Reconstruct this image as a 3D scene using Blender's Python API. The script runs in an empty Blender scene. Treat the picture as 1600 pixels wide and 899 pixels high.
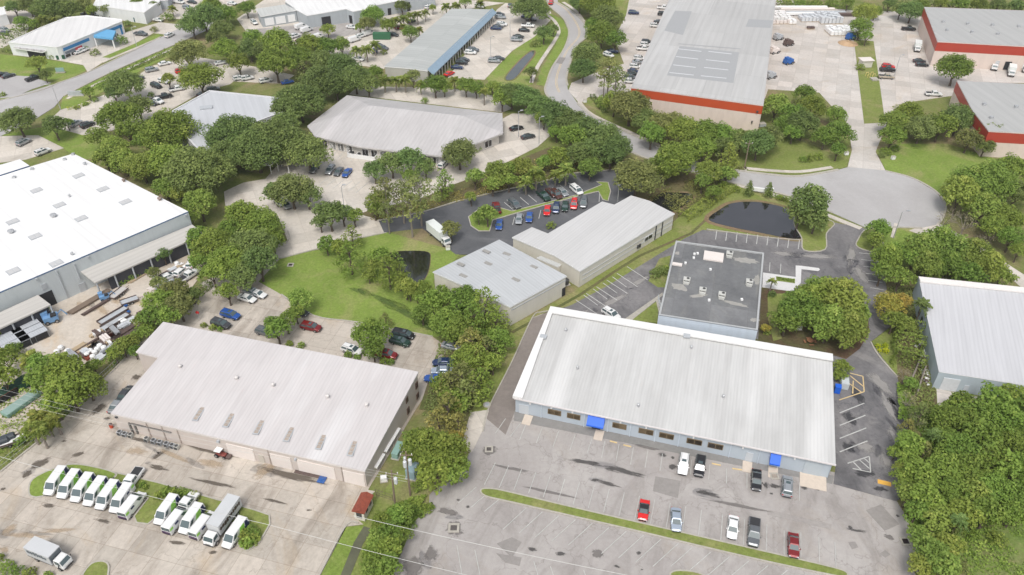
import bpy, bmesh, math, random
import numpy as np
from mathutils import Vector, Matrix
from mathutils.geometry import tessellate_polygon

SC = bpy.context.scene
COL = SC.collection
F, CX, CY, PITCH, H = 1244.0, 800.0, 449.5, math.radians(37.0), 115.0
# ---------------------------------------------------------------- camera
cam = bpy.data.cameras.new('camera'); cam.sensor_width = 36.0; cam.lens = F/1600*36
cam.clip_start = 1.0; cam.clip_end = 6000
co = bpy.data.objects.new('camera', cam); COL.objects.link(co)
co.location = (0, 0, H); co.rotation_euler = (math.radians(90)-PITCH, 0, 0)
SC.camera = co
# ---------------------------------------------------------------- world, sun, exposure
SUN_EL, SUN_AZ = math.radians(58), math.radians(195)      # azimuth clockwise from +Y (view direction)
w = bpy.data.worlds.new('World'); SC.world = w; w.use_nodes = True
nt = w.node_tree; nt.nodes.clear()
sky = nt.nodes.new('ShaderNodeTexSky'); sky.sky_type = 'NISHITA'; sky.sun_disc = False
sky.sun_elevation = SUN_EL; sky.sun_rotation = SUN_AZ; sky.dust_density = 4.0; sky.air_density = 1.2
hs = nt.nodes.new('ShaderNodeHueSaturation'); hs.inputs['Saturation'].default_value = 0.34
bg = nt.nodes.new('ShaderNodeBackground'); bg.inputs['Strength'].default_value = 0.15
wo = nt.nodes.new('ShaderNodeOutputWorld')
nt.links.new(sky.outputs[0], hs.inputs['Color']); nt.links.new(hs.outputs[0], bg.inputs[0]); nt.links.new(bg.outputs[0], wo.inputs[0])
sl = bpy.data.lights.new('sun', 'SUN'); sl.energy = 1.4; sl.angle = math.radians(16); sl.color = (1.0, .97, .925)
so = bpy.data.objects.new('sun', sl); COL.objects.link(so)
sd = Vector((math.sin(SUN_AZ)*math.cos(SUN_EL), math.cos(SUN_AZ)*math.cos(SUN_EL), math.sin(SUN_EL)))
so.rotation_euler = sd.to_track_quat('Z', 'Y').to_euler(); so.location = (0, 0, 300)
SC.view_settings.view_transform = 'Standard'; SC.view_settings.look = 'None'
SC.view_settings.exposure = 0.24; SC.view_settings.gamma = 1.0; SC.view_settings.use_curve_mapping = False
SC.render.resolution_x = 1024; SC.render.resolution_y = 575
SC.cycles.max_bounces = 6; SC.cycles.transparent_max_bounces = 4
try: SC.cycles.use_denoising = True
except Exception: pass

# ---------------------------------------------------------------- mapping: photo position -> place on a level plane
def G(px, py, z=0.0):
    x = (px-CX)/F; y = -(py-CY)/F; c, s = math.cos(PITCH), math.sin(PITCH)
    d = (x, c+y*s, -s+y*c); k = (H-z)/-d[2]
    return Vector((d[0]*k, d[1]*k, z))
def P(v):
    c, s = math.cos(PITCH), math.sin(PITCH)
    dx, dy, dz = v[0], v[1], v[2]-H
    dep = dy*c-dz*s; up = dy*s+dz*c
    return (CX+F*dx/dep, CY-F*up/dep)
def depth(px, py, z=0):
    g = G(px, py, z); return g.y*math.cos(PITCH)+(H-z)*math.sin(PITCH)
def head(px, py, dx, dy):
    a = G(px, py); b = G(px+dx*.5, py+dy*.5); return math.atan2(b.y-a.y, b.x-a.x)

# ---------------------------------------------------------------- materials
def srgb(*c): return tuple((v/255/12.92 if v/255 <= .04045 else ((v/255+.055)/1.055)**2.4) for v in c)
MATS = {}
def nodes(name, rough=.85, spec=.2):
    m = bpy.data.materials.new(name); m.use_nodes = True; t = m.node_tree
    b = t.nodes['Principled BSDF']; b.inputs['Roughness'].default_value = rough
    b.inputs['Specular IOR Level'].default_value = spec
    return m, t, b
def plain(name, col, rough=.6, metal=0, spec=.4, noise=.12, scale=2.0):
    """paint-like material with slight mottling"""
    if name in MATS: return MATS[name]
    m, t, b = nodes(name, rough, spec); b.inputs['Metallic'].default_value = metal
    if noise > 0:
        tc = t.nodes.new('ShaderNodeTexCoord'); n = t.nodes.new('ShaderNodeTexNoise'); n.inputs['Scale'].default_value = scale
        n.inputs['Detail'].default_value = 5
        t.links.new(tc.outputs['Object'], n.inputs['Vector'])
        mx = t.nodes.new('ShaderNodeMix'); mx.data_type = 'RGBA'
        mx.inputs[6].default_value = (*[c*(1-noise) for c in col], 1); mx.inputs[7].default_value = (*[min(1, c*(1+noise)) for c in col], 1)
        t.links.new(n.outputs['Fac'], mx.inputs[0]); t.links.new(mx.outputs[2], b.inputs['Base Color'])
    else: b.inputs['Base Color'].default_value = (*col, 1)
    MATS[name] = m; return m
class T:
    """small node-graph helper"""
    def __init__(s, t): s.t = t; s.tc = t.nodes.new('ShaderNodeTexCoord')
    def n(s, k, **kw):
        o = s.t.nodes.new(k)
        for a, v in kw.items(): setattr(o, a, v)
        return o
    def l(s, a, b): s.t.links.new(a, b)
    def map(s, rot=0, sc=(1, 1, 1)):
        m = s.n('ShaderNodeMapping'); m.inputs['Rotation'].default_value = (0, 0, -rot); m.inputs['Scale'].default_value = sc
        s.l(s.tc.outputs['Object'], m.inputs[0])
        if tuple(sc) == (1, 1, 1): return m.outputs[0]
        m.inputs['Scale'].default_value = (1, 1, 1); q = s.n('ShaderNodeMapping'); q.inputs['Scale'].default_value = sc; s.l(m.outputs[0], q.inputs[0]); return q.outputs[0]
    def noise(s, scale, vec=None, det=6, rough=.6, dist=0):
        n = s.n('ShaderNodeTexNoise'); n.inputs['Scale'].default_value = scale; n.inputs['Detail'].default_value = det
        n.inputs['Roughness'].default_value = rough; n.inputs['Distortion'].default_value = dist
        s.l(vec if vec else s.tc.outputs['Object'], n.inputs['Vector']); return n.outputs['Fac']
    def ramp(s, f, pts):
        r = s.n('ShaderNodeValToRGB'); e = r.color_ramp.elements
        while len(e) < len(pts): e.new(.5)
        for i, (p, c) in enumerate(pts):
            e[i].position = p; e[i].color = (*(c if isinstance(c, tuple) else (c, c, c)), 1)
        s.l(f, r.inputs[0]); return r.outputs[0]
    def mix(s, f, a, b, mode='MIX'):
        m = s.n('ShaderNodeMix', data_type='RGBA', blend_type=mode)
        for i, v in ((0, f), (6, a), (7, b)):
            if isinstance(v, (int, float)): m.inputs[i].default_value = v if i == 0 else (v, v, v, 1)
            elif isinstance(v, tuple): m.inputs[i].default_value = (*v, 1)
            else: s.l(v, m.inputs[i])
        return m.outputs[2]
    def bump(s, f, b, st=.3, d=.1):
        u = s.n('ShaderNodeBump'); u.inputs['Strength'].default_value = st; u.inputs['Distance'].default_value = d
        s.l(f, u.inputs['Height']); s.l(u.outputs[0], b.inputs['Normal'])
def grass_mat(name, a, b_, dry, amt=.5):
    m, t, b = nodes(name, .95, .05); h = T(t)
    c = h.mix(h.ramp(h.noise(.12), [(.3, 0.), (.7, 1.)]), a, b_)
    c = h.mix(h.ramp(h.noise(.055, dist=1.0), [(.5-.1*amt+.05, 0.), (.68, 1.)]), c, dry)
    c = h.mix(h.ramp(h.noise(.33, dist=1.5, det=9, rough=.7), [(.48, 0.), (.72, .5)]), c, dry)
    c = h.mix(h.ramp(h.noise(2.2, det=4), [(.3, .72), (.7, 1.18)]), 0.0, 1.0) if False else h.mix(1.0, c, h.ramp(h.noise(1.6, det=8, rough=.75), [(.22, .55), (.78, 1.38)]), 'MULTIPLY')
    h.l(c, b.inputs['Base Color']); h.bump(h.noise(3, det=4), b, .5, .1); MATS[name] = m; return m
def ground_mat(name, base, dark, lite, rot=0, joint=0, jl=4.5, stain=.5, rust=None, fine=.18, rough=.9, crack=0):
    """concrete or asphalt: mottling at several scales, joints, tyre-darkened and bleached patches"""
    m, t, b = nodes(name, rough, .15); h = T(t); v = h.map(rot)
    c = h.mix(h.ramp(h.noise(.06, dist=.6), [(.35, 0.), (.65, 1.)]), base, lite)
    c = h.mix(h.ramp(h.noise(.16, h.map(rot, (1, .35, 1)), dist=1.2, det=8, rough=.65), [(.62-.14*stain, 0.), (.80-.08*stain, .75*stain)]), c, dark)
    if rust: c = h.mix(h.ramp(h.noise(.09, h.map(rot+.6, (1, .5, 1)), dist=1.5, det=7), [(.56, 0.), (.72, .6)]), c, rust)
    if joint:
        bt = h.n('ShaderNodeTexBrick'); bt.offset = 0.0; bt.inputs['Scale'].default_value = 1.0
        bt.inputs['Brick Width'].default_value = jl; bt.inputs['Row Height'].default_value = jl
        bt.inputs['Mortar Size'].default_value = joint; bt.inputs['Mortar Smooth'].default_value = .3; bt.inputs['Bias'].default_value = 0
        bt.inputs['Color1'].default_value = (.87, .87, .86, 1); bt.inputs['Color2'].default_value = (1.08, 1.07, 1.06, 1); bt.inputs['Mortar'].default_value = (.76, .73, .70, 1)
        h.l(v, bt.inputs['Vector']); c = h.mix(1.0, c, bt.outputs['Color'], 'MULTIPLY')
    if crack:
        vo = h.n('ShaderNodeTexVoronoi', feature='DISTANCE_TO_EDGE'); vo.inputs['Scale'].default_value = .13
        nn = h.n('ShaderNodeMix', data_type='RGBA'); nn.inputs[0].default_value = .06
        h.l(h.tc.outputs['Object'], nn.inputs[6])
        nz = h.n('ShaderNodeTexNoise'); nz.inputs['Scale'].default_value = .5; h.l(h.tc.outputs['Object'], nz.inputs['Vector'])
        sc_ = h.n('ShaderNodeVectorMath', operation='SCALE'); sc_.inputs[3].default_value = 60; h.l(nz.outputs['Color'], sc_.inputs[0]); h.l(sc_.outputs[0], nn.inputs[7])
        h.l(nn.outputs[2], vo.inputs['Vector'])
        c = h.mix(h.ramp(vo.outputs['Distance'], [(.0, crack), (.012, 0.)]), c, dark)
    c = h.mix(1.0, c, h.ramp(h.noise(1.1, det=10, rough=.8), [(.25, 1-fine), (.75, 1+fine)]), 'MULTIPLY')
    h.l(c, b.inputs['Base Color']); h.bump(h.noise(6, det=3), b, .25, .03); MATS[name] = m; return m
def roof_mat(name, base, dirt, rot, rib=.9, amt=.5, ribc=.10, rough=.55, lite=None, rust=None, panel=0):
    """metal roof: standing ribs across rot, grime streaks running along the ribs"""
    m, t, b = nodes(name, rough, .3); h = T(t)
    c = h.mix(h.ramp(h.noise(.35, h.map(rot, (1, .06, 1)), det=8, rough=.7), [(.35, 0.), (.75, amt)]), base, dirt)
    c = h.mix(h.ramp(h.noise(.045, dist=.8), [(.4, 0.), (.7, amt*.8)]), c, dirt)
    c = h.mix(1.0, c, h.ramp(h.noise(1.1, h.map(rot, (1, .03, 1)), det=4), [(.3, .93), (.7, 1.05)]), 'MULTIPLY')
    if lite: c = h.mix(h.ramp(h.noise(.12, h.map(rot, (1, .12, 1)), det=5), [(.55, 0.), (.75, .8)]), c, lite)
    if rust: c = h.mix(h.ramp(h.noise(.5, h.map(rot, (1, .2, 1)), det=9, rough=.75), [(.6, 0.), (.8, .5)]), c, rust)
    if panel:
        bt = h.n('ShaderNodeTexBrick'); bt.offset = .5; bt.inputs['Scale'].default_value = 1
        bt.inputs['Brick Width'].default_value = panel; bt.inputs['Row Height'].default_value = panel*2.2; bt.inputs['Mortar Size'].default_value = .08
        bt.inputs['Color1'].default_value = (.93, .93, .93, 1); bt.inputs['Color2'].default_value = (1.05, 1.05, 1.05, 1); bt.inputs['Mortar'].default_value = (.86, .86, .86, 1)
        h.l(h.map(rot), bt.inputs['Vector']); c = h.mix(1.0, c, bt.outputs['Color'], 'MULTIPLY')
    wv = h.n('ShaderNodeTexWave', bands_direction='X'); wv.inputs['Scale'].default_value = 1/rib*.314; wv.inputs['Distortion'].default_value = .0
    h.l(h.map(rot), wv.inputs['Vector'])
    c = h.mix(1.0, c, h.ramp(wv.outputs['Fac'], [(.0, 1.-ribc), (.25, 1.), (.9, 1.02)]), 'MULTIPLY')
    h.l(c, b.inputs['Base Color'])
    ad = h.n('ShaderNodeMath', operation='ADD'); h.l(wv.outputs['Fac'], ad.inputs[0])
    m2 = h.n('ShaderNodeMath', operation='MULTIPLY'); m2.inputs[1].default_value = .4; h.l(h.noise(.8), m2.inputs[0]); h.l(m2.outputs[0], ad.inputs[1])
    h.bump(ad.outputs[0], b, .18, .05); MATS[name] = m; return m
def wall_mat(name, base, rib=0, dirt=None, amt=.35):
    m, t, b = nodes(name, .8, .2); h = T(t); dirt = dirt or tuple(x*.6 for x in base)
    c = h.mix(h.ramp(h.noise(.7, h.map(0, (1, 1, .25)), det=8, rough=.7), [(.45, 0.), (.8, amt)]), base, dirt)
    h.l(c, b.inputs['Base Color'])
    h.bump(h.noise(4), b, .15, .05); MATS[name] = m; return m

# ---------------------------------------------------------------- object helpers
def link(o, parent=None):
    COL.objects.link(o)
    if parent: o.parent = parent
    return o
def mesh(name, verts, faces, mats, parent=None, fm=None, smooth=False, loc=None):
    me = bpy.data.meshes.new(name); me.from_pydata([tuple(v) for v in verts], [], faces)
    for m in (mats if isinstance(mats, (list, tuple)) else [mats]): me.materials.append(m)
    if fm: me.polygons.foreach_set('material_index', fm)
    if smooth: me.polygons.foreach_set('use_smooth', [True]*len(me.polygons))
    me.update(); o = bpy.data.objects.new(name, me); link(o, parent)
    if loc is not None: o.location = loc
    return o
def tag(o, label=None, cat=None, group=None, kind=None):
    if label: o['label'] = label
    if cat: o['category'] = cat
    if group: o['group'] = group
    if kind: o['kind'] = kind
    return o
def empty(name, loc=(0, 0, 0), rz=0, label=None, cat=None, group=None):
    o = bpy.data.objects.new(name, None); link(o); o.location = loc; o.rotation_euler = (0, 0, rz); o.empty_display_size = .5
    return tag(o, label, cat, group)
def ori(pts):   # counter-clockwise
    a = sum(pts[i][0]*pts[(i+1) % len(pts)][1]-pts[(i+1) % len(pts)][0]*pts[i][1] for i in range(len(pts)))
    return a > 0
def inset(pts, d):
    """offset a 2-D outline inwards by d (pts: Vectors, any z kept)"""
    n = len(pts); s = 1 if ori(pts) else -1; out = []
    for i in range(n):
        a, p, c = pts[i-1], pts[i], pts[(i+1) % n]
        e1 = Vector((p.x-a.x, p.y-a.y)).normalized(); e2 = Vector((c.x-p.x, c.y-p.y)).normalized()
        n1 = Vector((-e1.y, e1.x))*s; n2 = Vector((-e2.y, e2.x))*s
        b = n1+n2; k = d*2/max(.3, b.length_squared)
        out.append(Vector((p.x+b.x*k, p.y+b.y*k, p.z)))
    return out
def smoothpts(pts, k=4, closed=True):
    out = []; n = len(pts); rng = range(n if closed else n-1)
    for i in rng:
        p0, p1, p2, p3 = [Vector(pts[j % n] if closed else pts[min(max(j, 0), n-1)]) for j in (i-1, i, i+1, i+2)]
        for q in range(k):
            t = q/k
            out.append(.5*((2*p1)+(-p0+p2)*t+(2*p0-5*p1+4*p2-p3)*t*t+(-p0+3*p1-3*p2+p3)*t**3))
    if not closed: out.append(Vector(pts[-1]))
    return out
def prism(name, pts, z0, z1, mats, parent=None, side_mat=0):
    """closed outline -> top face(s) and sides; z0<z1"""
    n = len(pts); tr = tessellate_polygon([[Vector((p.x, p.y, 0)) for p in pts]])
    if not ori(pts): pts = pts[::-1]; tr = tessellate_polygon([[Vector((p.x, p.y, 0)) for p in pts]])
    vs = [(p.x, p.y, z1) for p in pts]+[(p.x, p.y, z0) for p in pts]
    fs = []
    for t in tr:
        a, b, c = [pts[i] for i in t]
        fs.append(tuple(t) if (b.x-a.x)*(c.y-a.y)-(b.y-a.y)*(c.x-a.x) > 0 else tuple(t[::-1]))
    k = len(fs); fs += [(i, n+i, n+(i+1) % n, (i+1) % n) for i in range(n)]
    return mesh(name, vs, fs, mats, parent, [0]*k+[side_mat]*n)
def sheet(name, px, z, mat, sm=False, raw=False, parent=None):
    pts = px if raw else [G(x, y, 0) for x, y in px]
    if sm: pts = smoothpts(pts)
    o = prism(name, pts, z-.3, z, mat, parent)
    return o
def strip(name, pts, w, z, mat, h=.12, closed=False, parent=None):
    """kerb / path strip of width w along world points, top at z, thickness h"""
    n = len(pts); L = []; R = []
    for i in range(n):
        a = pts[i-1] if (i > 0 or closed) else pts[i]; c = pts[(i+1) % n] if (i < n-1 or closed) else pts[i]
        d = Vector((c.x-a.x, c.y-a.y)); d.normalize(); q = Vector((-d.y, d.x))*w/2
        L.append((pts[i].x+q.x, pts[i].y+q.y)); R.append((pts[i].x-q.x, pts[i].y-q.y))
    vs = []; fs = []
    for i in range(n): vs += [(*L[i], z), (*R[i], z), (*R[i], z-h), (*L[i], z-h)]
    for i in range(n if closed else n-1):
        a = 4*i; b = 4*((i+1) % n)
        fs += [(a, a+1, b+1, b), (a+1, a+2, b+2, b+1), (a, b, b+3, a+3)]
    if not closed: fs += [(0, 3, 2, 1), (4*n-4, 4*n-3, 4*n-2, 4*n-1)]
    return mesh(name, vs, fs, mat, parent)
def bxv(c, s, rz=0, shear=None):
    """box verts/faces centre c size s"""
    vs = []
    for x in (-.5, .5):
        for y in (-.5, .5):
            for z in (-.5, .5):
                X, Y = x*s[0], y*s[1]
                vs.append((c[0]+X*math.cos(rz)-Y*math.sin(rz), c[1]+X*math.sin(rz)+Y*math.cos(rz), c[2]+z*s[2]))
    return vs, [(0, 1, 3, 2), (4, 6, 7, 5), (0, 4, 5, 1), (2, 3, 7, 6), (0, 2, 6, 4), (1, 5, 7, 3)]
class MB:
    def __init__(s): s.v = []; s.f = []; s.m = []
    def add(s, vf, mi=0):
        k = len(s.v); s.v += list(vf[0]); s.f += [tuple(i+k for i in f) for f in vf[1]]; s.m += [mi]*len(vf[1]); return s
    def box(s, c, sz, rz=0, mi=0): return s.add(bxv(c, sz, rz), mi)
    def tube(s, pts, r, k=6, mi=0):
        rs = r if isinstance(r, (list, tuple)) else [r]*len(pts); vs = []; n = len(pts)
        pts = [Vector(p) for p in pts]
        for i, p in enumerate(pts):
            d = (pts[min(i+1, n-1)]-pts[max(i-1, 0)]).normalized()
            a = d.orthogonal() if abs(d.z) > .9 else Vector((0, 0, 1)).cross(d); a.normalize(); b = d.cross(a)
            vs += [p+(a*math.cos(6.2832*j/k)+b*math.sin(6.2832*j/k))*rs[i] for j in range(k)]
        fs = [(i*k+j, i*k+(j+1) % k, (i+1)*k+(j+1) % k, (i+1)*k+j) for i in range(n-1) for j in range(k)]
        fs += [tuple(range(k))[::-1], tuple((n-1)*k+j for j in range(k))]
        return s.add((vs, fs), mi)
    def build(s, name, mats, parent=None, loc=None, smooth=False):
        o = mesh(name, s.v, s.f, mats, parent, s.m, smooth, loc); return o

def stain_mat(name, col, dens=.85):
    m = bpy.data.materials.new(name); m.use_nodes = True; t = m.node_tree; b = t.nodes['Principled BSDF']; b.inputs['Roughness'].default_value = .85; b.inputs['Specular IOR Level'].default_value = .15; h = T(t)
    oi = h.n('ShaderNodeObjectInfo'); ad = h.n('ShaderNodeVectorMath', operation='ADD'); h.l(h.tc.outputs['Object'], ad.inputs[0])
    sc = h.n('ShaderNodeVectorMath', operation='SCALE'); sc.inputs[0].default_value = (17, 9, 5); h.l(oi.outputs['Random'], sc.inputs[3]); h.l(sc.outputs[0], ad.inputs[1])
    ln = h.n('ShaderNodeVectorMath', operation='LENGTH'); h.l(h.tc.outputs['Object'], ln.inputs[0])
    n1 = h.noise(1.6, ad.outputs[0], 8, .65); mu = h.n('ShaderNodeMath', operation='MULTIPLY_ADD'); mu.inputs[1].default_value = 1.9; mu.inputs[2].default_value = -.95; h.l(n1, mu.inputs[0])
    su = h.n('ShaderNodeMath', operation='ADD'); h.l(ln.outputs['Value'], su.inputs[0]); h.l(mu.outputs[0], su.inputs[1])
    al = h.ramp(su.outputs[0], [(.42, dens), (.78, 0.)]); h.l(al, b.inputs['Alpha'])
    h.l(h.mix(h.noise(3., ad.outputs[0]), tuple(x*.8 for x in col), tuple(x*1.3 for x in col)), b.inputs['Base Color']); MATS[name] = m; return m
# ================================================================= GROUND
R = random.Random(5)
g1, g2 = srgb(118, 150, 62), srgb(98, 132, 50)
M_turf = grass_mat('turf', (.165, .205, .055), (.21, .25, .07), (.29, .26, .13), .35)
M_turf2 = grass_mat('turf_bright', (.165, .235, .05), (.215, .29, .065), (.29, .285, .12), .15)
M_dry = grass_mat('turf_worn', (.13, .14, .055), (.17, .165, .075), (.24, .20, .13), 1.0)
M_rough = grass_mat('rough_ground', (.13, .17, .045), (.20, .22, .075), (.27, .215, .13), .8)
M_soil = grass_mat('leaf_litter', (.12, .10, .055), (.18, .15, .08), (.10, .13, .04), .8)
aA = head(1000, 700, 505, 105)
aC = head(370, 700, 398, 90)
M_con = ground_mat('concrete_front', (.445, .40, .35), (.24, .205, .17), (.51, .465, .41), aC, .06, 4.6, 1.0, (.45, .35, .24), crack=.45)
M_con2 = ground_mat('concrete_drive', (.52, .475, .42), (.32, .28, .24), (.58, .54, .49), .4, .04, 4.6, .6)
M_con3 = ground_mat('concrete_yard', (.50, .46, .42), (.35, .315, .28), (.55, .52, .49), head(1270, 150, 10, -60), .05, 5, .5, (.5, .42, .33))
M_sand = ground_mat('sandy_yard', (.50, .43, .35), (.33, .28, .22), (.56, .51, .45), .3, 0, 5, .6, (.52, .36, .19))
M_asp = ground_mat('asphalt_grey', (.335, .31, .295), (.21, .19, .175), (.41, .385, .365), aA, 0, 1, .95, (.33, .29, .25), fine=.12, crack=.5)
M_aspD = ground_mat('asphalt_dark', (.135, .132, .136), (.055, .055, .06), (.23, .22, .22), aA+.4, 0, 1, .9, (.30, .285, .275), fine=.25, crack=.4)
M_aspM = ground_mat('asphalt_mid', (.093, .096, .102), (.06, .06, .065), (.135, .137, .145), .6, 0, 1, .5, (.19, .19, .195), fine=.15)
M_road = ground_mat('road_asphalt', (.37, .355, .35), (.30, .28, .27), (.43, .42, .415), .3, 0, 1, .4, fine=.07)
M_band = ground_mat('asphalt_brown', (.19, .165, .15), (.13, .115, .105), (.25, .22, .20), aA, 0, 1, .5)
M_kerb = plain('kerb_concrete', (.40, .375, .325), .9, noise=.3)
M_line = plain('line_paint', (.47, .47, .45), .8, noise=.35, scale=1.3)
M_lineY = plain('line_paint_yellow', (.62, .47, .24), .8, noise=.3, scale=1.3)
M_stain = stain_mat('oil_stain', (.13, .11, .09), .8); M_rusts = stain_mat('rust_stain', (.45, .34, .22), .42); M_pale = stain_mat('bleached_patch', (.33, .315, .30), .75); M_drk = stain_mat('sealed_dark_patch', (.06, .06, .065), .7)
M_patch = ground_mat('repair_patch', (.25, .235, .22), (.19, .175, .165), (.29, .27, .255), .3, 0, 1, .3)

def st(o): o['kind'] = 'structure'; return o
big = 3000
st(mesh('ground', [(-big, -400, 0), (big, -400, 0), (big, big*1.6, 0), (-big, big*1.6, 0)], [(0, 1, 2, 3)], M_rough))
LZ = {1: .05, 2: .075, 3: .10, 4: .125, 5: .15, 6: .18, 7: .21}
NS = [0]
def sh(name, px, lay, mat, sm=False):
    NS[0] = (NS[0]+1) % 9; return st(sheet(name, px, LZ[lay]+NS[0]*.0022, mat, sm))
# lawns
sh('lawn', [(420, 392), (495, 392), (600, 362), (720, 395), (700, 420), (676, 440), (690, 470), (700, 525), (676, 527), (646, 521), (555, 504), (490, 494), (440, 461), (395, 450)], 1, M_turf2)
sh('lawn', [(1050, 345), (1160, 262), (1300, 330), (1300, 390), (1200, 372), (1104, 359), (1080, 372), (950, 447), (892, 478), (857, 487), (832, 497), (800, 565), (762, 642), (735, 645), (740, 560), (790, 515), (890, 460), (1054, 356)], 1, M_turf)
sh('lawn', [(1385, 268), (1368, 235), (1400, 225), (1480, 225), (1560, 250), (1540, 330), (1480, 312), (1430, 282)], 1, M_turf2)
sh('lawn', [(1150, 262), (1080, 235), (1180, 200), (1320, 200), (1330, 240), (1322, 262), (1250, 272), (1200, 270)], 1, M_turf)
sh('lawn', [(1395, 357), (1430, 357), (1450, 375), (1420, 420), (1395, 420), (1370, 395), (1338, 380), (1352, 352)], 1, M_turf2)
sh('verge', [(1334, 62), (1365, 65), (1383, 192), (1350, 194)], 3, M_turf)
sh('verge', [(842, 22), (860, 22), (880, 32), (889, 50), (880, 78), (860, 106), (853, 135), (838, 133), (846, 108), (868, 72), (872, 50), (862, 32)], 3, M_turf2)
sh('verge', [(760, 122), (800, 82), (830, 55), (858, 38), (870, 52), (860, 72), (838, 108), (832, 132), (800, 140), (765, 132)], 1, M_turf2)
sh('verge', [(905, 155), (925, 152), (1000, 200), (1020, 232), (985, 215)], 1, M_turf)
sh('verge', [(950, 0), (990, 0), (985, 12), (975, 30), (955, 30)], 1, M_turf)
sh('lawn', [(0, 85), (95, 97), (135, 104), (133, 112), (95, 129), (60, 120), (0, 118)], 1, M_turf2)
sh('verge', [(0, 148), (20, 150), (15, 158), (0, 160)], 3, M_turf)
sh('verge', [(160, 90), (248, 53), (252, 58), (180, 92)], 3, M_turf2)
sh('verge', [(98, 152), (175, 114), (297, 61), (320, 66), (240, 100), (150, 150), (110, 172), (95, 170)], 2, M_turf2)
sh('lawn', [(350, 140), (365, 128), (450, 132), (440, 152)], 3, M_rough)
sh('lawn', [(60, 200), (140, 205), (190, 240), (130, 250), (60, 212), (0, 212)], 1, M_turf2)
sh('lawn', [(590, 780), (625, 735), (670, 740), (672, 790), (645, 819), (632, 854), (605, 905), (500, 905), (540, 824), (568, 820), (553, 806), (583, 768)], 1, M_turf)
sh('lawn', [(540, 824), (571, 822), (560, 850), (530, 905), (498, 905)], 2, M_turf2)
sh('leaf_litter', [(1025, 375), (1070, 330), (1110, 300), (1160, 270), (1000, 250), (940, 300), (1000, 330)], 2, M_soil)
sh('leaf_litter', [(1190, 452), (1230, 440), (1370, 560), (1300, 556), (1180, 540)], 2, M_soil)
sh('lawn', [(1196, 455), (1240, 440), (1260, 470), (1215, 500), (1200, 530), (1196, 520)], 3, M_turf)
sh('leaf_litter', [(400, 300), (570, 330), (680, 300), (860, 230), (980, 255), (890, 275), (800, 297), (600, 345), (560, 345), (500, 345)], 1, M_soil)
sh('leaf_litter', [(700, 545), (800, 515), (760, 600), (735, 645), (655, 640), (668, 600)], 2, M_soil)
sh('scrub_ground', [(1400, 600), (1650, 600), (1700, 950), (1430, 950), (1450, 880), (1425, 780)], 1, M_rough); sh('weedy_clearing', [(1490, 838), (1530, 828), (1640, 815), (1700, 950), (1480, 950)], 3, grass_mat('weeds', (.13, .19, .05), (.19, .24, .07), (.28, .24, .13), 1.0))
sh('scrub_ground', [(1380, 440), (1440, 440), (1465, 640), (1400, 640)], 2, M_soil)
# big paved areas
sh('concrete_lot', [(-60, 785), (0, 739), (80, 674), (150, 605), (205, 548), (265, 500), (330, 447), (385, 430), (440, 461), (490, 494), (555, 504), (646, 521), (676, 527), (712, 550), (700, 590), (668, 612), (650, 640), (575, 766), (586, 768), (552, 806), (568, 820), (542, 823), (498, 905), (480, 960), (-120, 960)], 2, M_con)
sh('asphalt_lot', [(671, 774), (735, 707), (749, 674), (762, 642), (800, 565), (832, 497), (857, 487), (860, 640), (1310, 740), (1400, 782), (1430, 830), (1436, 860), (1430, 960), (590, 960), (610, 899), (632, 854), (645, 819), (670, 792)], 2, M_asp)
sh('asphalt_lane', [(757, 652), (800, 568), (832, 498), (857, 488), (862, 500), (806, 640), (790, 680)], 3, M_band)
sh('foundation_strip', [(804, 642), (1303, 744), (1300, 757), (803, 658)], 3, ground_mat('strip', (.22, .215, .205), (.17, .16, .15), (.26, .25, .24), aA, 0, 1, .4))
sh('asphalt_drive', [(1098, 360), (1200, 372), (1251, 376), (1256, 390), (1288, 390), (1291, 365), (1300, 348), (1354, 358), (1338, 378), (1372, 392), (1385, 450), (1390, 512), (1360, 535), (1402, 590), (1410, 630), (1425, 700), (1430, 760), (1400, 784), (1302, 757), (1306, 726), (1300, 560), (1180, 530), (1020, 500), (985, 502), (944, 530), (870, 500), (857, 489), (892, 478), (950, 447), (1070, 373)], 4, M_aspD)
sh('asphalt_lot', [(592, 346), (660, 333), (720, 315), (800, 296), (850, 285), (892, 273), (935, 268), (1000, 262), (1005, 290), (985, 310), (960, 325), (830, 375), (780, 400), (712, 398), (660, 357), (600, 364)], 3, M_aspM)
sh('concrete_drive', [(600, 346), (604, 364), (563, 373), (495, 390), (437, 405), (400, 445), (330, 455), (310, 445), (400, 400), (450, 378), (440, 350), (415, 330), (352, 322), (350, 300), (380, 286), (415, 280), (430, 262), (490, 225), (560, 235), (690, 252), (760, 200), (800, 178), (850, 178), (868, 205), (840, 230), (760, 270), (700, 292), (650, 315), (590, 325), (560, 335)], 2, M_con2)
sh('road', [(857, 8), (845, -20), (868, -20), (872, 5), (895, 19), (912, 36), (917, 57), (901, 72), (891, 98), (885, 122), (887, 140), (903, 163), (932, 186), (1007, 220), (1060, 245), (1120, 262), (1160, 268), (1200, 273), (1250, 276), (1310, 266), (1325, 262), (1382, 267), (1425, 279), (1462, 300), (1477, 322), (1472, 342), (1462, 352), (1440, 357), (1400, 356), (1354, 357), (1300, 333), (1235, 308), (1200, 299), (1150, 288), (1060, 263), (985, 238), (930, 203), (868, 162), (852, 144), (855, 128), (863, 106), (882, 76), (889, 50), (880, 29)], 4, M_road)
sh('concrete_drive', [(1460, 346), (1490, 362), (1530, 385), (1600, 430), (1620, 470), (1590, 445), (1545, 405), (1420, 361)], 3, M_con2)
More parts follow.
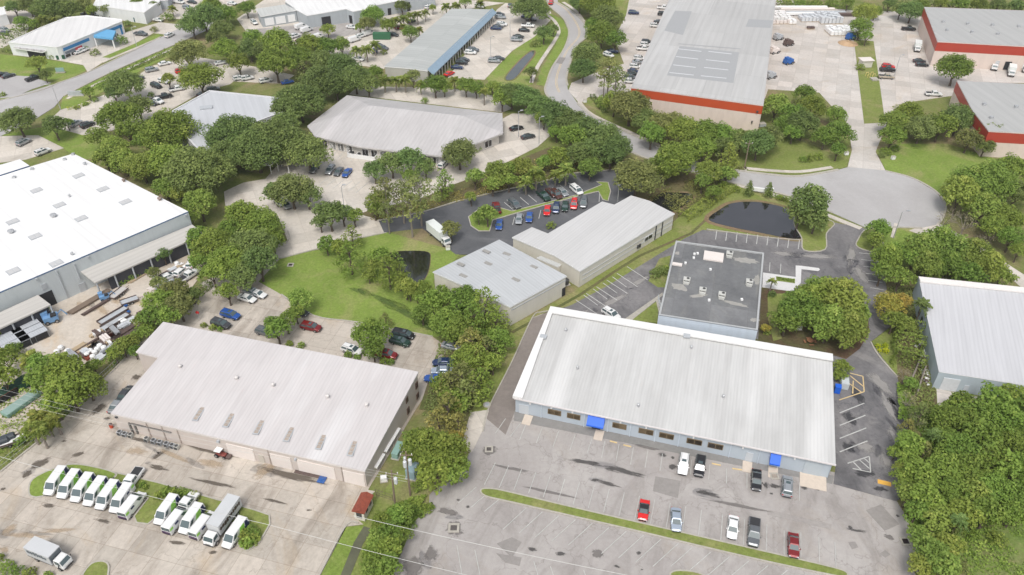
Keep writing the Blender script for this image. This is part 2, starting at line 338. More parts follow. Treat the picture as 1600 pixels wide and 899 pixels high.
sh('concrete_yard', [(1205, -20), (1190, 170), (1200, 140), (1280, 145), (1325, 195), (1331, 235), (1324, 263), (1384, 268), (1368, 238), (1385, 195), (1420, 160), (1488, 150), (1500, 130), (1610, 130), (1610, 70), (1440, 65), (1440, 10), (1400, 18), (1345, 18), (1250, 8)], 2, M_con3)
sh('concrete_lot', [(985, -10), (978, 25), (960, 60), (975, 100), (940, 110), (893, 130), (888, 142), (906, 163), (920, 152), (960, 152), (990, 140), (1060, -20)], 2, M_con3)
sh('concrete_lot', [(700, 122), (777, 15), (790, 5), (860, 12), (862, 30), (835, 58), (800, 80), (757, 125)], 2, M_con2)
sh('concrete_lot', [(600, 108), (640, 72), (700, 20), (790, 5), (600, -10), (420, -5), (370, 30), (400, 70), (480, 70), (545, 100)], 2, M_con2)
sh('asphalt_apron', [(400, 46), (480, 38), (560, 30), (600, 34), (570, 50), (520, 62), (440, 60), (385, 58)], 3, M_asp)
sh('concrete_lot', [(700, 138), (560, 135), (545, 148), (785, 176), (800, 170), (770, 150)], 2, M_con2)
sh('concrete_lot', [(95, 172), (120, 165), (165, 148), (240, 103), (300, 88), (400, 105), (460, 118), (440, 132), (360, 132), (320, 142), (260, 176), (200, 200), (130, 212), (70, 195)], 2, M_con2)
sh('road', [(-150, 172), (0, 158), (95, 129), (137, 114), (260, 55), (310, 30), (345, 38), (297, 60), (175, 113), (100, 150), (85, 168), (50, 190), (0, 214), (-150, 245)], 4, M_road)
sh('asphalt_lot', [(-60, 118), (0, 117), (45, 120), (80, 130), (50, 140), (24, 152), (-60, 160)], 3, M_road)
sh('concrete_apron', [(80, 93), (95, 82), (200, 50), (250, 35), (290, 40), (262, 55), (240, 52), (170, 92), (137, 113), (130, 102)], 2, M_con2)
sh('concrete_lot', [(-60, 215), (60, 212), (100, 232), (40, 250), (-60, 262)], 3, M_con2)
sh('concrete_yard', [(-60, 30), (25, 8), (55, 25), (40, 55), (5, 75), (-60, 80)], 2, M_con2)
sh('concrete_yard', [(140, 22), (230, 18), (300, -10), (420, -10), (300, 30), (250, 30)], 2, M_con2)
sh('sandy_yard', [(-60, 600), (0, 565), (80, 470), (130, 445), (240, 405), (330, 385), (335, 400), (300, 450), (250, 490), (190, 535), (112, 592), (80, 640), (0, 700), (-60, 760)], 2, M_sand)
sh('garden_soil', [(1190, 450), (1238, 457), (1262, 452), (1320, 462), (1356, 492), (1358, 520), (1343, 546), (1322, 562), (1301, 556), (1250, 548), (1184, 538)], 5, grass_mat('garden_mulch', (.10, .065, .045), (.14, .09, .06), (.11, .12, .05), .5))
sh('garden_lawn', [(1199, 460), (1238, 460), (1250, 470), (1218, 482), (1212, 505), (1222, 530), (1208, 534), (1200, 500)], 6, M_turf)
sh('walkway', [(1192, 427), (1243, 434), (1243, 416), (1252, 416.5), (1279, 420), (1281, 422.5), (1278, 424.5), (1252, 421.5), (1251, 443), (1238, 456.5), (1191, 450)], 6, plain('white_paving', (.62, .61, .60), .8))
sh('planter', [(1212, 433), (1242, 437.5), (1242, 444), (1213, 440)], 7, M_turf)
sh('concrete_pad', [(735, 645), (764, 641), (757, 668), (737, 708), (720, 700)], 4, M_con2)
sh('concrete_pad', [(1463, 608), (1600, 635), (1600, 660), (1465, 640)], 3, M_con3)
sh('walkway', [(1035, 458), (1036, 462), (985, 503), (975, 500)], 5, M_kerb)
sh('verge', [(1030, 468), (1027, 505), (985, 503)], 5, M_turf)
sh('planting_bed', [(1013, 440), (1030, 405), (1048, 400), (1040, 450), (1028, 450)], 5, M_turf)
sh('garden_bed', [(1362, 534), (1388, 515), (1400, 530), (1402, 588), (1380, 562)], 5, M_turf)
# kerbed islands : grass top with a concrete rim
def island(px, mat=M_turf, sm=True, w=.28):
    pts = [G(x, y) for x, y in px]
    if sm: pts = smoothpts(pts)
    if not ori(pts): pts = pts[::-1]
    st(prism('island', inset(pts, w*.5) if w > .1 else pts, -.2, .24, mat)); w < .1 or st(strip('kerb', pts, w, .27, M_kerb, .3, closed=True))
island([(1256, 392), (1289, 391), (1291, 366), (1302, 348), (1250, 335), (1240, 350), (1252, 372)], M_turf)
island([(46, 772), (52, 750), (90, 732), (125, 727), (180, 740), (172, 752), (150, 760), (70, 776), (55, 778)], M_turf2)
island([(182, 740), (250, 756), (340, 782), (398, 798), (421, 806), (422, 820), (405, 850), (386, 862), (372, 852), (380, 825), (330, 806), (268, 790), (232, 820), (214, 818), (210, 808), (232, 780), (190, 762), (176, 752)], M_turf, sm=False)
island([(128, 910), (140, 885), (158, 878), (170, 884), (168, 905), (160, 925)], M_turf)
island([(752, 766), (770, 765), (800, 771), (900, 795), (1000, 818), (1100, 841), (1200, 864), (1290, 885), (1320, 894), (1322, 902), (1300, 900), (1200, 879), (1100, 856), (1000, 832), (900, 809), (800, 786), (758, 776)], M_turf)
island([(1050, 902), (1056, 893), (1090, 896), (1110, 910)], M_turf)
island([(732, 340), (748, 328), (775, 324), (800, 331), (900, 306), (940, 290), (932, 285), (950, 286), (954, 300), (950, 315), (942, 313), (935, 300), (905, 307), (850, 322), (800, 336), (770, 345), (765, 362), (748, 362), (736, 354)], M_turf2, sm=False)
island([(1340, 376), (1352, 360), (1375, 362), (1378, 395), (1352, 392), (1338, 385)], M_turf)
# kerbs along roads and lots
def kerb(px, w=.45, z=.27, mat=None):
    pts = smoothpts([G(x, y) for x, y in px], 4, False); st(strip('kerb', pts, w, z, mat or M_kerb, .3))
kerb([(850, -15), (857, 8), (880, 29), (889, 50), (882, 76), (863, 106), (855, 128), (852, 144), (868, 162), (930, 203), (985, 238), (1060, 263), (1150, 288), (1200, 299), (1235, 308), (1300, 333)], .7)
kerb([(872, 5), (895, 19), (912, 36), (917, 57), (901, 72), (891, 98), (885, 122), (887, 134)], .7)
kerb([(903, 163), (932, 186), (1007, 220), (1060, 245), (1120, 262), (1200, 273), (1250, 276), (1310, 266)], .9)
kerb([(1384, 268), (1425, 279), (1462, 300), (1477, 322), (1472, 342), (1466, 350)], .6)
kerb([(1354, 357), (1400, 356), (1440, 357)], .6)
for a in ([(95, 129), (137, 114), (200, 84), (252, 58)], [(100, 151), (175, 113), (297, 60)], [(0, 158), (60, 143), (95, 129)]): kerb(a, .6)
kerb([(755, 675), (763, 640), (800, 566), (832, 497), (845, 489), (860, 487)], .25)
kerb([(592, 345), (660, 332), (720, 314), (800, 295), (850, 284), (892, 272), (960, 266)], .3)
kerb([(437, 405), (495, 390), (563, 373), (600, 365)], .3)
kerb([(422, 388), (451, 377), (450, 362)], .3)
kerb([(499, 900), (540, 823), (560, 818)], .3); kerb([(0, 739), (56, 694), (80, 674)], .35)
kerb([(440, 461), (490, 494), (555, 504), (646, 521), (676, 527)], .3)
kerb([(1360, 535), (1372, 556), (1402, 590)], .3); kerb([(1104, 359), (1200, 372), (1251, 376)], .25)
# footpaths
def path(px, w, mat=M_con2, lay=.20):
    pts = smoothpts([G(x, y) for x, y in px], 4, False); st(strip('footpath', pts, w, lay, mat, .3))
path([(852, 22), (866, 33), (873, 48), (868, 62), (840, 105), (830, 130)], 1.5)
path([(880, 4), (900, 18), (912, 34)], 1.5)
path([(905, 160), (925, 180), (990, 210), (1030, 228)], 1.5)
path([(1150, 289), (1200, 303), (1240, 315), (1300, 340), (1345, 358)], 1.6)
path([(1160, 263), (1200, 267), (1250, 269), (1300, 262)], 1.4)
path([(1165, 270), (1165, 262)], .6)
path([(1394, 372), (1400, 350)], .9); path([(160, 98), (250, 60)], 1.3); path([(105, 155), (180, 118), (290, 68)], 1.3)
# ditches
WET = []
st(strip('drainage_swale', [G(800, 520), G(905, 462), G(960, 425), G(1000, 400), G(1080, 365), G(1103, 344)], .8, .09, M_soil, .05))
st(strip('drainage_swale', [G(575, 825), G(560, 850), G(538, 905)], 1.6, .12, ground_mat('wet_silt', (.10, .10, .07), (.07, .07, .05), (.14, .15, .09)), .05))
M_swale = stain_mat('damp_grass', (.10, .15, .045), .5)
for i, a in enumerate([(600, 470, 34, 6, .42), (640, 492, 40, 7, .5), (672, 512, 24, 7, .5), (560, 455, 20, 4, .3)]): WET.append(a)
# ponds
def water_mat(name, c, r=.06):
    m, t, b = nodes(name, r, 1.0); h = T(t)
    h.l(h.mix(h.ramp(h.noise(.2), [(.4, 0.), (.7, 1.)]), c, tuple(x*1.6 for x in c)), b.inputs['Base Color']); b.inputs['IOR'].default_value = 1.75
    h.bump(h.noise(1.2, det=3), b, .03, .03); return m
M_water = water_mat('pond_water', (.016, .015, .018), .02); M_bank = grass_mat('pond_bank', (.20, .14, .09), (.25, .18, .11), (.16, .17, .06), .5)
def pond(px, bank=1.2, mat=M_water):
    pts = smoothpts([G(x, y) for x, y in px])
    if not ori(pts): pts = pts[::-1]
    st(prism('pond_bank', inset(pts, -bank), -.1, .135, M_bank)); st(prism('pond_water', pts, -.1, .16, mat))
pond([(1107, 344), (1125, 328), (1142, 319), (1170, 316), (1200, 319), (1235, 329), (1245, 345), (1256, 365), (1250, 374), (1225, 372), (1190, 365), (1140, 355)])
pond([(1015, 322), (1030, 303), (1060, 302), (1083, 305), (1075, 318), (1050, 332), (1025, 330)], .8)
pond([(610, 396), (640, 393), (669, 395), (672, 408), (668, 428), (658, 441), (642, 440), (628, 425), (616, 410)], .15, water_mat('dark_pool', (.012, .013, .010), .1))
pond([(790, 122), (815, 93), (832, 80), (834, 86), (820, 104), (803, 124)], .6, water_mat('canal', (.05, .06, .06)))

# ---- painted markings
def marks(name, lines, w=.11, z=.155, mat=M_line):
    b = MB()
    for a, c in lines:
        a = G(*a); c = G(*c); d = c-a; L = d.length
        b.box(((a.x+c.x)/2, (a.y+c.y)/2, z-.02), (L, w, .05), math.atan2(d.y, d.x))
    return st(b.build(name, mat))
def lerp(a, b, t): return (a[0]+(b[0]-a[0])*t, a[1]+(b[1]-a[1])*t)
def row(a, b, c, d, n, i0=0):   # n+1 lines from a-c to b-d, spaced evenly on the ground
    A, B, C_, D = G(*a), G(*b), G(*c), G(*d)
    return [(P(A.lerp(B, i/n)), P(C_.lerp(D, i/n))) for i in range(i0, n+1)]
marks('stall_lines', row((815, 734), (1096, 798), (803, 766), (1091, 838), 12)+row((1129, 805), (1198, 820), (1126, 845), (1197, 862), 2)+[((1225, 830), (1225, 868)), ((1251, 833), (1251, 873)), ((1279, 840), (1280, 880)), ((1304, 848), (1306, 888))])
marks('stall_lines', row((822, 663), (925, 686), (812, 688), (917, 710), 4)+row((945, 690), (1035, 710), (940, 716), (1031, 737), 4)+[((1080, 720), (1079, 742)), ((1109, 727), (1107, 750)), ((1135, 733), (1135, 757)), ((1167, 740), (1167, 764)), ((1249, 755), (1249, 783))])
marks('stall_lines', row((790, 773), (744, 762), (757, 800), (716, 787), 2)+row((822, 795), (1060, 850), (786, 828), (1020, 886), 9)+row((1081, 857), (1230, 892), (1048, 886), (1190, 925), 5)+row((940, 690-1), (790, 655), (918, 710), (774, 678), 6, 5))
marks('stall_lines', [((714, 853), (722, 899)), ((742, 860), (750, 899)), ((774, 724), (757, 758)), ((795, 728), (780, 763)), ((834, 878), (842, 905)), ((860, 886), (868, 910)), ((912, 892), (920, 915))])
marks('wheel_stop_lines', [((902+i*29.3, 800+i*6.9), (910+i*29.3, 808+i*6.9)) for i in range(-2, 5)], .3, mat=M_lineY)
marks('wheel_stop_lines', [((953, 690), (964, 693)), ((974, 696), (986, 699)), ((1112, 725), (1126, 728)), ((1144, 733), (1159, 735))], .3, mat=M_lineY)
marks('stall_lines', row((1120, 360), (1249, 376), (1118, 375), (1247, 390), 8), .18)
marks('stall_lines', row((1203, 411), (1220, 413), (1202, 425), (1219, 428), 1)+row((1342, 396), (1380, 512), (1371, 399), (1391, 516), 10)[0:10], .16)
marks('stall_lines', row((1312, 646), (1312, 707), (1350, 631), (1355, 690), 3), .2)
marks('hatched_bay', [((1328, 584), (1348, 589)), ((1348, 589), (1350, 613)), ((1350, 613), (1311, 626)), ((1328, 588), (1349, 605)), ((1322, 597), (1346, 614)), ((1333, 596), (1332, 616))], .22, mat=M_lineY)
marks('hatched_bay', [((1324, 725), (1358, 714)), ((1358, 714), (1360, 739)), ((1360, 739), (1332, 733)), ((1332, 722), (1345, 735)), ((1342, 719), (1358, 733)), ((1350, 717), (1359, 725))], .2)
marks('stop_bar', [((1371, 753), (1392, 758))], 1.0, mat=plain('stop_yellow', (.75, .42, .08), .8))
marks('stall_lines', row((888, 462), (1020, 442), (985, 498), (1030, 462), 1)[:0]+[((900+i*16, 470-i*10.5), (932+i*16, 491-i*10.5)) for i in range(6)]+[((870+42+i*15, 462-i*9.5), (892+42+i*15, 478-i*9.5)) for i in range(4)], .16)
marks('stall_lines', row((771, 320), (792, 313), (783, 332), (802, 326), 1)+[((788+i*12.5, 317-i*3.8), (801+i*12.5, 328-i*3.8)) for i in range(9)]+row((804, 340), (911, 312), (801, 352), (908, 327), 8)+[((937, 302), (936, 316))], .16)
marks('stall_lines', [((506+i*9.5, 276+i*1.2), (528+i*9.5, 284+i*1.2)) for i in range(0)]+row((520, 232), (560, 238), (508, 245), (548, 252), 4)+row((514, 278), (575, 286), (498, 290), (556, 302), 5), .14, z=.13)
def cline(px, off, mat, name):
    pts = smoothpts([G(x, y) for x, y in px], 4, False); q = []
    for i in range(len(pts)):
        a = pts[max(i-1, 0)]; b = pts[min(i+1, len(pts)-1)]; d = (b-a).normalized(); q.append(pts[i]+Vector((-d.y, d.x, 0))*off)
    st(strip(name, q, .16, .155, mat, .03))
for off in (-.25, .25): cline([(863, 2), (884, 15), (900, 36), (905, 56), (886, 80), (873, 110), (869, 130), (874, 145)], off, M_lineY, 'centre_line')
sh('repair_patch', [(874, 90), (884, 91), (878, 101), (867, 99)], 5, M_patch)
# stains, patches
NB = [0]
def blob(px, py, rx, ry, ang=0, mat=None, lay=3, seed=0, name='stain', dz=0):
    c = G(px, py); ex = G(px+rx*math.cos(ang), py+rx*math.sin(ang))-c; ey = G(px-ry*math.sin(ang), py+ry*math.cos(ang))-c; NB[0] = (NB[0]+1) % 9
    n = 24; vs = [(1.35*math.cos(i/n*6.2832), 1.35*math.sin(i/n*6.2832), 0) for i in range(n)]
    o = mesh(name, vs, [tuple(range(n))], mat); o.rotation_euler = (0, 0, math.atan2(ex.y, ex.x)); o.location = (c.x, c.y, LZ[lay]+.0205+NB[0]*.0008); o.scale = (ex.length, ey.length, 1); o['kind'] = 'structure'
for i, a in enumerate([(62, 725, 24, 8, -.5), (42, 742, 12, 5, -.8), (77, 791, 13, 4, .1), (162, 815, 18, 3.5, .2), (277, 849, 18, 4, .15), (333, 864, 9, 4, 0), (122, 711, 15, 4, -.2), (245, 731, 22, 5, .25),
                       (248, 712, 3.5, 17, .75), (335, 756, 50, 4, .2), (430, 784, 28, 3, .25), (483, 798, 6, 2, 0), (155, 640, 20, 7, -.7), (168, 655, 9, 3, 0), (100, 690, 5, 2, 0), (213, 590, 9, 6, 0), (5, 765, 6, 3, 0)]): blob(*a, mat=M_stain, seed=i)
M_puddle = stain_mat('damp_asphalt', (.10, .094, .09), .78)
for i, a in enumerate([(915, 723, 38, 5, .16), (975, 737, 42, 6, .24), (948, 756, 26, 4, .28), (930, 751, 9, 3, 0), (1110, 773, 26, 5, .22), (1098, 770, 12, 5, 0), (1340, 830, 20, 2.5, .12), (1328, 825, 5, 4, 0), (1035, 712, 9, 4, .1), (1051, 716, 4, 3, 0), (1051, 730, 9, 6, 0), (1257, 763, 7, 4, 0), (1279, 764, 6, 4, 0),
                       (832, 859, 10, 4, .2), (876, 866, 11, 5, .1), (998, 865, 5, 4, 0), (964, 886, 7, 3, .3), (1003, 891, 3, 1.5, 0), (1402, 807, 4, 3, 0), (731, 793, 4, 3, 0), (716, 782, 4, 2, 0), (1210, 760, 12, 5, .2), (1205, 772, 4, 2, 0), (1196, 760, 5, 6, 0)]): blob(*a, mat=M_puddle, seed=i+40)
M_patchs = stain_mat('asphalt_repair', (.19, .175, .165), .85)
for i, a in enumerate([(710, 826, 18, 17, 0), (674, 866, 14, 18, 0), (645, 888, 22, 22, 0), (765, 705, 16, 10, 0), (934, 866, 12, 10, .4), (1389, 840, 12, 5, .3)]): blob(*a, mat=M_patchs, seed=i+80)
sh('repair_patch', [(775, 865), (815, 872), (812, 885), (790, 880)], 3, M_patch)
for q in ([(1353, 798), (1376, 789), (1405, 820), (1382, 830)], [(1325, 848), (1336, 847), (1341, 856), (1331, 859)], [(1374, 866), (1383, 860), (1391, 867), (1383, 872)], [(780, 840), (850, 848), (848, 862), (776, 858)][:0] or [(776, 850), (800, 840), (815, 848), (800, 872)], [(1024, 745), (1063, 752), (1059, 779), (1020, 768)], [(860, 722), (1020, 752), (1018, 768), (850, 738)][:0] or [(1200, 797), (1300, 820), (1298, 828), (1199, 805)]): sh('repair_patch', q, 3, ground_mat('patch', (.30, .275, .26), (.25, .22, .21), (.34, .32, .30)) if q[0][0] == 1200 else M_patch)
def drain(px, py, s=1.0):
    r = empty('storm_drain', G(px, py, .14))
    b = MB(); b.box((0, .75*s, 0), (1.9*s, .4*s, .1)); b.box((0, -.75*s, 0), (1.9*s, .4*s, .1)); b.box((.75*s, 0, 0), (.4*s, 1.1*s, .1)); b.box((-.75*s, 0, 0), (.4*s, 1.1*s, .1)); b.build('rim', M_kerb, r)
    b = MB()
    for i in range(6): b.box((-.5*s+i*.2*s, 0, .0), (.07, 1.1*s, .06))
    b.box((0, 0, -.035), (1.1*s, 1.1*s, .02)); b.build('grate', plain('iron_grate', (.04, .03, .03)), r); return r
tag(drain(709, 825), 'rusty storm drain grate in the round dark patch of the grey lot', 'drain')
tag(drain(764, 702, .8), 'storm drain grate in the dark patch near the concrete ramp', 'drain')
tag(drain(1415, 846, .9), 'storm drain grate at the lot edge under the wood', 'drain')
tag(drain(454, 414, .8), 'concrete drain box in the bright lawn by the concrete drive', 'drain')
tag(drain(1210, 744, .8), 'square drain between the dark car and the silver car at the blue building', 'drain')

# rusty run-off, bleached and sealed areas
for i, a in enumerate([(40, 838, 45, 6, .1), (15, 828, 20, 7, -.6), (6, 860, 12, 6, .3), (90, 830, 40, 4, -.1), (270, 712, 40, 5, .4), (330, 725, 30, 8, .2), (415, 735, 12, 28, .75), (215, 705, 25, 8, .2), (160, 500-14, 16, 8, .7), (130, 478, 16, 6, .4), (185, 470, 14, 8, .4), (150, 445, 14, 6, .2)]): blob(*a, mat=M_rusts, seed=i+200)
for i, a in enumerate([(460, 745, 70, 7, .22), (330, 705, 60, 5, .22), (230, 690, 40, 4, .22)]): blob(*a, mat=M_stain, seed=i+220)
for i, a in enumerate([(1392, 640, 12, 34, .0), (1375, 600, 14, 26, -.2), (1400, 690, 10, 30, 0), (1330, 400, 10, 22, .2), (1280, 402, 40, 5, .05), (1225, 397, 25, 5, .05), (1345, 430, 14, 18, 0), (1352, 700, 18, 12, 0), (960, 470, 28, 7, -.5), (905, 492, 22, 7, -.3), (1000, 440, 20, 5, -.5), (1330, 470, 10, 18, 0), (1385, 720, 12, 20, .1)]): blob(*a, mat=M_pale, lay=4, seed=i+240)
for i, a in enumerate([(1340, 620, 12, 16, 0), (1328, 655, 14, 14, 0), (1325, 700, 12, 12, 0), (1405, 655, 7, 24, 0), (1350, 740, 22, 9, .1), (1375, 765, 18, 6, .2)]): blob(*a, mat=M_drk, lay=4, seed=i+260)
for i, a in enumerate([(800, 733, 40, 3, .2), (700, 800, 20, 8, .3), (1150, 790, 70, 3, .2), (860, 770, 60, 3, .22), (1010, 700, 30, 3, .2)]): blob(*a, mat=M_patchs, seed=i+280)
for i, a in enumerate(WET): blob(*a, mat=M_swale, lay=1, seed=i+300, name='damp_swale')
# ================================================================= BUILDINGS
M_white = plain('white_paint', (.78, .78, .77), .5, noise=.05)
M_trim = plain('trim_grey', (.42, .44, .46), .6)
M_glass = plain('dark_glass', (.035, .03, .028), .12, spec=.6, noise=.3)
M_door = plain('door_grey', (.50, .53, .56), .5, noise=.05)
M_pinkdoor = plain('rollup_white', (.70, .64, .60), .6, noise=.06)
M_metal = plain('galvanised', (.50, .51, .52), .45, .5)
M_black = plain('black_rubber', (.02, .02, .02), .8)
M_dark = plain('dark_interior', (.03, .03, .032), .9)
M_ac = plain('ac_casing', (.50, .50, .47), .5)
M_acd = plain('ac_grille', (.06, .06, .06), .7)
M_blue = plain('awning_blue', (.015, .12, .62), .5, noise=.05)

class Bld: pass
def building(name, label, pts, wallm, roofm, cat='building', faces=None, extra=(), ov=.35, th=.3, parapet=0, band=None, fasm=None, trim=None, pw=.35, group=None):
    """pts: photo corners of the roof outline with their heights (px,py,z). faces: roof faces over outline+extra points."""
    W = [G(x, y, z) for x, y, z in pts]; E = [G(x, y, z) for x, y, z in extra]
    if not ori(W):
        n = len(W); W = W[::-1]
        if faces: faces = [tuple((n-1-i) if i < n else i for i in f)[::-1] for f in faces]
    n = len(W); r = empty(name, Vector((sum(p.x for p in W)/n, sum(p.y for p in W)/n, 0)), 0, label, cat, group)
    o = r.location.copy(); B = Bld(); B.r = r; B.o = o; B.roof = W
    WI = inset(W, ov) if ov else W; B.w = [Vector((p.x, p.y, 0)) for p in WI]; B.wz = [p.z for p in WI]
    # walls
    vs = []; fs = []
    for i in range(n):
        a, b = WI[i], WI[(i+1) % n]; k = len(vs)
        vs += [(a.x-o.x, a.y-o.y, -.3), (b.x-o.x, b.y-o.y, -.3), (b.x-o.x, b.y-o.y, b.z-.05), (a.x-o.x, a.y-o.y, a.z-.05)]; fs.append((k, k+1, k+2, k+3))
    B.wall = mesh('wall', vs, fs, wallm, r)
    if band is not None:   # coloured fascia band round the top of the walls
        bz, bm = band; vs = []; fs = []; WB = inset(WI, -.04)
        for i in range(n):
            a, b = WB[i], WB[(i+1) % n]; k = len(vs)
            vs += [(a.x-o.x, a.y-o.y, a.z-bz), (b.x-o.x, b.y-o.y, b.z-bz), (b.x-o.x, b.y-o.y, b.z+.02), (a.x-o.x, a.y-o.y, a.z+.02)]; fs.append((k, k+1, k+2, k+3))
        mesh('fascia_band', vs, fs, bm, r)
    if parapet:
        inn = inset(W, pw); k = len(W); vs = [(p.x-o.x, p.y-o.y, p.z) for p in W]+[(p.x-o.x, p.y-o.y, p.z) for p in inn]+[(p.x-o.x, p.y-o.y, p.z-parapet) for p in inn]+[(p.x-o.x, p.y-o.y, p.z-.25) for p in W]
        fs = []
        for i in range(k):
            j = (i+1) % k; fs += [(i, j, k+j, k+i), (k+i, k+j, 2*k+j, 2*k+i), (3*k+i, 3*k+j, j, i)]
        mesh('parapet', vs, fs, fasm or wallm, r)
        RP = [Vector((p.x-o.x, p.y-o.y, p.z-parapet)) for p in inn]
        tr = tessellate_polygon([[Vector((p.x, p.y, 0)) for p in RP]])
        fs = [tuple(t) if (RP[t[1]].x-RP[t[0]].x)*(RP[t[2]].y-RP[t[0]].y)-(RP[t[1]].y-RP[t[0]].y)*(RP[t[2]].x-RP[t[0]].x) > 0 else tuple(t[::-1]) for t in tr]
        mesh('roof', RP, fs, roofm, r); B.rz = parapet
    else:
        al = W+E; V = [(p.x-o.x, p.y-o.y, p.z) for p in al]
        if not faces:
            tr = tessellate_polygon([[Vector((p.x, p.y, 0)) for p in W]])
            fs = [tuple(t) if (W[t[1]].x-W[t[0]].x)*(W[t[2]].y-W[t[0]].y)-(W[t[1]].y-W[t[0]].y)*(W[t[2]].x-W[t[0]].x) > 0 else tuple(t[::-1]) for t in tr]
        else: fs = list(faces)
        kf = len(fs); k = len(V); V += [(p.x-o.x, p.y-o.y, p.z-th) for p in W]
        fs += [(i, k+i, k+(i+1) % n, (i+1) % n) for i in range(n)]+[tuple(k+i for i in range(n))[::-1]]
        mesh('roof', V, fs, [roofm, fasm or M_white], r, [0]*kf+[1]*(n+1))
    return B
def wall_of(B, xa, ya):   # wall whose middle is nearest to a photo position
    best = None
    for i in range(len(B.w)):
        a, b = B.w[i], B.w[(i+1) % len(B.w)]; m = P(((a.x+b.x)/2, (a.y+b.y)/2, B.wz[i]*.5)); d = (m[0]-xa)**2+(m[1]-ya)**2
        if best is None or d < best[0]: best = (d, i)
    i = best[1]; return B.w[i], B.w[(i+1) % len(B.w)]
def tpar(a, b, z, px):
    lo, hi = 0., 1.; fa = P((a.x, a.y, z))[0] < P((b.x, b.y, z))[0]
    for _ in range(30):
        m = (lo+hi)/2; p = a.lerp(b, m); x = P((p.x, p.y, z))[0]
        if (x < px) == fa: lo = m
        else: hi = m
    return lo
def put(B, W, name, x0, x1, z0, z1, mat, proud=.06, parent=None, label=None):
    """panel on wall W between two photo columns"""
    a, b = W; zc = (z0+z1)/2; t0, t1 = tpar(a, b, zc, x0), tpar(a, b, zc, x1); p, q = a.lerp(b, t0), a.lerp(b, t1)
    d = (b-a).normalized(); nn = Vector((d.y, -d.x, 0)); c = (p+q)/2+nn*proud/2-B.o
    m = MB(); m.box((c.x, c.y, zc), ((q-p).length, proud+.1, z1-z0), math.atan2(d.y, d.x))
    o = m.build(name, mat, parent or B.r)
    if label: o['label'] = label
    return o, (p, q, nn)
def window(B, W, x0, x1, z0, z1, fr=M_white, gl=None, mull=1):
    f, (p, q, nn) = put(B, W, 'window', x0, x1, z0, z1, fr, .10)
    a, b = p, q; d = (b-a); L = d.length; d.normalize(); m = MB(); rz = math.atan2(d.y, d.x); k = mull+1; gw = (L-.12*(k+1))/k
    for i in range(k):
        c = a+d*(.12+gw/2+i*(gw+.12))+nn*.13-B.o; m.box((c.x, c.y, (z0+z1)/2), (gw, .04, z1-z0-.24), rz)
    m.build('pane', gl or M_glass, f); return f
def awning(B, W, x0, x1, z0, z1, out, mat):
    a, b = W; t0, t1 = tpar(a, b, z0, x0), tpar(a, b, z0, x1); p, q = a.lerp(b, t0)-B.o, a.lerp(b, t1)-B.o
    d = (q-p).normalized(); nn = Vector((d.y, -d.x, 0)); e = nn*out
    V = [(p.x, p.y, z1), (q.x, q.y, z1), (q.x+e.x, q.y+e.y, z0), (p.x+e.x, p.y+e.y, z0), (p.x+e.x, p.y+e.y, z0-.35), (q.x+e.x, q.y+e.y, z0-.35), (p.x, p.y, z0-.35), (q.x, q.y, z0-.35)]
    return mesh('awning', V, [(0, 3, 2, 1), (3, 4, 5, 2), (0, 6, 4, 3), (1, 2, 5, 7), (4, 6, 7, 5)], mat, B.r)
def on_roof(B, name, px, py, z, size, mat, rz=None, mi=None, dz=0):
    g = G(px, py, z+size[2]/2)-B.o; m = MB(); m.box((g.x, g.y, z+size[2]/2+dz), size, rz if rz is not None else 0); return m.build(name, mat, B.r)
def roofz(B, px, py, lo=2, hi=14):
    """height of the (planar) roof under a photo position"""
    a, b, c = B.roof[0], B.roof[1], B.roof[2]; nrm = (b-a).cross(c-a); o = Vector((0, 0, H)); d = G(px, py, 0)-o; t = nrm.dot(a-o)/nrm.dot(d); return (o+d*t)
def skylight(B, px, py, L, w_, rz, mat, slabs=4):
    g = roofz(B, px, py); f = MB(); f.box((g.x-B.o.x, g.y-B.o.y, g.z+.06), (L+.3, w_+.3, .16), rz); o = f.build('skylight', M_trim, B.r)
    m = MB()
    for i in range(slabs):
        k = -L/2+L*(i+.5)/slabs; m.box((g.x-B.o.x+k*math.cos(rz), g.y-B.o.y+k*math.sin(rz), g.z+.15), (L/slabs-.12, w_-.1, .06), rz)
    m.build('pane', mat, o); return o
def turbine(B, px, py, r=.5, mat=M_metal):
    g = roofz(B, px, py); m = MB(); x, y = g.x-B.o.x, g.y-B.o.y
    m.tube([(x, y, g.z-.1), (x, y, g.z+.35)], r*.6, 10); m.tube([(x, y, g.z+.35), (x, y, g.z+.5), (x, y, g.z+.75), (x, y, g.z+.9)], [r*.7, r, r*.95, r*.3], 10); return m.build('roof_vent', mat, B.r, smooth=False)
def acunit(px, py, z, rz, label, s=1.0, grp='air conditioners on the dark flat roof'):
    g = G(px, py, z+.6*s); r = empty('air_conditioner', (g.x, g.y, z), rz, label, 'air conditioner', grp)
    m = MB(); m.box((0, 0, .62*s), (1.9*s, 1.6*s, 1.15*s)); m.box((0, -1.15*s, .4*s), (1.5*s, .7*s, .7*s)); m.build('casing', M_ac, r)
    m = MB(); m.tube([(.3*s, .2*s, 1.2*s), (.3*s, .2*s, 1.27*s)], .42*s, 12); m.build('fan', M_acd, r)
    m = MB(); m.box((0, -.81*s, .62*s), (1.5*s, .04, .7*s)); m.build('grille', M_acd, r); return r

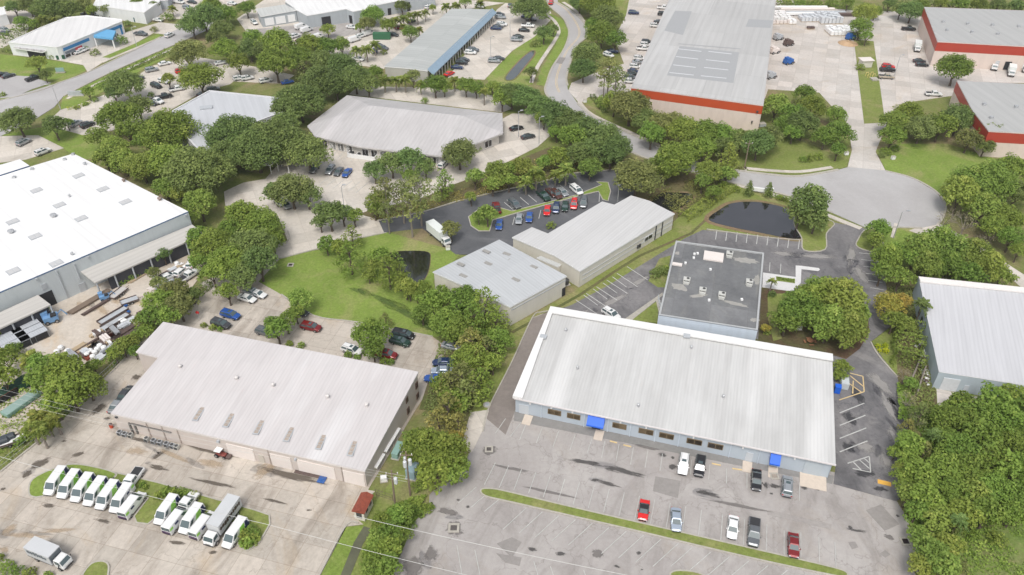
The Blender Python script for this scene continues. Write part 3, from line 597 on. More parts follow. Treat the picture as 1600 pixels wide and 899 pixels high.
# ---- A: long blue-grey building with the white ribbed roof (front right)
rotA = aA
M_roofA = roof_mat('roof_white_ribbed', (.565, .565, .555), (.43, .425, .415), rotA, .62, .9, .05, lite=(.65, .645, .635), rust=(.55, .47, .43))
M_wallA = wall_mat('wall_blue_grey', (.43, .48, .53), dirt=(.36, .41, .45))
A = building('long_building', 'long blue grey single storey building with white ribbed roof facing the big car park', [(801, 621, 4.4), (1306, 726, 4.4), (1300.5, 555.5, 6.2), (860, 481, 6.2)], M_wallA, M_roofA, ov=.45, th=.3)
Wf = wall_of(A, 1050, 700)
def coping(B, pts, w_, z, mat, name='parapet', t=.35):
    q = [G(x, y, zz)-B.o for x, y, zz in pts]; n = len(q)
    q2 = [Vector((p.x, p.y, p.z+z)) for p in q]; L = []; vs = []; fs = []
    for i in range(n):
        a = q2[max(i-1, 0)]; c = q2[min(i+1, n-1)]; d = Vector((c.x-a.x, c.y-a.y)).normalized(); m = Vector((-d.y, d.x))
        if 0 < i < n-1:
            e1 = Vector((q2[i].x-a.x, q2[i].y-a.y)).normalized(); m = Vector((-d.y, d.x))/max(.5, abs(Vector((-e1.y, e1.x)).dot(Vector((-d.y, d.x)))))
        p = q2[i]; o_ = p-Vector((m.x, m.y, 0))*w_
        vs += [(p.x, p.y, p.z), (o_.x, o_.y, p.z-.02), (o_.x, o_.y, p.z-t), (p.x, p.y, p.z-t)]
    for i in range(n-1):
        a, b = 4*i, 4*i+4; fs += [(a, b, b+1, a+1), (a+1, b+1, b+2, a+2), (a+3, a, b, b+3)][:3]; fs[-1] = (a, a+3, b+3, b)
    fs += [(0, 1, 2, 3), (4*n-4, 4*n-1, 4*n-2, 4*n-3)]
    return mesh(name, vs, fs, mat, B.r)
M_cop = plain('coping_white', (.72, .715, .70), .5, noise=.05, scale=.5)
coping(A, [(1300.5, 555.5, 6.2), (860, 481, 6.2), (801, 621, 4.4)], -2.0, .45, M_cop)
for x0, x1 in ((856, 877), (886, 907), (957, 979), (998, 1021), (1030, 1053), (1073, 1097), (1106, 1130)): window(A, Wf, x0, x1, 1.6, 2.9, plain('bronze_frame', (.20, .15, .09), .5), plain('bronze_glass', (.11, .08, .045), .15, spec=.6) if x0 < 1060 else M_glass, 1)
put(A, Wf, 'door', 811, 826, .1, 2.5, M_door); put(A, Wf, 'door', 1165, 1176, .1, 2.4, M_door)
put(A, Wf, 'door', 925, 938, .05, 2.3, plain('glass_door', (.05, .05, .05), .2))
put(A, Wf, 'garage_door', 1256, 1283, .05, 3.4, plain('garage_door', (.42, .47, .51), .5, noise=.06))
awning(A, Wf, 919, 945, 2.5, 4.0, 1.7, M_blue); awning(A, Wf, 1203, 1219, 2.4, 3.9, 1.6, M_blue)
for x in (846, 913, 950, 985, 1024, 1061, 1141, 1186, 1218, 1299): put(A, Wf, 'downpipe', x-.6, x+.6, .1, 4.1, plain('pipe_grey', (.52, .58, .64), .5), .14)
for x in (829, 862, 895, 970, 1010, 1084, 1161, 1242): put(A, Wf, 'wall_lamp', x-1.2, x+1.2, 3.35, 3.75, M_white, .35)
coping(A, [(803, 623, 4.4), (1306.5, 727.5, 4.4)], -.25, .06, plain('gutter', (.66, .63, .62), .5), 'gutter', .28)
for px, py in ((1073, 525), (849, 526)): on_roof(A, 'roof_hatch', px, py, 6.3 if px > 900 else 5.8, (1.4, 1.1, .35), [M_trim], rotA)
for px, py in ((884, 518), (997, 636), (1130, 622), (1080, 545), (902, 577)): turbine(A, px, py, .3)
for px in (827, 938, 1168, 1208, 1270):
    a, b = Wf; t = tpar(a, b, 0, px); p = a.lerp(b, t); d = (b-a).normalized(); c = p+Vector((d.y, -d.x, 0))*1.5
    m = MB(); m.box((c.x, c.y, .12), (4.6 if px == 1270 else 1.7, 3.6 if px == 1270 else 2.6, .10), math.atan2(d.y, d.x)); st(m.build('entrance_slab', plain('entry_slab', (.58, .50, .42), .9)))

# ---- B: square building with the dark flat roof
M_roofB = ground_mat('roof_bitumen', (.205, .21, .215), (.28, .275, .255), (.135, .138, .145), aA, .03, 8, .9, fine=.2)
B_ = building('square_building', 'square pale blue building with dark flat roof and rooftop units', [(1056, 376, 7.0), (1194, 395, 7.0), (1184, 516, 7.0), (1029, 492, 7.0)], wall_mat('wall_pale_blue', (.55, .61, .68)), M_roofB, ov=0, parapet=.35, fasm=plain('coping_grey', (.40, .41, .41), .6), pw=.4)
for px, py in ((1140, 397), (1073, 438), (1098, 454), (1128, 461), (1171, 441)): acunit(px, py, 6.65, aA, {1140: 'white rooftop unit just right of the large cream hatch on dark roof', 1073: 'white rooftop unit near the left edge of the dark flat roof', 1098: 'white rooftop unit with dark louvres near the middle front of dark roof', 1128: 'white rooftop unit at the end of the pale drip stain, dark roof', 1171: 'white rooftop unit near the right edge of the dark flat roof'}[px], .82)
on_roof(B_, 'roof_hatch', 1115, 401, 6.65, (4.6, 3.6, .35), M_pinkdoor, aA); on_roof(B_, 'roof_hatch', 1057, 413, 6.65, (2.6, 1.0, .3), M_pinkdoor, aA)
for px, py in ((1085, 397), (1090, 396), (1084, 403), (1071, 411), (1110, 421), (1108, 469), (1159, 513-45)): on_roof(B_, 'roof_pipe', px, py, 6.65, (.5, .5, .4), M_white)
M_drip = ground_mat('drip_stain', (.30, .295, .27), (.2, .2, .19), (.36, .34, .32), 0, 0, 1, .3)
for px, py, rx, ry, an in ((1165, 407, 20, 4, .15), (1062, 449, 14, 5, .2), (1092, 462, 14, 2.5, -.1), (1150, 475, 22, 2.5, .25), (1183, 437, 5, 7, 0), (1058, 396, 4, 2.5, 0), (1180, 500, 8, 3, 0)):
    o_ = []; rr = random.Random(int(px))
    for i in range(20):
        a = i/20*6.283; k = 1+rr.uniform(-.25, .25); x, y = rx*math.cos(a)*k, ry*math.sin(a)*k; g = G(px+x*math.cos(an)-y*math.sin(an), py+x*math.sin(an)+y*math.cos(an), 6.665)
        o_.append(g-B_.o)
    if not ori(o_): o_ = o_[::-1]
    mesh('water_stain', [(p.x, p.y, 6.662+.001*rx/20) for p in o_], [tuple(range(20))], M_drip, B_.r)

# ---- C: pinkish-white warehouse, front left
rotC = aC
M_roofC = roof_mat('roof_pink_white', (.56, .535, .53), (.48, .45, .445), rotC, .7, .6, .05, lite=(.63, .62, .62), rust=(.60, .50, .48))
M_wallC = wall_mat('wall_cream_pink', (.55, .49, .45), dirt=(.45, .39, .35))
C_ = building('large_warehouse', 'large off white warehouse with notched roof corner behind the row of vans', [(172.5, 646, 4.6), (570, 736.5, 4.6), (654, 581, 7.2), (255, 503, 7.2), (212, 550, 6.4), (247, 559, 6.4)], M_wallC, M_roofC, ov=.2, th=.35, fasm=plain('fascia_pinkish', (.66, .62, .60), .6))
Wc = wall_of(C_, 370, 710); Wr = wall_of(C_, 620, 680)
for x0, x1 in ((356, 398), (424, 456), (466, 524), (537, 570)): put(C_, Wc, 'garage_door', x0, x1, .1, 3.3, M_pinkdoor, .08)
put(C_, Wc, 'door', 405, 413, .1, 2.2, plain('door_cream', (.50, .46, .40)))
for x in (232, 256, 280, 421, 535): put(C_, Wc, 'downpipe', x-.6, x+.6, .2, 4.3, plain('pipe_rust', (.40, .34, .30)), .12)
put(C_, Wc, 'wall_pipe', 205, 268, 2.75, 2.95, plain('pipe_dark', (.15, .14, .13)), .22); put(C_, Wc, 'wall_pipe', 204, 206.5, .2, 2.9, plain('pipe_dark', ()), .2); put(C_, Wc, 'wall_pipe', 212, 214.5, .2, 2.9, plain('pipe_dark', ()), .2)
put(C_, Wc, 'wall_lamp', 340, 344, 3.3, 3.8, M_trim, .4); put(C_, Wc, 'wall_lamp', 461, 464, 3.3, 3.7, M_trim, .4); put(C_, Wc, 'wall_lamp', 181, 184, 3.6, 4.0, M_acd, .3)
for xa, z0, z1 in ((650.5, 3.7, 5.3), (652, .9, 2.3), (635.5, 4.1, 5.4), (637.5, 1., 2.6)): window(C_, Wr, xa-1.6, xa+1.6, z0, z1, plain('brown_frame', (.16, .10, .08)), mull=1)
put(C_, Wr, 'wall_pipe', 600, 622, 1.4, 1.7, M_white, .5); put(C_, Wr, 'wall_pipe', 585, 598, 1.4, 1.7, M_white, .5)
M_sky = plain('skylight_rusty', (.38, .32, .27), .7, noise=.6, scale=2.5)
rC2 = head(420, 650, -84, 155)
for px, py in ((311, 647), (358, 657), (405, 668), (452, 679), (502, 691), (551, 701)): skylight(C_, px, py, 3.3, .85, rC2, M_sky, 4)
for px, py in ((427, 604), (512, 622), (573, 635), (370, 593), (282, 575)): turbine(C_, px, py, .42, plain('vent_pale', (.60, .57, .55)))

# ---- D and E: two warehouses in the centre
rD = head(740, 450, 121, 53)
M_roofD = roof_mat('roof_grey_centre', (.47, .485, .495), (.40, .41, .42), head(740, 450, -104, 51), .8, .45, .06, lite=(.52, .53, .54))
M_wallD = wall_mat('wall_cream', (.62, .59, .52))
D = building('warehouse', 'grey roofed warehouse with cream walls left of the longer cream warehouse', [(676, 425, 5.6), (735, 451, 6.3), (797, 480, 5.6), (886, 431.5, 5.6), (829, 401, 6.3), (780, 374.5, 5.6)], M_wallD, M_roofD, faces=[(0, 1, 4, 5), (1, 2, 3, 4)], ov=.2)
D.roof = [D.roof[i] for i in (0, 1, 2)]
for px, py in ((720, 433-20), (760, 413-20), (724, 431), (763, 412), (792, 393+4), (806, 437), (834, 417), (800, 408)):
    g = G(px, py, 6.05)-D.o; m = MB(); m.box((g.x, g.y, 6.08), (2.0, .9, .12), rD-1.57+1.57); m.build('skylight', plain('skylight_grey', (.30, .29, .27), .5), D.r)
WD = wall_of(D, 840, 480); put(D, WD, 'wall_stripe', 799, 884, 4.3, 4.45, M_trim, .05); put(D, WD, 'door', 878, 884, .1, 2.4, M_dark)
rE = head(900, 390, 112, -90)
M_roofE = roof_mat('roof_pale_centre', (.62, .615, .605), (.53, .52, .50), rE+1.57, .8, .5, .05, lite=(.68, .675, .66), panel=5.5)
M_roofE = roof_mat('roof_pale_centre2', (.54, .535, .53), (.46, .455, .445), rE+1.5708, .8, .5, .05, lite=(.59, .585, .58))
E_ = building('warehouse', 'long cream warehouse with pale roof beside the small coloured car lot', [(800, 371, 5.0), (867, 399.5, 5.15), (906, 424, 5.0), (1054.5, 334, 5.0), (1015, 314, 5.15), (986, 305.5, 5.1), (960, 320, 5.0), (941, 315, 4.8), (856, 365, 4.9), (831, 355, 4.7)], M_wallD, M_roofE, faces=[(0, 1, 8, 9), (1, 4, 5, 6, 7, 8), (1, 2, 3, 4)], ov=.2)
WE = wall_of(E_, 980, 395); put(E_, WE, 'wall_stripe', 910, 1052, 2.9, 3.0, M_trim, .05); put(E_, WE, 'wall_stripe', 910, 1052, 1.6, 1.68, M_trim, .05)
window(E_, WE, 1006, 1019, 1.5, 2.9); put(E_, WE, 'downpipe', 1023.5, 1024.5, .2, 4.6, M_acd, .14); put(E_, WE, 'downpipe', 1033.5, 1034.5, .2, 4.6, M_acd, .14)
for x in (996, 999): put(E_, WE, 'hose_reel', x-1, x+1, 1, 1.9, M_acd, .3)
Lk = building('lean_to', 'low grey lean-to roof between the two cream warehouses', [(845, 400, 3.6), (877, 413, 3.6), (872, 417, 3.2), (838, 403, 3.2)], M_wallD, plain('leanto_roof', (.42, .43, .42)), ov=.1)

# ---- F: hipped roof building, centre back
rF = head(630, 230, 200, 30)
M_roofF = roof_mat('roof_hip', (.49, .475, .47), (.39, .37, .365), rF, 1.2, .6, .05, lite=(.56, .53, .53))
F_ = building('hipped_building', 'wide building with dirty white hipped roof and dark shopfront windows', [(542, 149, 4.2), (480, 197, 4.2), (492, 213, 4.2), (560, 229, 4.2), (690, 244, 4.2), (752, 221, 4.2), (786, 208, 4.2), (785, 177, 4.2)], wall_mat('wall_offwhite', (.60, .57, .53)), M_roofF, faces=[(0, 1, 8), (1, 2, 8), (2, 3, 4, 9, 8), (4, 5, 9), (5, 6, 9), (6, 7, 9), (7, 0, 8, 9)], extra=[(578, 165, 8.2), (722, 181, 8.2)], ov=1.3, th=.5, fasm=plain('fascia_dirty', (.55, .53, .52)))
WF = [wall_of(F_, 526, 228), wall_of(F_, 625, 243)]
for x0 in (503, 516, 529, 542): window(F_, WF[0], x0-.5, x0+9, .5, 2.9, mull=1)
for x0 in (566, 580, 594, 608, 622, 636, 650, 664, 677): window(F_, WF[1], x0, x0+10, .5, 2.9, mull=1)
WF2 = wall_of(F_, 722, 235); window(F_, WF2, 700, 712, .5, 2.8); window(F_, WF2, 722, 738, .5, 2.8)
WF3 = wall_of(F_, 770, 215); window(F_, WF3, 757, 768, .5, 2.8)

# ---- G: white building with blue band and blue porte-cochere, far left
M_roofG = roof_mat('roof_G', (.70, .69, .68), (.56, .55, .54), .3, 3, .5, .03)
M_bluemid = plain('band_blue', (.03, .20, .45), .5)
M_wW = wall_mat('wall_white', (.72, .73, .74))
Gb = building('clinic_building', 'white flat roofed building with blue band and blue entrance canopy', [(12, 66, 5.2), (60, 44, 5.2), (103, 27, 5.2), (135, 24, 5.2), (190, 30, 5.2), (191, 33, 5.2), (96, 72, 5.2), (88, 74, 5.2)], M_wW, M_roofG, ov=.15, parapet=.3, fasm=M_white, pw=.3)
WG = wall_of(Gb, 145, 62); put(Gb, WG, 'blue_band', 99, 139, 3.0, 4.1, M_bluemid, .1); put(Gb, WG, 'blue_band', 163, 190, 3.0, 4.1, M_bluemid, .1); put(Gb, WG, 'blue_band', 97.2, 99.5, .2, 3.6, M_bluemid, .1); put(Gb, WG, 'blue_band', 188, 190.5, .2, 4.1, M_bluemid, .1)
put(Gb, WG, 'sign_panel', 102, 117, 1.6, 2.5, plain('sign_grey', (.18, .20, .24)), .1); put(Gb, WG, 'sign_panel', 117.5, 128, 1.6, 2.5, plain('sign_red', (.45, .06, .08)), .1)
for x0, x1 in ((103, 110), (112, 120), (122, 132), (168, 175), (177, 184)): put(Gb, WG, 'window', x0, x1, .4, 1.4, M_glass, .06)
cp = empty('entrance_canopy', G(162, 62), 0, 'bright blue pitched entrance canopy in front of the white building', 'canopy')
q = [G(x, y, 4.4)-cp.location for x, y in ((151, 44), (181, 48), (176, 60), (146, 57))]
V = [(p.x, p.y, p.z) for p in q]+[(p.x, p.y, p.z-.7) for p in q]; mesh('canopy_roof', V, [(3, 2, 1, 0), (0, 1, 5, 4), (1, 2, 6, 5), (2, 3, 7, 6), (3, 0, 4, 7), (4, 5, 6, 7)], plain('canopy_blue', (.12, .36, .60), .5), cp)
for p in (q[1], q[2], q[3]):
    m = MB(); m.box((p.x*.93, p.y*.93, 2), (.4, .4, 4)); m.build('post', M_white, cp)
G2 = building('carport_shed', 'striped grey carport roof attached to the end of the white building', [(20, 75, 3.4), (40, 70, 3.6), (87, 74, 3.6), (66, 82, 3.2)], M_dark, roof_mat('roof_carport', (.44, .43, .42), (.25, .24, .24), .4, 2.5, .8, .3), ov=1.2)

# ---- H: long narrow building with blue metal mansard
M_roofH = roof_mat('roof_H', (.42, .435, .42), (.36, .37, .36), head(690, 60, -100, 85), 2.0, .4, .03, lite=(.46, .47, .455), panel=6)
M_wallH = wall_mat('wall_H', (.46, .45, .41))
Hb = building('strip_building', 'long narrow grey roofed strip building with pale blue metal canopy along its side', [(600, 104, 4.4), (640, 107, 5.0), (668, 111, 4.6), (770, 15, 4.6), (735, 14, 5.0), (705, 14, 4.4)], M_wallH, M_roofH, faces=[(0, 1, 4, 5), (1, 2, 3, 4)], ov=.2)
aw = [G(x, y, z)-Hb.o for x, y, z in ((668, 108, 4.9), (769, 13, 4.9), (776, 20, 3.3), (677, 117, 3.3))]
V = [(p.x, p.y, p.z) for p in aw]+[(p.x, p.y, p.z-.3) for p in aw]; mesh('metal_canopy', V, [(0, 3, 2, 1), (3, 0, 4, 7), (2, 3, 7, 6), (1, 2, 6, 5), (4, 5, 6, 7)], roof_mat('mansard_blue', (.27, .37, .46), (.23, .30, .38), head(690, 60, 100, -95), .6, .4, .2), Hb.r)
for i in range(26):
    p = aw[3].lerp(aw[2], (i+.3)/26); m = MB(); m.box((p.x-.2, p.y, 1.5), (.35, .35, 3.0)); m.build('column', M_wallH, Hb.r)
WH = wall_of(Hb, 722, 70)
for i in range(22):
    a, b = WH; t = (i+.5)/22; c = a.lerp(b, t)-Hb.o; d = (b-a).normalized(); m = MB(); m.box((c.x+d.y*.08, c.y-d.x*.08, 1.4), (1.6, .12, 2.4), math.atan2(d.y, d.x)); m.build('window', M_glass, Hb.r)

# ---- I: big white-roofed building, left edge
rI = head(200, 380, -282, 122)
M_roofI = roof_mat('roof_bright_white', (.76, .76, .755), (.66, .65, .63), rI, 2.0, .4, .03, rust=(.74, .70, .66))
M_wallI = wall_mat('wall_pale_grey', (.52, .555, .57))
M_edge = plain('edge_blue', (.03, .16, .42), .5)
I_ = building('white_warehouse', 'very large bright white roofed warehouse with blue edge at the left of the photo', [(294, 330.5, 8.8), (115, 240, 8.8), (46, 261, 8.8), (-140, 320, 8.8), (-300, 420, 8.8), (-140, 515, 8.8), (10, 452, 8.8)], M_wallI, M_roofI, ov=0, th=.35, fasm=M_edge)
I2 = building('white_annexe', 'low white roofed annexe with blue edge behind the large white warehouse', [(46, 259, 7.4), (31, 249, 7.4), (-120, 292, 7.4), (-120, 312, 7.4)], M_wallI, M_roofI, ov=0, th=.35, fasm=M_edge)
M_skyI = plain('skylight_pale', (.50, .50, .50), .5, noise=.25, scale=4)
for px, py in ((123, 275), (161, 296), (196, 316), (57, 298), (93, 321), (127, 342), (20, 347), (55, 370), (88, 412), (21, 424)): skylight(I_, px, py, 2.4, 1.9, rI, M_skyI, 2)
for px, py, s in ((109, 308, .35), (84, 339, .8), (18, 364, .8), (194, 284, .5), (250, 313, .6), (133, 258, .5), (113, 399, .4)): turbine(I_, px, py, s, plain('vent_rust', (.24, .19, .16)) if px in (194, 250) else M_metal)
for px, py in ((22, 277), (50, 264), (101, 249), (114, 241)): on_roof(I_, 'roof_pipe', px, py, 8.8, (.8, .8, .5), M_metal)
Wi = wall_of(I_, 150, 400)
put(I_, Wi, 'loading_door', 63, 85, .1, 4.0, M_dark, .05); put(I_, Wi, 'louvre', 65, 73, 4.9, 6.3, M_trim, .1); put(I_, Wi, 'downpipe', 96, 97.4, .3, 8.3, M_trim, .2); put(I_, Wi, 'downpipe', 119.5, 121, 3.5, 8, M_trim, .2)
put(I_, Wi, 'door', 124, 134, .1, 2.4, M_trim, .1)
for px in (57, 137, 290): put(I_, Wi, 'rain_head', px-1.5, px+1.5, 7.9, 8.4, M_trim, .35)
def canopy(label, pts, zt, mat, posts, back=True):
    W = [G(x, y, z) for x, y, z in pts]; r = empty('loading_canopy', Vector((W[0].x, W[0].y, 0)), 0, label, 'canopy', 'canopies of the large white warehouse'); o = r.location
    if not ori(W): W = W[::-1]
    V = [(p.x-o.x, p.y-o.y, p.z) for p in W]+[(p.x-o.x, p.y-o.y, p.z-.35) for p in W]
    mesh('canopy_roof', V, [(0, 1, 2, 3), (7, 6, 5, 4)]+[(i, 4+i, 4+(i+1) % 4, (i+1) % 4) for i in range(4)], mat, r)
    for (x, y) in posts:
        g = G(x, y, zt); m = MB(); m.box((g.x-o.x, g.y-o.y, (zt-.35)/2), (.3, .3, zt-.35)); m.build('post', M_trim, r)
    a, b = G(*posts[0], zt)-o, G(*posts[-1], zt)-o; a, b = a.lerp(b, .03), a.lerp(b, .9); d = (b-a).normalized(); m = MB(); c = (a+b)/2+Vector((-d.y, d.x, 0))*(.5 if (Vector((-d.y, d.x, 0)).y > 0) else -.5)
    m.box((c.x, c.y, (zt-.6)/2), ((b-a).length, .15, zt-.6), math.atan2(d.y, d.x)); m.build('screen_wall', plain('screen_dark', (.055, .055, .065), .8), r)
    return r
M_can = roof_mat('roof_canopy', (.50, .48, .45), (.42, .40, .37), rI+1.57, 1.2, .6, .08)
canopy('long pale sloping canopy along the near wall of the large white warehouse', [(300, 351, 5.4), (320, 365, 4.2), (148, 442, 4.2), (125, 424, 5.4)], 4.1, M_can, [(318, 366), (290, 378), (262, 391), (234, 403), (206, 416), (178, 428), (150, 441)])
canopy('second pale canopy in the lower left corner of the large white warehouse', [(59, 461, 5.0), (79, 476, 4.0), (-60, 541, 4.0), (-80, 525, 5.0)], 3.9, M_can, [(78, 477), (48, 490), (18, 504), (-10, 518)])

# ---- J: flat grey building, upper left centre
M_roofJ = roof_mat('roof_J', (.50, .51, .53), (.44, .45, .47), .4, 6, .4, .02, lite=(.55, .56, .58))
J = building('flat_building', 'flat pale grey building half hidden by the big oaks', [(327, 141, 6), (436, 152, 6), (455, 170, 6), (395, 192, 6), (315, 240, 6), (262, 183, 6), (270, 172, 6)], wall_mat('wall_J', (.55, .55, .55)), M_roofJ, ov=0, parapet=.25, fasm=plain('coping_pale', (.60, .60, .61)), pw=.5)
on_roof(J, 'roof_hatch', 322, 168, 5.8, (4, 2.5, .3), M_trim, .3)

# ---- K, L, M: red-banded warehouses
M_red = plain('band_red', (.47, .075, .025), .5, noise=.08, scale=.3); M_red2 = plain('band_red2', (.40, .055, .035), .5, noise=.08, scale=.3)
M_wallK = wall_mat('wall_pink_cream', (.66, .56, .50))
rK = head(1100, 60, -60, 137)
M_roofK = roof_mat('roof_K', (.475, .47, .46), (.40, .395, .385), rK+1.5708, 2.5, .5, .03, lite=(.50, .50, .50), panel=9)
K = building('red_banded_warehouse', 'huge grey roofed warehouse with red band on its near end wall, top centre', [(986, 137, 9.5), (1193, 165, 9.5), (1203, 80, 9.5), (1216, -30, 9.5), (1058, -30, 9.5)], M_wallK, M_roofK, ov=.1, th=.3, band=(3.1, M_red), fasm=plain('edge_pinkish', (.62, .55, .52)))
M_pat = plain('roof_patch', (.345, .35, .355), .7, noise=.15); M_rl = plain('roof_light', (.58, .59, .60), .5)
def rpatch(B, px, z, mat, name='roof_patch'):
    q = [G(x, y, z)-B.o for x, y in px]
    if not ori(q): q = q[::-1]
    return mesh(name, [(p.x, p.y, p.z) for p in q], [tuple(range(len(q)))], mat, B.r)
rpatch(K, [(1062, 72), (1155, 82), (1146, 130), (1042, 118)], 9.52, M_pat); rpatch(K, [(1055, 17), (1081, 18), (1067, 55), (1038, 48)], 9.52, M_pat); rpatch(K, [(1170, 30), (1208, 32), (1204, 44), (1165, 42)], 9.52, M_pat)
for (x0, y0, x1, y1) in ((1107, 80, 1143, 84), (1103, 93, 1140, 97), (1100, 105, 1138, 109), (1095, 118, 1135, 122), (1060, 76, 1096, 80), (1056, 88, 1091, 92), (1052, 101, 1087, 105), (1046, 113, 1084, 117), (1060, 68, 1157, 76)):
    rpatch(K, [(x0, y0), (x1, y1), (x1, y1+1.1), (x0, y0+1.1)], 9.55, M_rl if x1-x0 < 60 else M_pat, 'roof_light_strip')
Wk = wall_of(K, 1090, 175); put(K, Wk, 'downpipe', 1190, 1191.2, .5, 9, M_metal, .3); put(K, Wk, 'wall_lamp', 1174, 1176, 3, 3.8, M_acd, .3); put(K, Wk, 'wall_lamp', 1182, 1185, 7, 7.5, M_acd, .5)
M_roofL = roof_mat('roof_L', (.41, .41, .40), (.36, .36, .35), .1, 4, .4, .02)
L_ = building('red_banded_warehouse', 'grey roofed warehouse with red band and truck bays, top right corner', [(1444, 11, 9.5), (1465, 65, 9.5), (1610, 73, 9.5), (1760, 84, 9.5), (1700, 20, 9.5)], M_wallK, M_roofL, ov=.1, band=(3.6, M_red2), fasm=plain('edge_pinkish', ()))
WL = wall_of(L_, 1540, 90)
for x0, x1, zt in ((1507, 1513, 2.6), (1569, 1579, 3.4), (1474, 1484, 4.2)): put(L_, WL, 'loading_door', x0, x1, .3, zt, M_dark if x0 != 1474 else M_pinkdoor, .1)
for px, py in ((1474, 34), (1512, 37), (1551, 39), (1592, 41), (1480, 47), (1519, 50), (1559, 53)): on_roof(L_, 'roof_vent', px, py, 9.5, (1, 1, .8), M_metal)
Mb = building('red_banded_warehouse', 'lower grey roofed warehouse with red side band at the right edge', [(1495, 126, 8.5), (1640, 133, 8.5), (1720, 215, 8.5), (1545, 205, 8.5), (1519, 172, 8.5)], M_wallK, M_roofL, ov=.1, band=(3.6, M_red2), fasm=plain('edge_pinkish', ()))
for px, py in ((1538, 163), (1588, 167), (1549, 184)): on_roof(Mb, 'roof_vent', px, py, 8.5, (1, 1, .8), M_metal)

# ---- N: pale roof building on the right edge
rN = head(1530, 520, 28, 150)
M_roofN = roof_mat('roof_N', (.53, .53, .545), (.47, .47, .49), rN+1.5708, .8, .4, .05, lite=(.58, .58, .59))
N_ = building('side_warehouse', 'pale metal roofed warehouse with blue grey walls at the right edge', [(1435, 432, 5.6), (1467, 581, 4.6), (1600, 602, 4.6), (1760, 630, 4.6), (1760, 470, 5.6), (1600, 449, 5.6)], wall_mat('wall_grey_blue', (.42, .48, .52)), M_roofN, ov=.05, th=.12, fasm=M_white)
coping(N_, [(1435, 434, 5.6), (1600, 451, 5.6), (1760, 472, 5.6)], 1.9, .35, plain('coping_cream', (.72, .69, .66)), 'parapet')
Wn = wall_of(N_, 1535, 605); put(N_, Wn, 'garage_door', 1471, 1497, .1, 3.3, plain('door_lightgrey', (.60, .62, .64)), .08); put(N_, Wn, 'door', 1505, 1512, .1, 2.2, M_door, .08)
Wn2 = wall_of(N_, 1448, 530)
for x0, z0 in ((1437, 1.5), (1440, 1.5)): put(N_, Wn2, 'window', x0-.4, x0+.8, z0, z0+1.5, M_dark, .05)

# ---- O: grey and white buildings at the top
M_wallO = wall_mat('wall_grey_O', (.40, .43, .45)); M_roofO = roof_mat('roof_O', (.72, .72, .71), (.62, .61, .60), .4, 3, .4, .03)
O1 = building('dock_building', 'low grey loading dock building with pale roof left of the white vans', [(400, 14, 5.2), (445, 7, 5.6), (464, 16, 5.2), (407, 26, 4.8)], M_wallO, roof_mat('roof_O1', (.50, .51, .49), (.44, .44, .42), .4, 1.5, .5, .05), ov=.3)
w1 = wall_of(O1, 436, 28)
for x0, x1 in ((414, 428), (431, 446), (450, 461)): put(O1, w1, 'loading_door', x0, x1, .6, 3.6, M_white, .1)
O2 = building('white_roofed_building', 'grey walled building with bright white roof and dark loading door, top of photo', [(445, 2, 5.8), (464, 16, 5.4), (480, 24.5, 5.4), (541, 14, 6.0), (552, 18, 5.6), (588, 12, 5.6), (575, -14, 5.8), (470, -20, 5.8)], M_wallO, M_roofO, ov=.1, th=.3, fasm=M_white)
w2 = wall_of(O2, 510, 30); put(O2, w2, 'loading_door', 503, 517, .1, 3.9, M_dark, .08); put(O2, wall_of(O2, 547, 26), 'loading_door', 546, 550.5, .1, 3.5, M_dark, .08)
O3 = building('grey_building', 'grey walled building with pale roof behind palms at the top of the photo', [(588, 8, 5.5), (640, -2, 5.5), (680, -8, 5.5), (640, -30, 5.5), (560, -20, 5.5)], M_wallO, M_roofO, ov=.1)
w3 = wall_of(O3, 620, 10); put(O3, w3, 'loading_door', 636, 648, .1, 4, M_dark, .08); put(O3, w3, 'loading_door', 606, 611, .1, 3, M_dark, .08)
P1 = building('pale_roofed_building', 'pale roofed building at the top left behind the row of trees', [(145, 8, 5), (225, 20, 5), (250, 2, 5), (240, -20, 5), (160, -20, 5)], M_wW, M_roofO, ov=.1)
Q1 = building('pale_shed', 'small pale shed roof at the extreme top left edge', [(-60, 12, 4.5), (6, 11, 4.5), (10, 22, 4.5), (-60, 38, 4.5)], M_wW, M_roofO, ov=.1)
Q2 = building('grey_shed', 'grey shed behind the road trees near the top left', [(228, 2, 4), (262, 0, 4), (270, -14, 4), (240, -16, 4)], M_wallO, M_roofO, ov=.1)
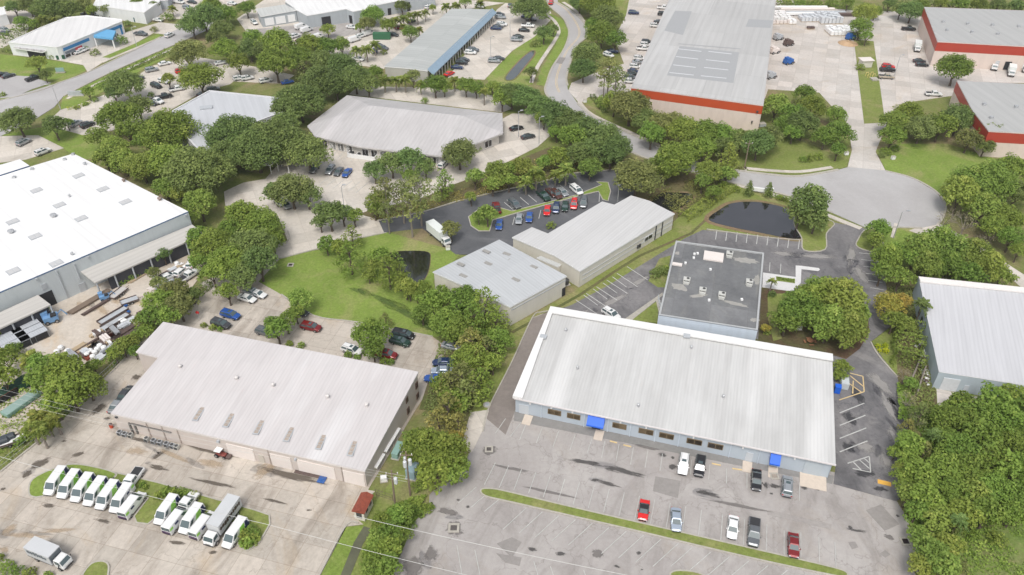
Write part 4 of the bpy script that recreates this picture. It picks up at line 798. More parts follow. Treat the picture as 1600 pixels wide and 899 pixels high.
# ================================================================= VEGETATION
def leaf_mat(name, a, b_, c_, trans=.35):
    """a..b: hue range of single leaves / clumps, c_: occasional tips"""
    m = bpy.data.materials.new(name); m.use_nodes = True; t = m.node_tree; t.nodes.clear(); h = T(t)
    at = h.n('ShaderNodeAttribute', attribute_name='tint'); oi = h.n('ShaderNodeObjectInfo')
    c = h.mix(h.ramp(at.outputs['Fac'], [(.1, 0.), (.9, 1.)]), a, b_)
    c = h.mix(h.ramp(at.outputs['Fac'], [(.86, 0.), (1., .7)]), c, c_)
    hv = h.n('ShaderNodeHueSaturation'); mr = h.n('ShaderNodeMapRange'); mr.inputs['To Min'].default_value = .495; mr.inputs['To Max'].default_value = .532; h.l(oi.outputs['Random'], mr.inputs[0]); h.l(mr.outputs[0], hv.inputs['Hue']); hv.inputs['Saturation'].default_value = .97
    m7 = h.n('ShaderNodeMath', operation='MULTIPLY'); m7.inputs[1].default_value = 7.31; fr = h.n('ShaderNodeMath', operation='FRACT'); h.l(oi.outputs['Random'], m7.inputs[0]); h.l(m7.outputs[0], fr.inputs[0])
    mv = h.n('ShaderNodeMapRange'); mv.inputs['To Min'].default_value = .92; mv.inputs['To Max'].default_value = 1.28; h.l(fr.outputs[0], mv.inputs[0]); h.l(mv.outputs[0], hv.inputs['Value']); h.l(c, hv.inputs['Color']); c = hv.outputs[0]
    d = h.n('ShaderNodeBsdfPrincipled'); d.inputs['Roughness'].default_value = .65; d.inputs['Specular IOR Level'].default_value = .22
    tr = h.n('ShaderNodeBsdfTranslucent'); mx = h.n('ShaderNodeMixShader'); mx.inputs[0].default_value = trans; o = h.n('ShaderNodeOutputMaterial')
    h.l(c, d.inputs['Base Color']); h.l(c, tr.inputs[0]); h.l(d.outputs[0], mx.inputs[1]); h.l(tr.outputs[0], mx.inputs[2]); h.l(mx.outputs[0], o.inputs[0])
    MATS[name] = m; return m
LM = {
 'dark': leaf_mat('leaf_dark', (0.133, 0.178, 0.048), (0.223, 0.281, 0.075), (0.318, 0.367, 0.109)),
 'mid': leaf_mat('leaf_mid', (0.159, 0.217, 0.034), (0.273, 0.340, 0.057), (0.382, 0.422, 0.084)),
 'yellow': leaf_mat('leaf_yellow', (.20, .255, .045), (.32, .37, .07), (.44, .45, .11)),
 'olive': leaf_mat('leaf_olive', (0.172, 0.194, 0.057), (0.286, 0.299, 0.088), (0.394, 0.388, 0.129)),
 'brown': leaf_mat('leaf_brown', (0.204, 0.194, 0.057), (0.343, 0.288, 0.088), (0.471, 0.352, 0.122)),
 'palm': leaf_mat('leaf_palm', (0.178, 0.222, 0.042), (0.356, 0.375, 0.076), (0.509, 0.469, 0.129)),
 'grey': leaf_mat('twig_grey', (0.233, 0.194, 0.109), (0.360, 0.316, 0.184), (0.445, 0.388, 0.231), .05),
 'lime': leaf_mat('leaf_lime', (0.371, 0.388, 0.014), (0.583, 0.561, 0.020), (0.689, 0.612, 0.034)),
 'orange': leaf_mat('leaf_orange', (0.254, 0.235, 0.046), (0.458, 0.328, 0.069), (0.585, 0.375, 0.084)),
}
M_bark = wall_mat('bark', (.12, .095, .075), dirt=(.06, .05, .04)); M_barkG = wall_mat('bark_grey', (.24, .21, .18), dirt=(.14, .12, .10))
def leafmesh(name, C, N, S, tint, seed=0, asp=1.0):
    """rhombic leaf sprays at C facing N with size S"""
    rg = np.random.default_rng(seed); n = len(C); N = N/np.linalg.norm(N, axis=1, keepdims=True)
    r = rg.normal(size=(n, 3)); U = np.cross(N, r); U /= np.linalg.norm(U, axis=1, keepdims=True)+1e-9; V = np.cross(N, U)
    S = S[:, None]; b = rg.uniform(-.25, .25, (n, 1))
    q = np.stack([C-U*S*.62*asp, C-V*S*.42+N*S*b, C+U*S*.62*asp, C+V*S*.42+N*S*b*.5], 1).reshape(-1, 3)
    me = bpy.data.meshes.new(name); me.vertices.add(4*n); me.vertices.foreach_set('co', q.astype(np.float32).ravel())
    me.loops.add(4*n); me.loops.foreach_set('vertex_index', np.arange(4*n, dtype=np.int32))
    me.polygons.add(n); me.polygons.foreach_set('loop_start', np.arange(0, 4*n, 4, dtype=np.int32)); me.polygons.foreach_set('loop_total', np.full(n, 4, np.int32))
    a = me.attributes.new('tint', 'FLOAT', 'FACE'); a.data.foreach_set('value', tint.astype(np.float32)); me.update(calc_edges=True); me.validate(); return me
def clumps(rg, cen, rad, leaf, dens, tvar=.30, up=.55, flat=.8):
    """leaves over the surfaces of many clumps; cen (k,3), rad (k,)"""
    C = []; N = []; S = []; Tn = []
    for c, r in zip(cen, rad):
        n = max(8, int(dens*12.6*r*r/(leaf*leaf)*.5)); d = rg.normal(size=(n, 3)); d[:, 2] = d[:, 2]+.35; d /= np.linalg.norm(d, axis=1, keepdims=True)
        k = rg.uniform(.72, 1.1, (n, 1)); p = c+d*r*k*np.array([1, 1, flat]); nn = d*.8+rg.normal(size=(n, 3))*.42; nn[:, 2] += up
        C.append(p); N.append(nn); S.append(leaf*rg.uniform(.6, 1.35, n)); Tn.append(np.clip(rg.normal(.5, tvar*.6)+rg.normal(0, .16, n), 0, 1))
    return np.concatenate(C), np.concatenate(N), np.concatenate(S), np.concatenate(Tn)
def crown_oak(seed, R_, hc, leaf, k=34, flat=.62, lob=.18, cr=(.2, .34), dens=1.05):
    rg = np.random.default_rng(seed); ph = rg.uniform(0, 6.28, 4); cen = []; rad = []
    for i in range(k):
        z = 1-1.45*(i+.5)/k; a = i*2.399+rg.uniform(-.4, .4); s = math.sqrt(max(0, 1-z*z)); lobe = 1+lob*math.sin(2*a+ph[0])+lob*.8*math.sin(3*a+ph[1])+.08*math.sin(5*a+ph[2])
        r = rg.uniform(.66, .9)*lobe; rr = rg.uniform(*cr)
        cen.append((s*math.cos(a)*r*R_*.92, s*math.sin(a)*r*R_*.92, hc+z*R_*flat*rg.uniform(.7, 1.05))); rad.append(rr*R_)
    for i in range(k//4):
        cen.append((rg.normal(0, .32)*R_, rg.normal(0, .32)*R_, hc+rg.uniform(0., .4)*R_*flat)); rad.append(.3*R_)
    return leafmesh('crown', *clumps(rg, np.array(cen), np.array(rad), leaf, dens), seed)
def crown_cone(seed, R_, h0, h1, leaf, k=30, cr=(.25, .42), dens=1.1, pw=.8):
    rg = np.random.default_rng(seed); cen = []; rad = []
    for i in range(k):
        t = (i+.5)/k; z = h0+(h1-h0)*t; r = R_*(1-t)**pw*rg.uniform(.45, .85); a = i*2.4+rg.uniform(-.3, .3); cen.append((r*math.cos(a), r*math.sin(a), z)); rad.append(R_*rg.uniform(*cr)*(1-.55*t))
    return leafmesh('crown', *clumps(rg, np.array(cen), np.array(rad), leaf, dens), seed)
def crown_pine(seed, R_, h0, h1, leaf, k=24):
    rg = np.random.default_rng(seed); cen = []; rad = []
    for i in range(k):
        t = (i+.5)/k; z = h0+(h1-h0)*t; r = R_*math.sin(math.pi*min(1, .25+.72*t))**.7*rg.uniform(.35, 1.0); a = i*2.4+rg.uniform(-.5, .5); cen.append((r*math.cos(a), r*math.sin(a), z)); rad.append(R_*rg.uniform(.2, .34))
    return leafmesh('crown', *clumps(rg, np.array(cen), np.array(rad), leaf, .85, flat=.55), seed)
def crown_palm(seed, L, hz, nf=24, up=1.0):
    rg = np.random.default_rng(seed); C = []; N = []; S = []; Tn = []
    for f in range(nf):
        a = f*2.4+rg.uniform(-.2, .2); e = rg.uniform(-.5, 1.15)*up; l = L*rg.uniform(.8, 1.1); n = 15; t0 = rg.uniform(.2, .9)
        for i in range(n):
            t = (i+1)/n; x = l*t*math.cos(e*(1-.2*t)); z = hz+l*(math.sin(e)*t-.62*t*t); w = .55*l*math.sin(math.pi*min(1, .12+t*.86))*.55
            for sgn in (-1, 0, 1):
                px = x*math.cos(a)-sgn*w*.5*math.sin(a); py = x*math.sin(a)+sgn*w*.5*math.cos(a)
                C.append((px, py, z-abs(sgn)*w*.25)); N.append((-.4*math.cos(a)*t+rg.normal(0, .25), -.4*math.sin(a)*t+sgn*.5+rg.normal(0, .25), .9)); S.append(L*.13*rg.uniform(.7, 1.3)); Tn.append(np.clip(t0+rg.normal(0, .1), 0, 1))
    return leafmesh('crown', np.array(C), np.array(N), np.array(S), np.array(Tn), seed, 1.3)
def trunk_mesh(seed, h, r, spread, top, nl=4, bare=False, lean=0):
    rr = random.Random(seed); m = MB(); a0 = rr.uniform(0, 6.28)
    m.tube([(0, 0, -.2), (r*.2, 0, h*.4), (lean*h+r*.4, r*.3, h)], [r*1.25, r*.95, r*.75], 7)
    for i in range(nl):
        a = a0+i*6.283/nl+rr.uniform(-.4, .4); s = spread*rr.uniform(.5, 1); t = top*rr.uniform(.75, 1.05)
        p = Vector((lean*h, 0, h*rr.uniform(.75, 1))); q = Vector((math.cos(a)*s*.5, math.sin(a)*s*.5, h+(t-h)*.5)); e = Vector((math.cos(a)*s, math.sin(a)*s, t))
        m.tube([p, q, e], [r*.5, r*.34, r*.1], 5)
        if bare:
            for j in range(7):
                b = a+rr.uniform(-1.3, 1.3); u = rr.uniform(.3, 1.); w0 = q.lerp(e, u); w1 = w0+Vector((math.cos(b), math.sin(b), rr.uniform(.1, .9)))*spread*.45; w2 = w1+Vector((math.cos(b+.5), math.sin(b+.5), .6))*spread*.25
                m.tube([w0, w1, w2], [r*.16, r*.09, r*.04], 4); w3 = w1+Vector((math.cos(b-.8), math.sin(b-.8), .3))*spread*.22; m.tube([w1, w3], [r*.07, r*.03], 3)
    me = bpy.data.meshes.new('trunk'); me.from_pydata([tuple(v) for v in m.v], [], m.f); me.update(); return me
PR = {}   # kind -> list of (nominal radius, crown centre height, crown mesh, trunk mesh)
def reg(kind, R_, hc, cm, tm): cm.materials.append(LM['dark']); tm.materials.append(M_bark); PR.setdefault(kind, []).append((R_, hc, cm, tm))
for i, R_ in enumerate((2.4, 2.4, 4.0, 4.0, 6.0, 6.0, 8.5, 8.5, 8.5)):
    hc = R_*.62+2.2; reg('oak', R_, hc, crown_oak(10+i, R_, hc, min(.48, .26+.026*R_), k=int(34+R_*9), lob=.14+.03*(i % 3), cr=(.12, .26)), trunk_mesh(10+i, hc*.42, .09+R_*.045, R_*.6, hc+R_*.15, 5))
for i, R_ in enumerate((3.0, 5.0, 7.5)):      # clumpy, rounder crowns with distinct billows
    hc = R_*.75+1.8; reg('billow', R_, hc, crown_oak(40+i, R_, hc, .34+.02*R_, k=int(34+R_*6), flat=.85, lob=.10, cr=(.13, .24), dens=1.35), trunk_mesh(40+i, hc*.45, .1+R_*.04, R_*.5, hc, 5))
for i, R_ in enumerate((1.0, 1.6, 2.4)): reg('shrub', R_, R_*.6, crown_oak(60+i, R_, R_*.55, .22+.05*R_, k=18, flat=.7, lob=.1), trunk_mesh(60+i, R_*.3, .06, R_*.4, R_*.6, 4))
for i, R_ in enumerate((2.6, 3.6, 4.6)): reg('cypress', R_, R_*1.5, crown_cone(70+i, R_, R_*.5, R_*2.9, .34+.02*R_, k=34), trunk_mesh(70+i, R_*2.4, .2, R_*.3, R_*2.5, 3))
for i, R_ in enumerate((3.6, 4.6, 5.6)): reg('feather', R_, R_*1.25, crown_cone(80+i, R_, R_*.45, R_*2.1, .32+.02*R_, k=44, cr=(.16, .30), dens=.95, pw=.55), trunk_mesh(80+i, R_*1.4, .22, R_*.5, R_*1.8, 5))
for i, R_ in enumerate((3.5, 4.5)): reg('pine', R_, 10., crown_pine(90+i, R_, 6.5, 13.5, .42, 30), trunk_mesh(90+i, 11.5, .24, R_*.6, 12.5, 6))
for i, R_ in enumerate((1.7, 2.4)): reg('palm', R_, 4.6, crown_palm(100+i, R_, 4.6, 26+6*i), trunk_mesh(100+i, 4.5, .2, .2, 4.6, 2))
reg('tallpalm', 3.2, 9.5, crown_palm(105, 3.2, 9.3, 30, 1.1), trunk_mesh(105, 9.2, .22, .2, 9.3, 2))
for i, R_ in enumerate((4.0, 5.0)): reg('bare', R_, R_*1.0, crown_oak(110+i, R_, R_*1.15, .26, k=16, cr=(.12, .2), dens=.16), trunk_mesh(110+i, R_*.5, .24, R_*.75, R_*1.5, 6, True))
reg('juniper', 1.5, 2.2, crown_cone(120, 1.5, .3, 4.6, .26, k=34, cr=(.42, .6), pw=.75), trunk_mesh(120, 1, .12, .2, 2, 3))
# code -> (mesh family, leaf colour, words, category, object name)
TY = {
 'o': ('oak', 'dark', 'dark green spreading oak', 'tree', 'oak_tree'), 'm': ('oak', 'mid', 'fresh green broad tree', 'tree', 'broadleaf_tree'),
 'y': ('oak', 'yellow', 'yellow green broad tree', 'tree', 'broadleaf_tree'), 'l': ('oak', 'olive', 'greyish olive oak', 'tree', 'oak_tree'),
 'B': ('billow', 'yellow', 'yellow green billowing tree', 'tree', 'billowing_tree'), 'M': ('billow', 'mid', 'green billowing tree', 'tree', 'billowing_tree'), 'D': ('billow', 'dark', 'dense dark round tree', 'tree', 'round_tree'),
 'c': ('cypress', 'mid', 'green cone shaped tree', 'tree', 'conical_tree'), 'C': ('cypress', 'yellow', 'yellow green cone shaped tree', 'tree', 'conical_tree'), 'K': ('cypress', 'dark', 'dark cone shaped tree', 'tree', 'conical_tree'),
 'f': ('feather', 'olive', 'feathery olive green tree', 'tree', 'feathery_tree'), 'b': ('feather', 'brown', 'feathery brownish tree', 'tree', 'feathery_tree'), 'F': ('feather', 'mid', 'feathery bright green tree', 'tree', 'feathery_tree'), 'r': ('oak', 'orange', 'reddish orange tinged tree', 'tree', 'broadleaf_tree'),
 'n': ('pine', 'olive', 'thin tall pine with open crown', 'pine tree', 'pine_tree'), 'p': ('palm', 'palm', 'bushy cabbage palm', 'palm tree', 'palm_tree'), 'P': ('tallpalm', 'dark', 'tall leaning palm', 'palm tree', 'palm_tree'),
 'x': ('bare', 'grey', 'nearly bare grey twigged tree', 'tree', 'bare_tree'), 'j': ('juniper', 'dark', 'small columnar juniper', 'tree', 'juniper_tree'),
 's': ('shrub', 'mid', 'green rounded shrub', 'shrub', 'shrub'), 'S': ('shrub', 'yellow', 'yellow green shrub', 'shrub', 'shrub'), 'G': ('shrub', 'dark', 'dark green shrub', 'shrub', 'shrub'), 'L': ('shrub', 'lime', 'bright lime yellow shrub', 'shrub', 'shrub'), 'O': ('shrub', 'olive', 'greyish shrub', 'shrub', 'shrub'),
}
ORD = 'first second third fourth fifth sixth seventh eighth ninth tenth eleventh twelfth thirteenth fourteenth fifteenth sixteenth seventeenth eighteenth nineteenth twentieth'.split()
def ordw(i, n):
    if n == 2: return ('left one', 'right one')[i]
    if i == 0: return 'leftmost'
    if i == n-1: return 'rightmost'
    return ORD[i]+' from left'
TR = random.Random(77)
def label_cluster(items, place):
    """items: (x, size word, words, setter)"""
    by = {}
    for it in items: by.setdefault((it[1], it[2]), []).append(it)
    multi = {}
    for k, v in by.items():
        v.sort(key=lambda t: t[0])
        for i, it in enumerate(v):
            wd = (it[1]+' ' if it[1] else '')+it[2]; s = wd+' '+place
            if len(v) > 1: s += ', '+ordw(i, len(v))
            it[3](s)
def trees(place, group, lst):
    its = []; rs = sorted(e[2] for e in lst)
    for (x, y, r, c) in lst:
        fam, col, wds, cat, nm = TY[c]; d = depth(x, y, 4); R_ = r*d/F
        ca = sorted(PR[fam], key=lambda q: abs(math.log(q[0]/R_))); near = [q for q in ca if q[0] == ca[0][0]]; q = TR.choice(near); s = R_/q[0]*1.04
        if fam in ('pine', 'tallpalm', 'palm', 'juniper'): s = max(.6, min(s, 1.5))
        g = G(x, y, q[1]*s); o = empty(nm, (g.x, g.y, 0), TR.uniform(0, 6.28), None, cat, group); o.scale = (s*TR.uniform(.94, 1.06), s*TR.uniform(.94, 1.06), s*TR.uniform(.92, 1.05))
        cr = bpy.data.objects.new('crown', q[2]); link(cr, o); cr.material_slots[0].link = 'OBJECT'; cr.material_slots[0].material = LM[col]
        tk = bpy.data.objects.new('trunk', q[3]); link(tk, o); 
        if c in 'xpn': tk.material_slots[0].link = 'OBJECT'; tk.material_slots[0].material = M_barkG
        md = rs[len(rs)//2]; sz = 'large' if r > md*1.35 else 'small' if r < md*.7 else ''
        its.append((x, sz, wds, (lambda o_: (lambda s_: o_.__setitem__('label', s_)))(o)))
    label_cluster(its, place)
TREES = [
('behind the blue banded building', [(22, 10, 14, 'o'), (45, 8, 18, 'o'), (78, 12, 24, 'o'), (105, 14, 20, 'o'), (128, 8, 16, 'l'), (143, 16, 11, 'm'), (33, 33, 12, 'm'), (52, 36, 11, 'm'), (66, 30, 11, 'p'), (82, 32, 9, 'p'), (98, 18, 14, 'o'), (165, 14, 9, 'l')]),
('on the blue banded building forecourt', [(142, 64, 7, 'G'), (149, 82, 8, 'O'), (135, 76, 5, 's'), (190, 63, 10, 's'), (182, 52, 6, 's'), (199, 37, 7, 'G'), (241, 46, 7, 'O'), (262, 27, 10, 's'), (268, 11, 8, 'p'), (107, 83, 5, 'G'), (113, 79, 4, 'G')]),
('on the lawn by the left road', [(57, 98, 15, 'y'), (70, 118, 9, 'D'), (4, 148, 5, 's')]),
('beyond the road at upper left', [(318, 28, 26, 'o'), (300, 40, 20, 'o'), (330, 8, 18, 'm'), (345, 45, 20, 'o'), (352, 22, 18, 'm'), (385, 12, 14, 'm'), (335, 58, 16, 'o'), (215, 4, 12, 'm'), (240, 8, 9, 'o')]),
('in the upper left car park', [(292, 82, 28, 'l'), (352, 78, 21, 'm'), (390, 76, 20, 'o'), (372, 98, 19, 'm'), (312, 121, 31, 'm'), (262, 122, 12, 'y'), (196, 131, 28, 'o'), (178, 145, 16, 'o'), (137, 142, 11, 'm'), (236, 148, 6, 's'), (148, 156, 6, 's'), (133, 163, 5, 'S'), (120, 168, 5, 'S')]),
('around the left road entrance', [(28, 188, 28, 'o'), (84, 196, 21, 'o'), (104, 190, 10, 'm'), (185, 181, 32, 'm'), (216, 168, 22, 'o'), (200, 205, 20, 'm')]),
('beyond the blue edge of the white warehouse', [(262, 205, 42, 'm'), (232, 218, 24, 'm'), (155, 216, 20, 'y'), (178, 232, 26, 'y'), (165, 246, 22, 'y'), (192, 252, 22, 'y'), (222, 262, 27, 'y'), (262, 250, 34, 'm'), (310, 268, 50, 'o'), (258, 292, 22, 'y'), (282, 302, 18, 'y'), (312, 318, 27, 'y'), (296, 340, 16, 'm')]),
('around the grey flat roofed building', [(365, 210, 40, 'o'), (400, 235, 42, 'o'), (432, 218, 44, 'o'), (480, 236, 36, 'o'), (350, 245, 30, 'o'), (468, 160, 36, 'o'), (500, 128, 30, 'o'), (442, 172, 20, 'o'), (445, 195, 24, 'o')]),
('in the big upper left oak grove', [(432, 68, 28, 'm'), (412, 80, 20, 'o'), (430, 100, 30, 'm'), (465, 88, 22, 'm'), (474, 107, 16, 'f'), (484, 72, 22, 'm'), (510, 74, 20, 'm'), (533, 70, 16, 'm'), (505, 98, 24, 'o'), (535, 105, 26, 'o'), (555, 122, 26, 'o'), (575, 130, 20, 'o'), (525, 132, 26, 'o'), (395, 62, 18, 'm')]),
('by the white vans at the top', [(582, 22, 19, 'm'), (573, 38, 14, 'l'), (606, 40, 14, 'm'), (512, 46, 12, 'y'), (562, 42, 9, 'y'), (628, 10, 12, 'o'), (641, 50, 14, 'm'), (655, 45, 8, 'p'), (697, 9, 9, 'p'), (712, 7, 9, 'p'), (727, 3, 10, 'm'), (750, 4, 9, 'p'), (676, 12, 7, 'y'), (585, 68, 10, 'p'), (572, 76, 11, 'p'), (556, 76, 10, 'p'), (600, 82, 6, 's')]),
('in the palm row left of the strip building', [(618, 30, 9, 'p'), (630, 26, 10, 'p'), (641, 23, 9, 'p'), (652, 21, 9, 'p'), (664, 18, 8, 'p'), (630, 40, 6, 'p')]),
('in the row below the strip building', [(586, 113, 14, 'm'), (600, 122, 12, 'p'), (618, 123, 11, 'p'), (632, 122, 12, 'p'), (645, 118, 13, 'l'), (657, 130, 10, 'p'), (680, 133, 18, 'm'), (694, 136, 14, 'm'), (710, 125, 10, 'p'), (728, 134, 16, 'm'), (744, 137, 15, 'm'), (756, 141, 9, 'p'), (770, 136, 14, 'y'), (664, 157, 7, 's'), (785, 152, 20, 'm')]),
('beside the curved road, uphill side', [(828, 12, 27, 'o'), (850, 52, 15, 'o'), (865, 44, 9, 'o'), (830, 113, 11, 'o'), (836, 68, 9, 'O'), (853, 15, 9, 'l'), (906, 3, 18, 'o'), (933, 8, 26, 'm'), (948, 28, 24, 'o'), (940, 52, 24, 'm'), (962, 62, 18, 'm'), (925, 40, 14, 'm'), (916, 86, 24, 'o'), (912, 108, 22, 'o'), (952, 108, 20, 'n'), (963, 124, 17, 'n'), (945, 120, 13, 'n')]),
('in the band below the curved road', [(800, 148, 24, 'o'), (822, 152, 26, 'o'), (846, 168, 24, 'o'), (868, 182, 27, 'o'), (893, 190, 28, 'o'), (916, 205, 28, 'o'), (944, 214, 28, 'o'), (963, 232, 26, 'o'), (896, 215, 24, 'm'), (870, 205, 16, 'm'), (925, 235, 24, 'o'), (850, 185, 16, 'm')]),
('before the huge red banded warehouse', [(985, 165, 33, 'l'), (960, 160, 20, 'm'), (942, 160, 14, 'S'), (1010, 190, 24, 'o'), (1035, 195, 28, 'l'), (1018, 210, 22, 'm'), (1068, 205, 28, 'm'), (1100, 208, 28, 'm'), (1130, 212, 26, 'm'), (1158, 216, 24, 'o'), (1185, 225, 28, 'o'), (1202, 215, 22, 'l'), (1055, 186, 16, 'l'), (1130, 232, 20, 'o')]),
('beside the right driveway', [(1213, 165, 22, 'y'), (1238, 180, 22, 'm'), (1257, 145, 18, 'm'), (1268, 168, 24, 'm'), (1255, 195, 26, 'o'), (1308, 178, 18, 'm'), (1312, 205, 23, 'm'), (1290, 212, 20, 'm'), (1240, 205, 18, 'm'), (1225, 195, 18, 'm'), (1310, 232, 14, 'm'), (1265, 247, 8, 's'), (1255, 249, 7, 's'), (1280, 245, 8, 's')]),
('at the back of the pallet yard', [(1352, 22, 20, 'y'), (1345, 42, 18, 'm'), (1338, 55, 11, 'S'), (1355, 55, 11, 'm'), (1368, 18, 12, 'm'), (1425, 16, 20, 'o'), (1408, 14, 14, 'o'), (1440, 8, 14, 'm'), (1470, 5, 12, 'm'), (1500, 5, 14, 'm'), (1530, 7, 13, 'm'), (1560, 8, 13, 'o'), (1588, 10, 13, 'o'), (1390, 5, 12, 'o'), (1230, 3, 9, 'S'), (1250, 5, 9, 's'), (1275, 5, 9, 'S'), (1300, 4, 10, 's'), (1325, 3, 10, 'm'), (1344, 105, 8, 's')]),
('below the lower red banded warehouse', [(1493, 108, 27, 'm'), (1400, 190, 24, 'y'), (1420, 178, 24, 'm'), (1395, 212, 22, 'm'), (1440, 200, 26, 'l'), (1470, 195, 24, 'm'), (1498, 185, 28, 'o'), (1515, 215, 22, 'l'), (1553, 210, 22, 'm'), (1575, 212, 22, 'm'), (1592, 215, 18, 'm'), (1384, 237, 9, 's'), (1378, 243, 7, 'G'), (1400, 232, 7, 's'), (1540, 228, 16, 'o')]),
('at the right of the turning circle', [(1500, 305, 30, 'B'), (1520, 285, 32, 'B'), (1548, 290, 36, 'B'), (1580, 265, 28, 'm'), (1590, 300, 24, 'o'), (1535, 325, 28, 'B'), (1575, 340, 28, 'm'), (1550, 355, 22, 'm'), (1477, 345, 17, 'x'), (1508, 350, 20, 'x'), (1550, 368, 16, 'x'), (1490, 335, 12, 'x'), (1580, 372, 22, 'm'), (1592, 392, 14, 'm')]),
('behind the pale right building', [(1440, 388, 28, 'B'), (1468, 380, 28, 'M'), (1495, 392, 30, 'B'), (1450, 415, 26, 'B'), (1522, 400, 30, 'B'), (1545, 418, 26, 'B'), (1515, 428, 22, 'M'), (1565, 430, 20, 'B'), (1480, 415, 26, 'M'), (1532, 378, 14, 'x'), (1428, 405, 18, 'm')]),
('between dark drive and right building', [(1373, 358, 20, 'm'), (1368, 374, 15, 'm'), (1386, 402, 26, 'M'), (1400, 392, 16, 'm'), (1408, 432, 20, 'm'), (1378, 425, 18, 'm'), (1388, 478, 24, 'r'), (1398, 498, 20, 'm'), (1418, 505, 16, 'y'), (1412, 470, 15, 'r'), (1442, 475, 15, 'P'), (1413, 590, 14, 'x'), (1424, 598, 12, 'm'), (1372, 541, 5, 'L'), (1383, 541, 6, 'L'), (1384, 548, 6, 'L'), (1374, 548, 4, 'L')]),
('beside the dark water pond', [(1265, 318, 34, 'D'), (1250, 335, 20, 'D'), (1275, 340, 22, 'D'), (1171, 295, 8, 'j'), (1202, 297, 8, 'j'), (1218, 310, 6, 's'), (1228, 313, 6, 's')]),
('in the square building garden', [(1315, 468, 38, 'B'), (1285, 458, 30, 'B'), (1324, 512, 36, 'B'), (1295, 508, 32, 'B'), (1248, 483, 32, 'M'), (1268, 470, 30, 'M'), (1336, 490, 26, 'B'), (1230, 500, 24, 'M'), (1315, 572, 15, 'M'), (1311, 586, 11, 'M'), (1206, 460, 7, 'G'), (1197, 512, 9, 'r'), (1199, 520, 6, 'S'), (1207, 438, 8, 'p')]),
('beside the square building, left side', [(1032, 424, 12, 'G'), (1024, 428, 10, 'G'), (1040, 420, 8, 's')]),
('around the small dark pond', [(955, 240, 24, 'o'), (995, 277, 36, 'l'), (1020, 262, 20, 'l'), (1050, 250, 34, 'm'), (1040, 268, 20, 'm'), (1078, 238, 24, 'm'), (1098, 232, 22, 'm'), (1106, 268, 22, 'y'), (1098, 282, 16, 'y'), (1138, 252, 21, 'C'), (1136, 270, 16, 'y'), (1115, 298, 14, 'm'), (1130, 290, 10, 's'), (1150, 295, 8, 's')]),
('behind the coloured car lot', [(922, 262, 19, 'y'), (908, 240, 26, 'o'), (885, 262, 16, 'p'), (872, 246, 20, 'm'), (868, 270, 12, 'p'), (838, 266, 18, 'p'), (850, 252, 14, 'm'), (815, 260, 21, 'y'), (822, 280, 14, 'p'), (798, 262, 16, 'm'), (778, 268, 24, 'y'), (770, 285, 16, 'y'), (795, 282, 14, 'm'), (742, 275, 16, 'y'), (736, 308, 11, 'y'), (695, 284, 21, 'F'), (690, 298, 16, 'F')]),
('on the coloured car lot islands', [(762, 333, 17, 'y'), (748, 338, 11, 'y'), (704, 356, 17, 'l'), (861, 352, 8, 's')]),
('in front of the hipped roof building', [(585, 265, 21, 'o'), (612, 255, 22, 'o'), (640, 250, 24, 'o'), (665, 260, 18, 'o'), (718, 238, 30, 'l'), (640, 275, 13, 'y'), (745, 232, 8, 's'), (455, 297, 34, 'l'), (430, 300, 22, 'o'), (480, 305, 22, 'o')]),
('beside the concrete drive at centre', [(592, 312, 20, 'y'), (602, 298, 20, 'n'), (627, 300, 24, 'n'), (655, 300, 26, 'n'), (640, 318, 20, 'n'), (585, 325, 15, 'm'), (515, 335, 26, 'o'), (535, 330, 18, 'o'), (553, 335, 15, 'm'), (500, 345, 14, 'o'), (605, 330, 14, 'n')]),
('on the bright lawn by the dark pool', [(510, 381, 16, 'M'), (530, 385, 16, 'm'), (549, 365, 20, 'F'), (546, 398, 29, 'F'), (607, 422, 29, 'F'), (583, 415, 14, 'y'), (576, 428, 12, 'y'), (618, 405, 16, 'F'), (625, 440, 12, 'y'), (640, 455, 13, 'y'), (652, 462, 10, 'y'), (677, 470, 21, 'M'), (690, 458, 16, 'm'), (622, 424, 22, 'F'), (634, 446, 18, 'y'), (662, 448, 14, 'm'), (592, 398, 18, 'm'), (660, 486, 18, 'm'), (602, 498, 14, 'f')]),
('in the grove left of the drive', [(378, 335, 28, 'm'), (410, 350, 32, 'm'), (360, 360, 22, 'm'), (332, 385, 32, 'm'), (310, 372, 20, 'm'), (395, 385, 34, 'o'), (355, 412, 34, 'm'), (405, 410, 30, 'o'), (425, 375, 22, 'm'), (315, 405, 22, 'm'), (380, 430, 26, 'o'), (330, 425, 20, 'm')]),
('beside the white warehouse material yard', [(255, 398, 13, 'o'), (248, 470, 26, 'm'), (272, 455, 24, 'l'), (280, 478, 26, 'l'), (235, 495, 20, 'm'), (262, 492, 20, 'm'), (300, 458, 14, 'o'), (190, 540, 16, 'y'), (205, 532, 15, 'm'), (228, 518, 14, 'm'), (222, 500, 15, 'm'), (178, 552, 14, 'm'), (355, 455, 18, 'm'), (210, 548, 12, 'm'), (240, 425, 12, 'l'), (247, 440, 14, 'l')]),
('left of the off white warehouse', [(72, 590, 34, 'm'), (100, 580, 36, 'm'), (135, 600, 30, 'm'), (108, 612, 36, 'm'), (60, 570, 22, 'm'), (85, 632, 22, 'm'), (8, 560, 22, 'm'), (4, 590, 24, 'm'), (18, 545, 14, 'm'), (45, 560, 18, 'p'), (58, 650, 18, 'p'), (72, 660, 17, 'p'), (45, 664, 16, 'p'), (60, 672, 15, 'p'), (82, 650, 15, 'p'), (30, 690, 10, 's'), (42, 684, 10, 's'), (145, 570, 14, 'm')]),
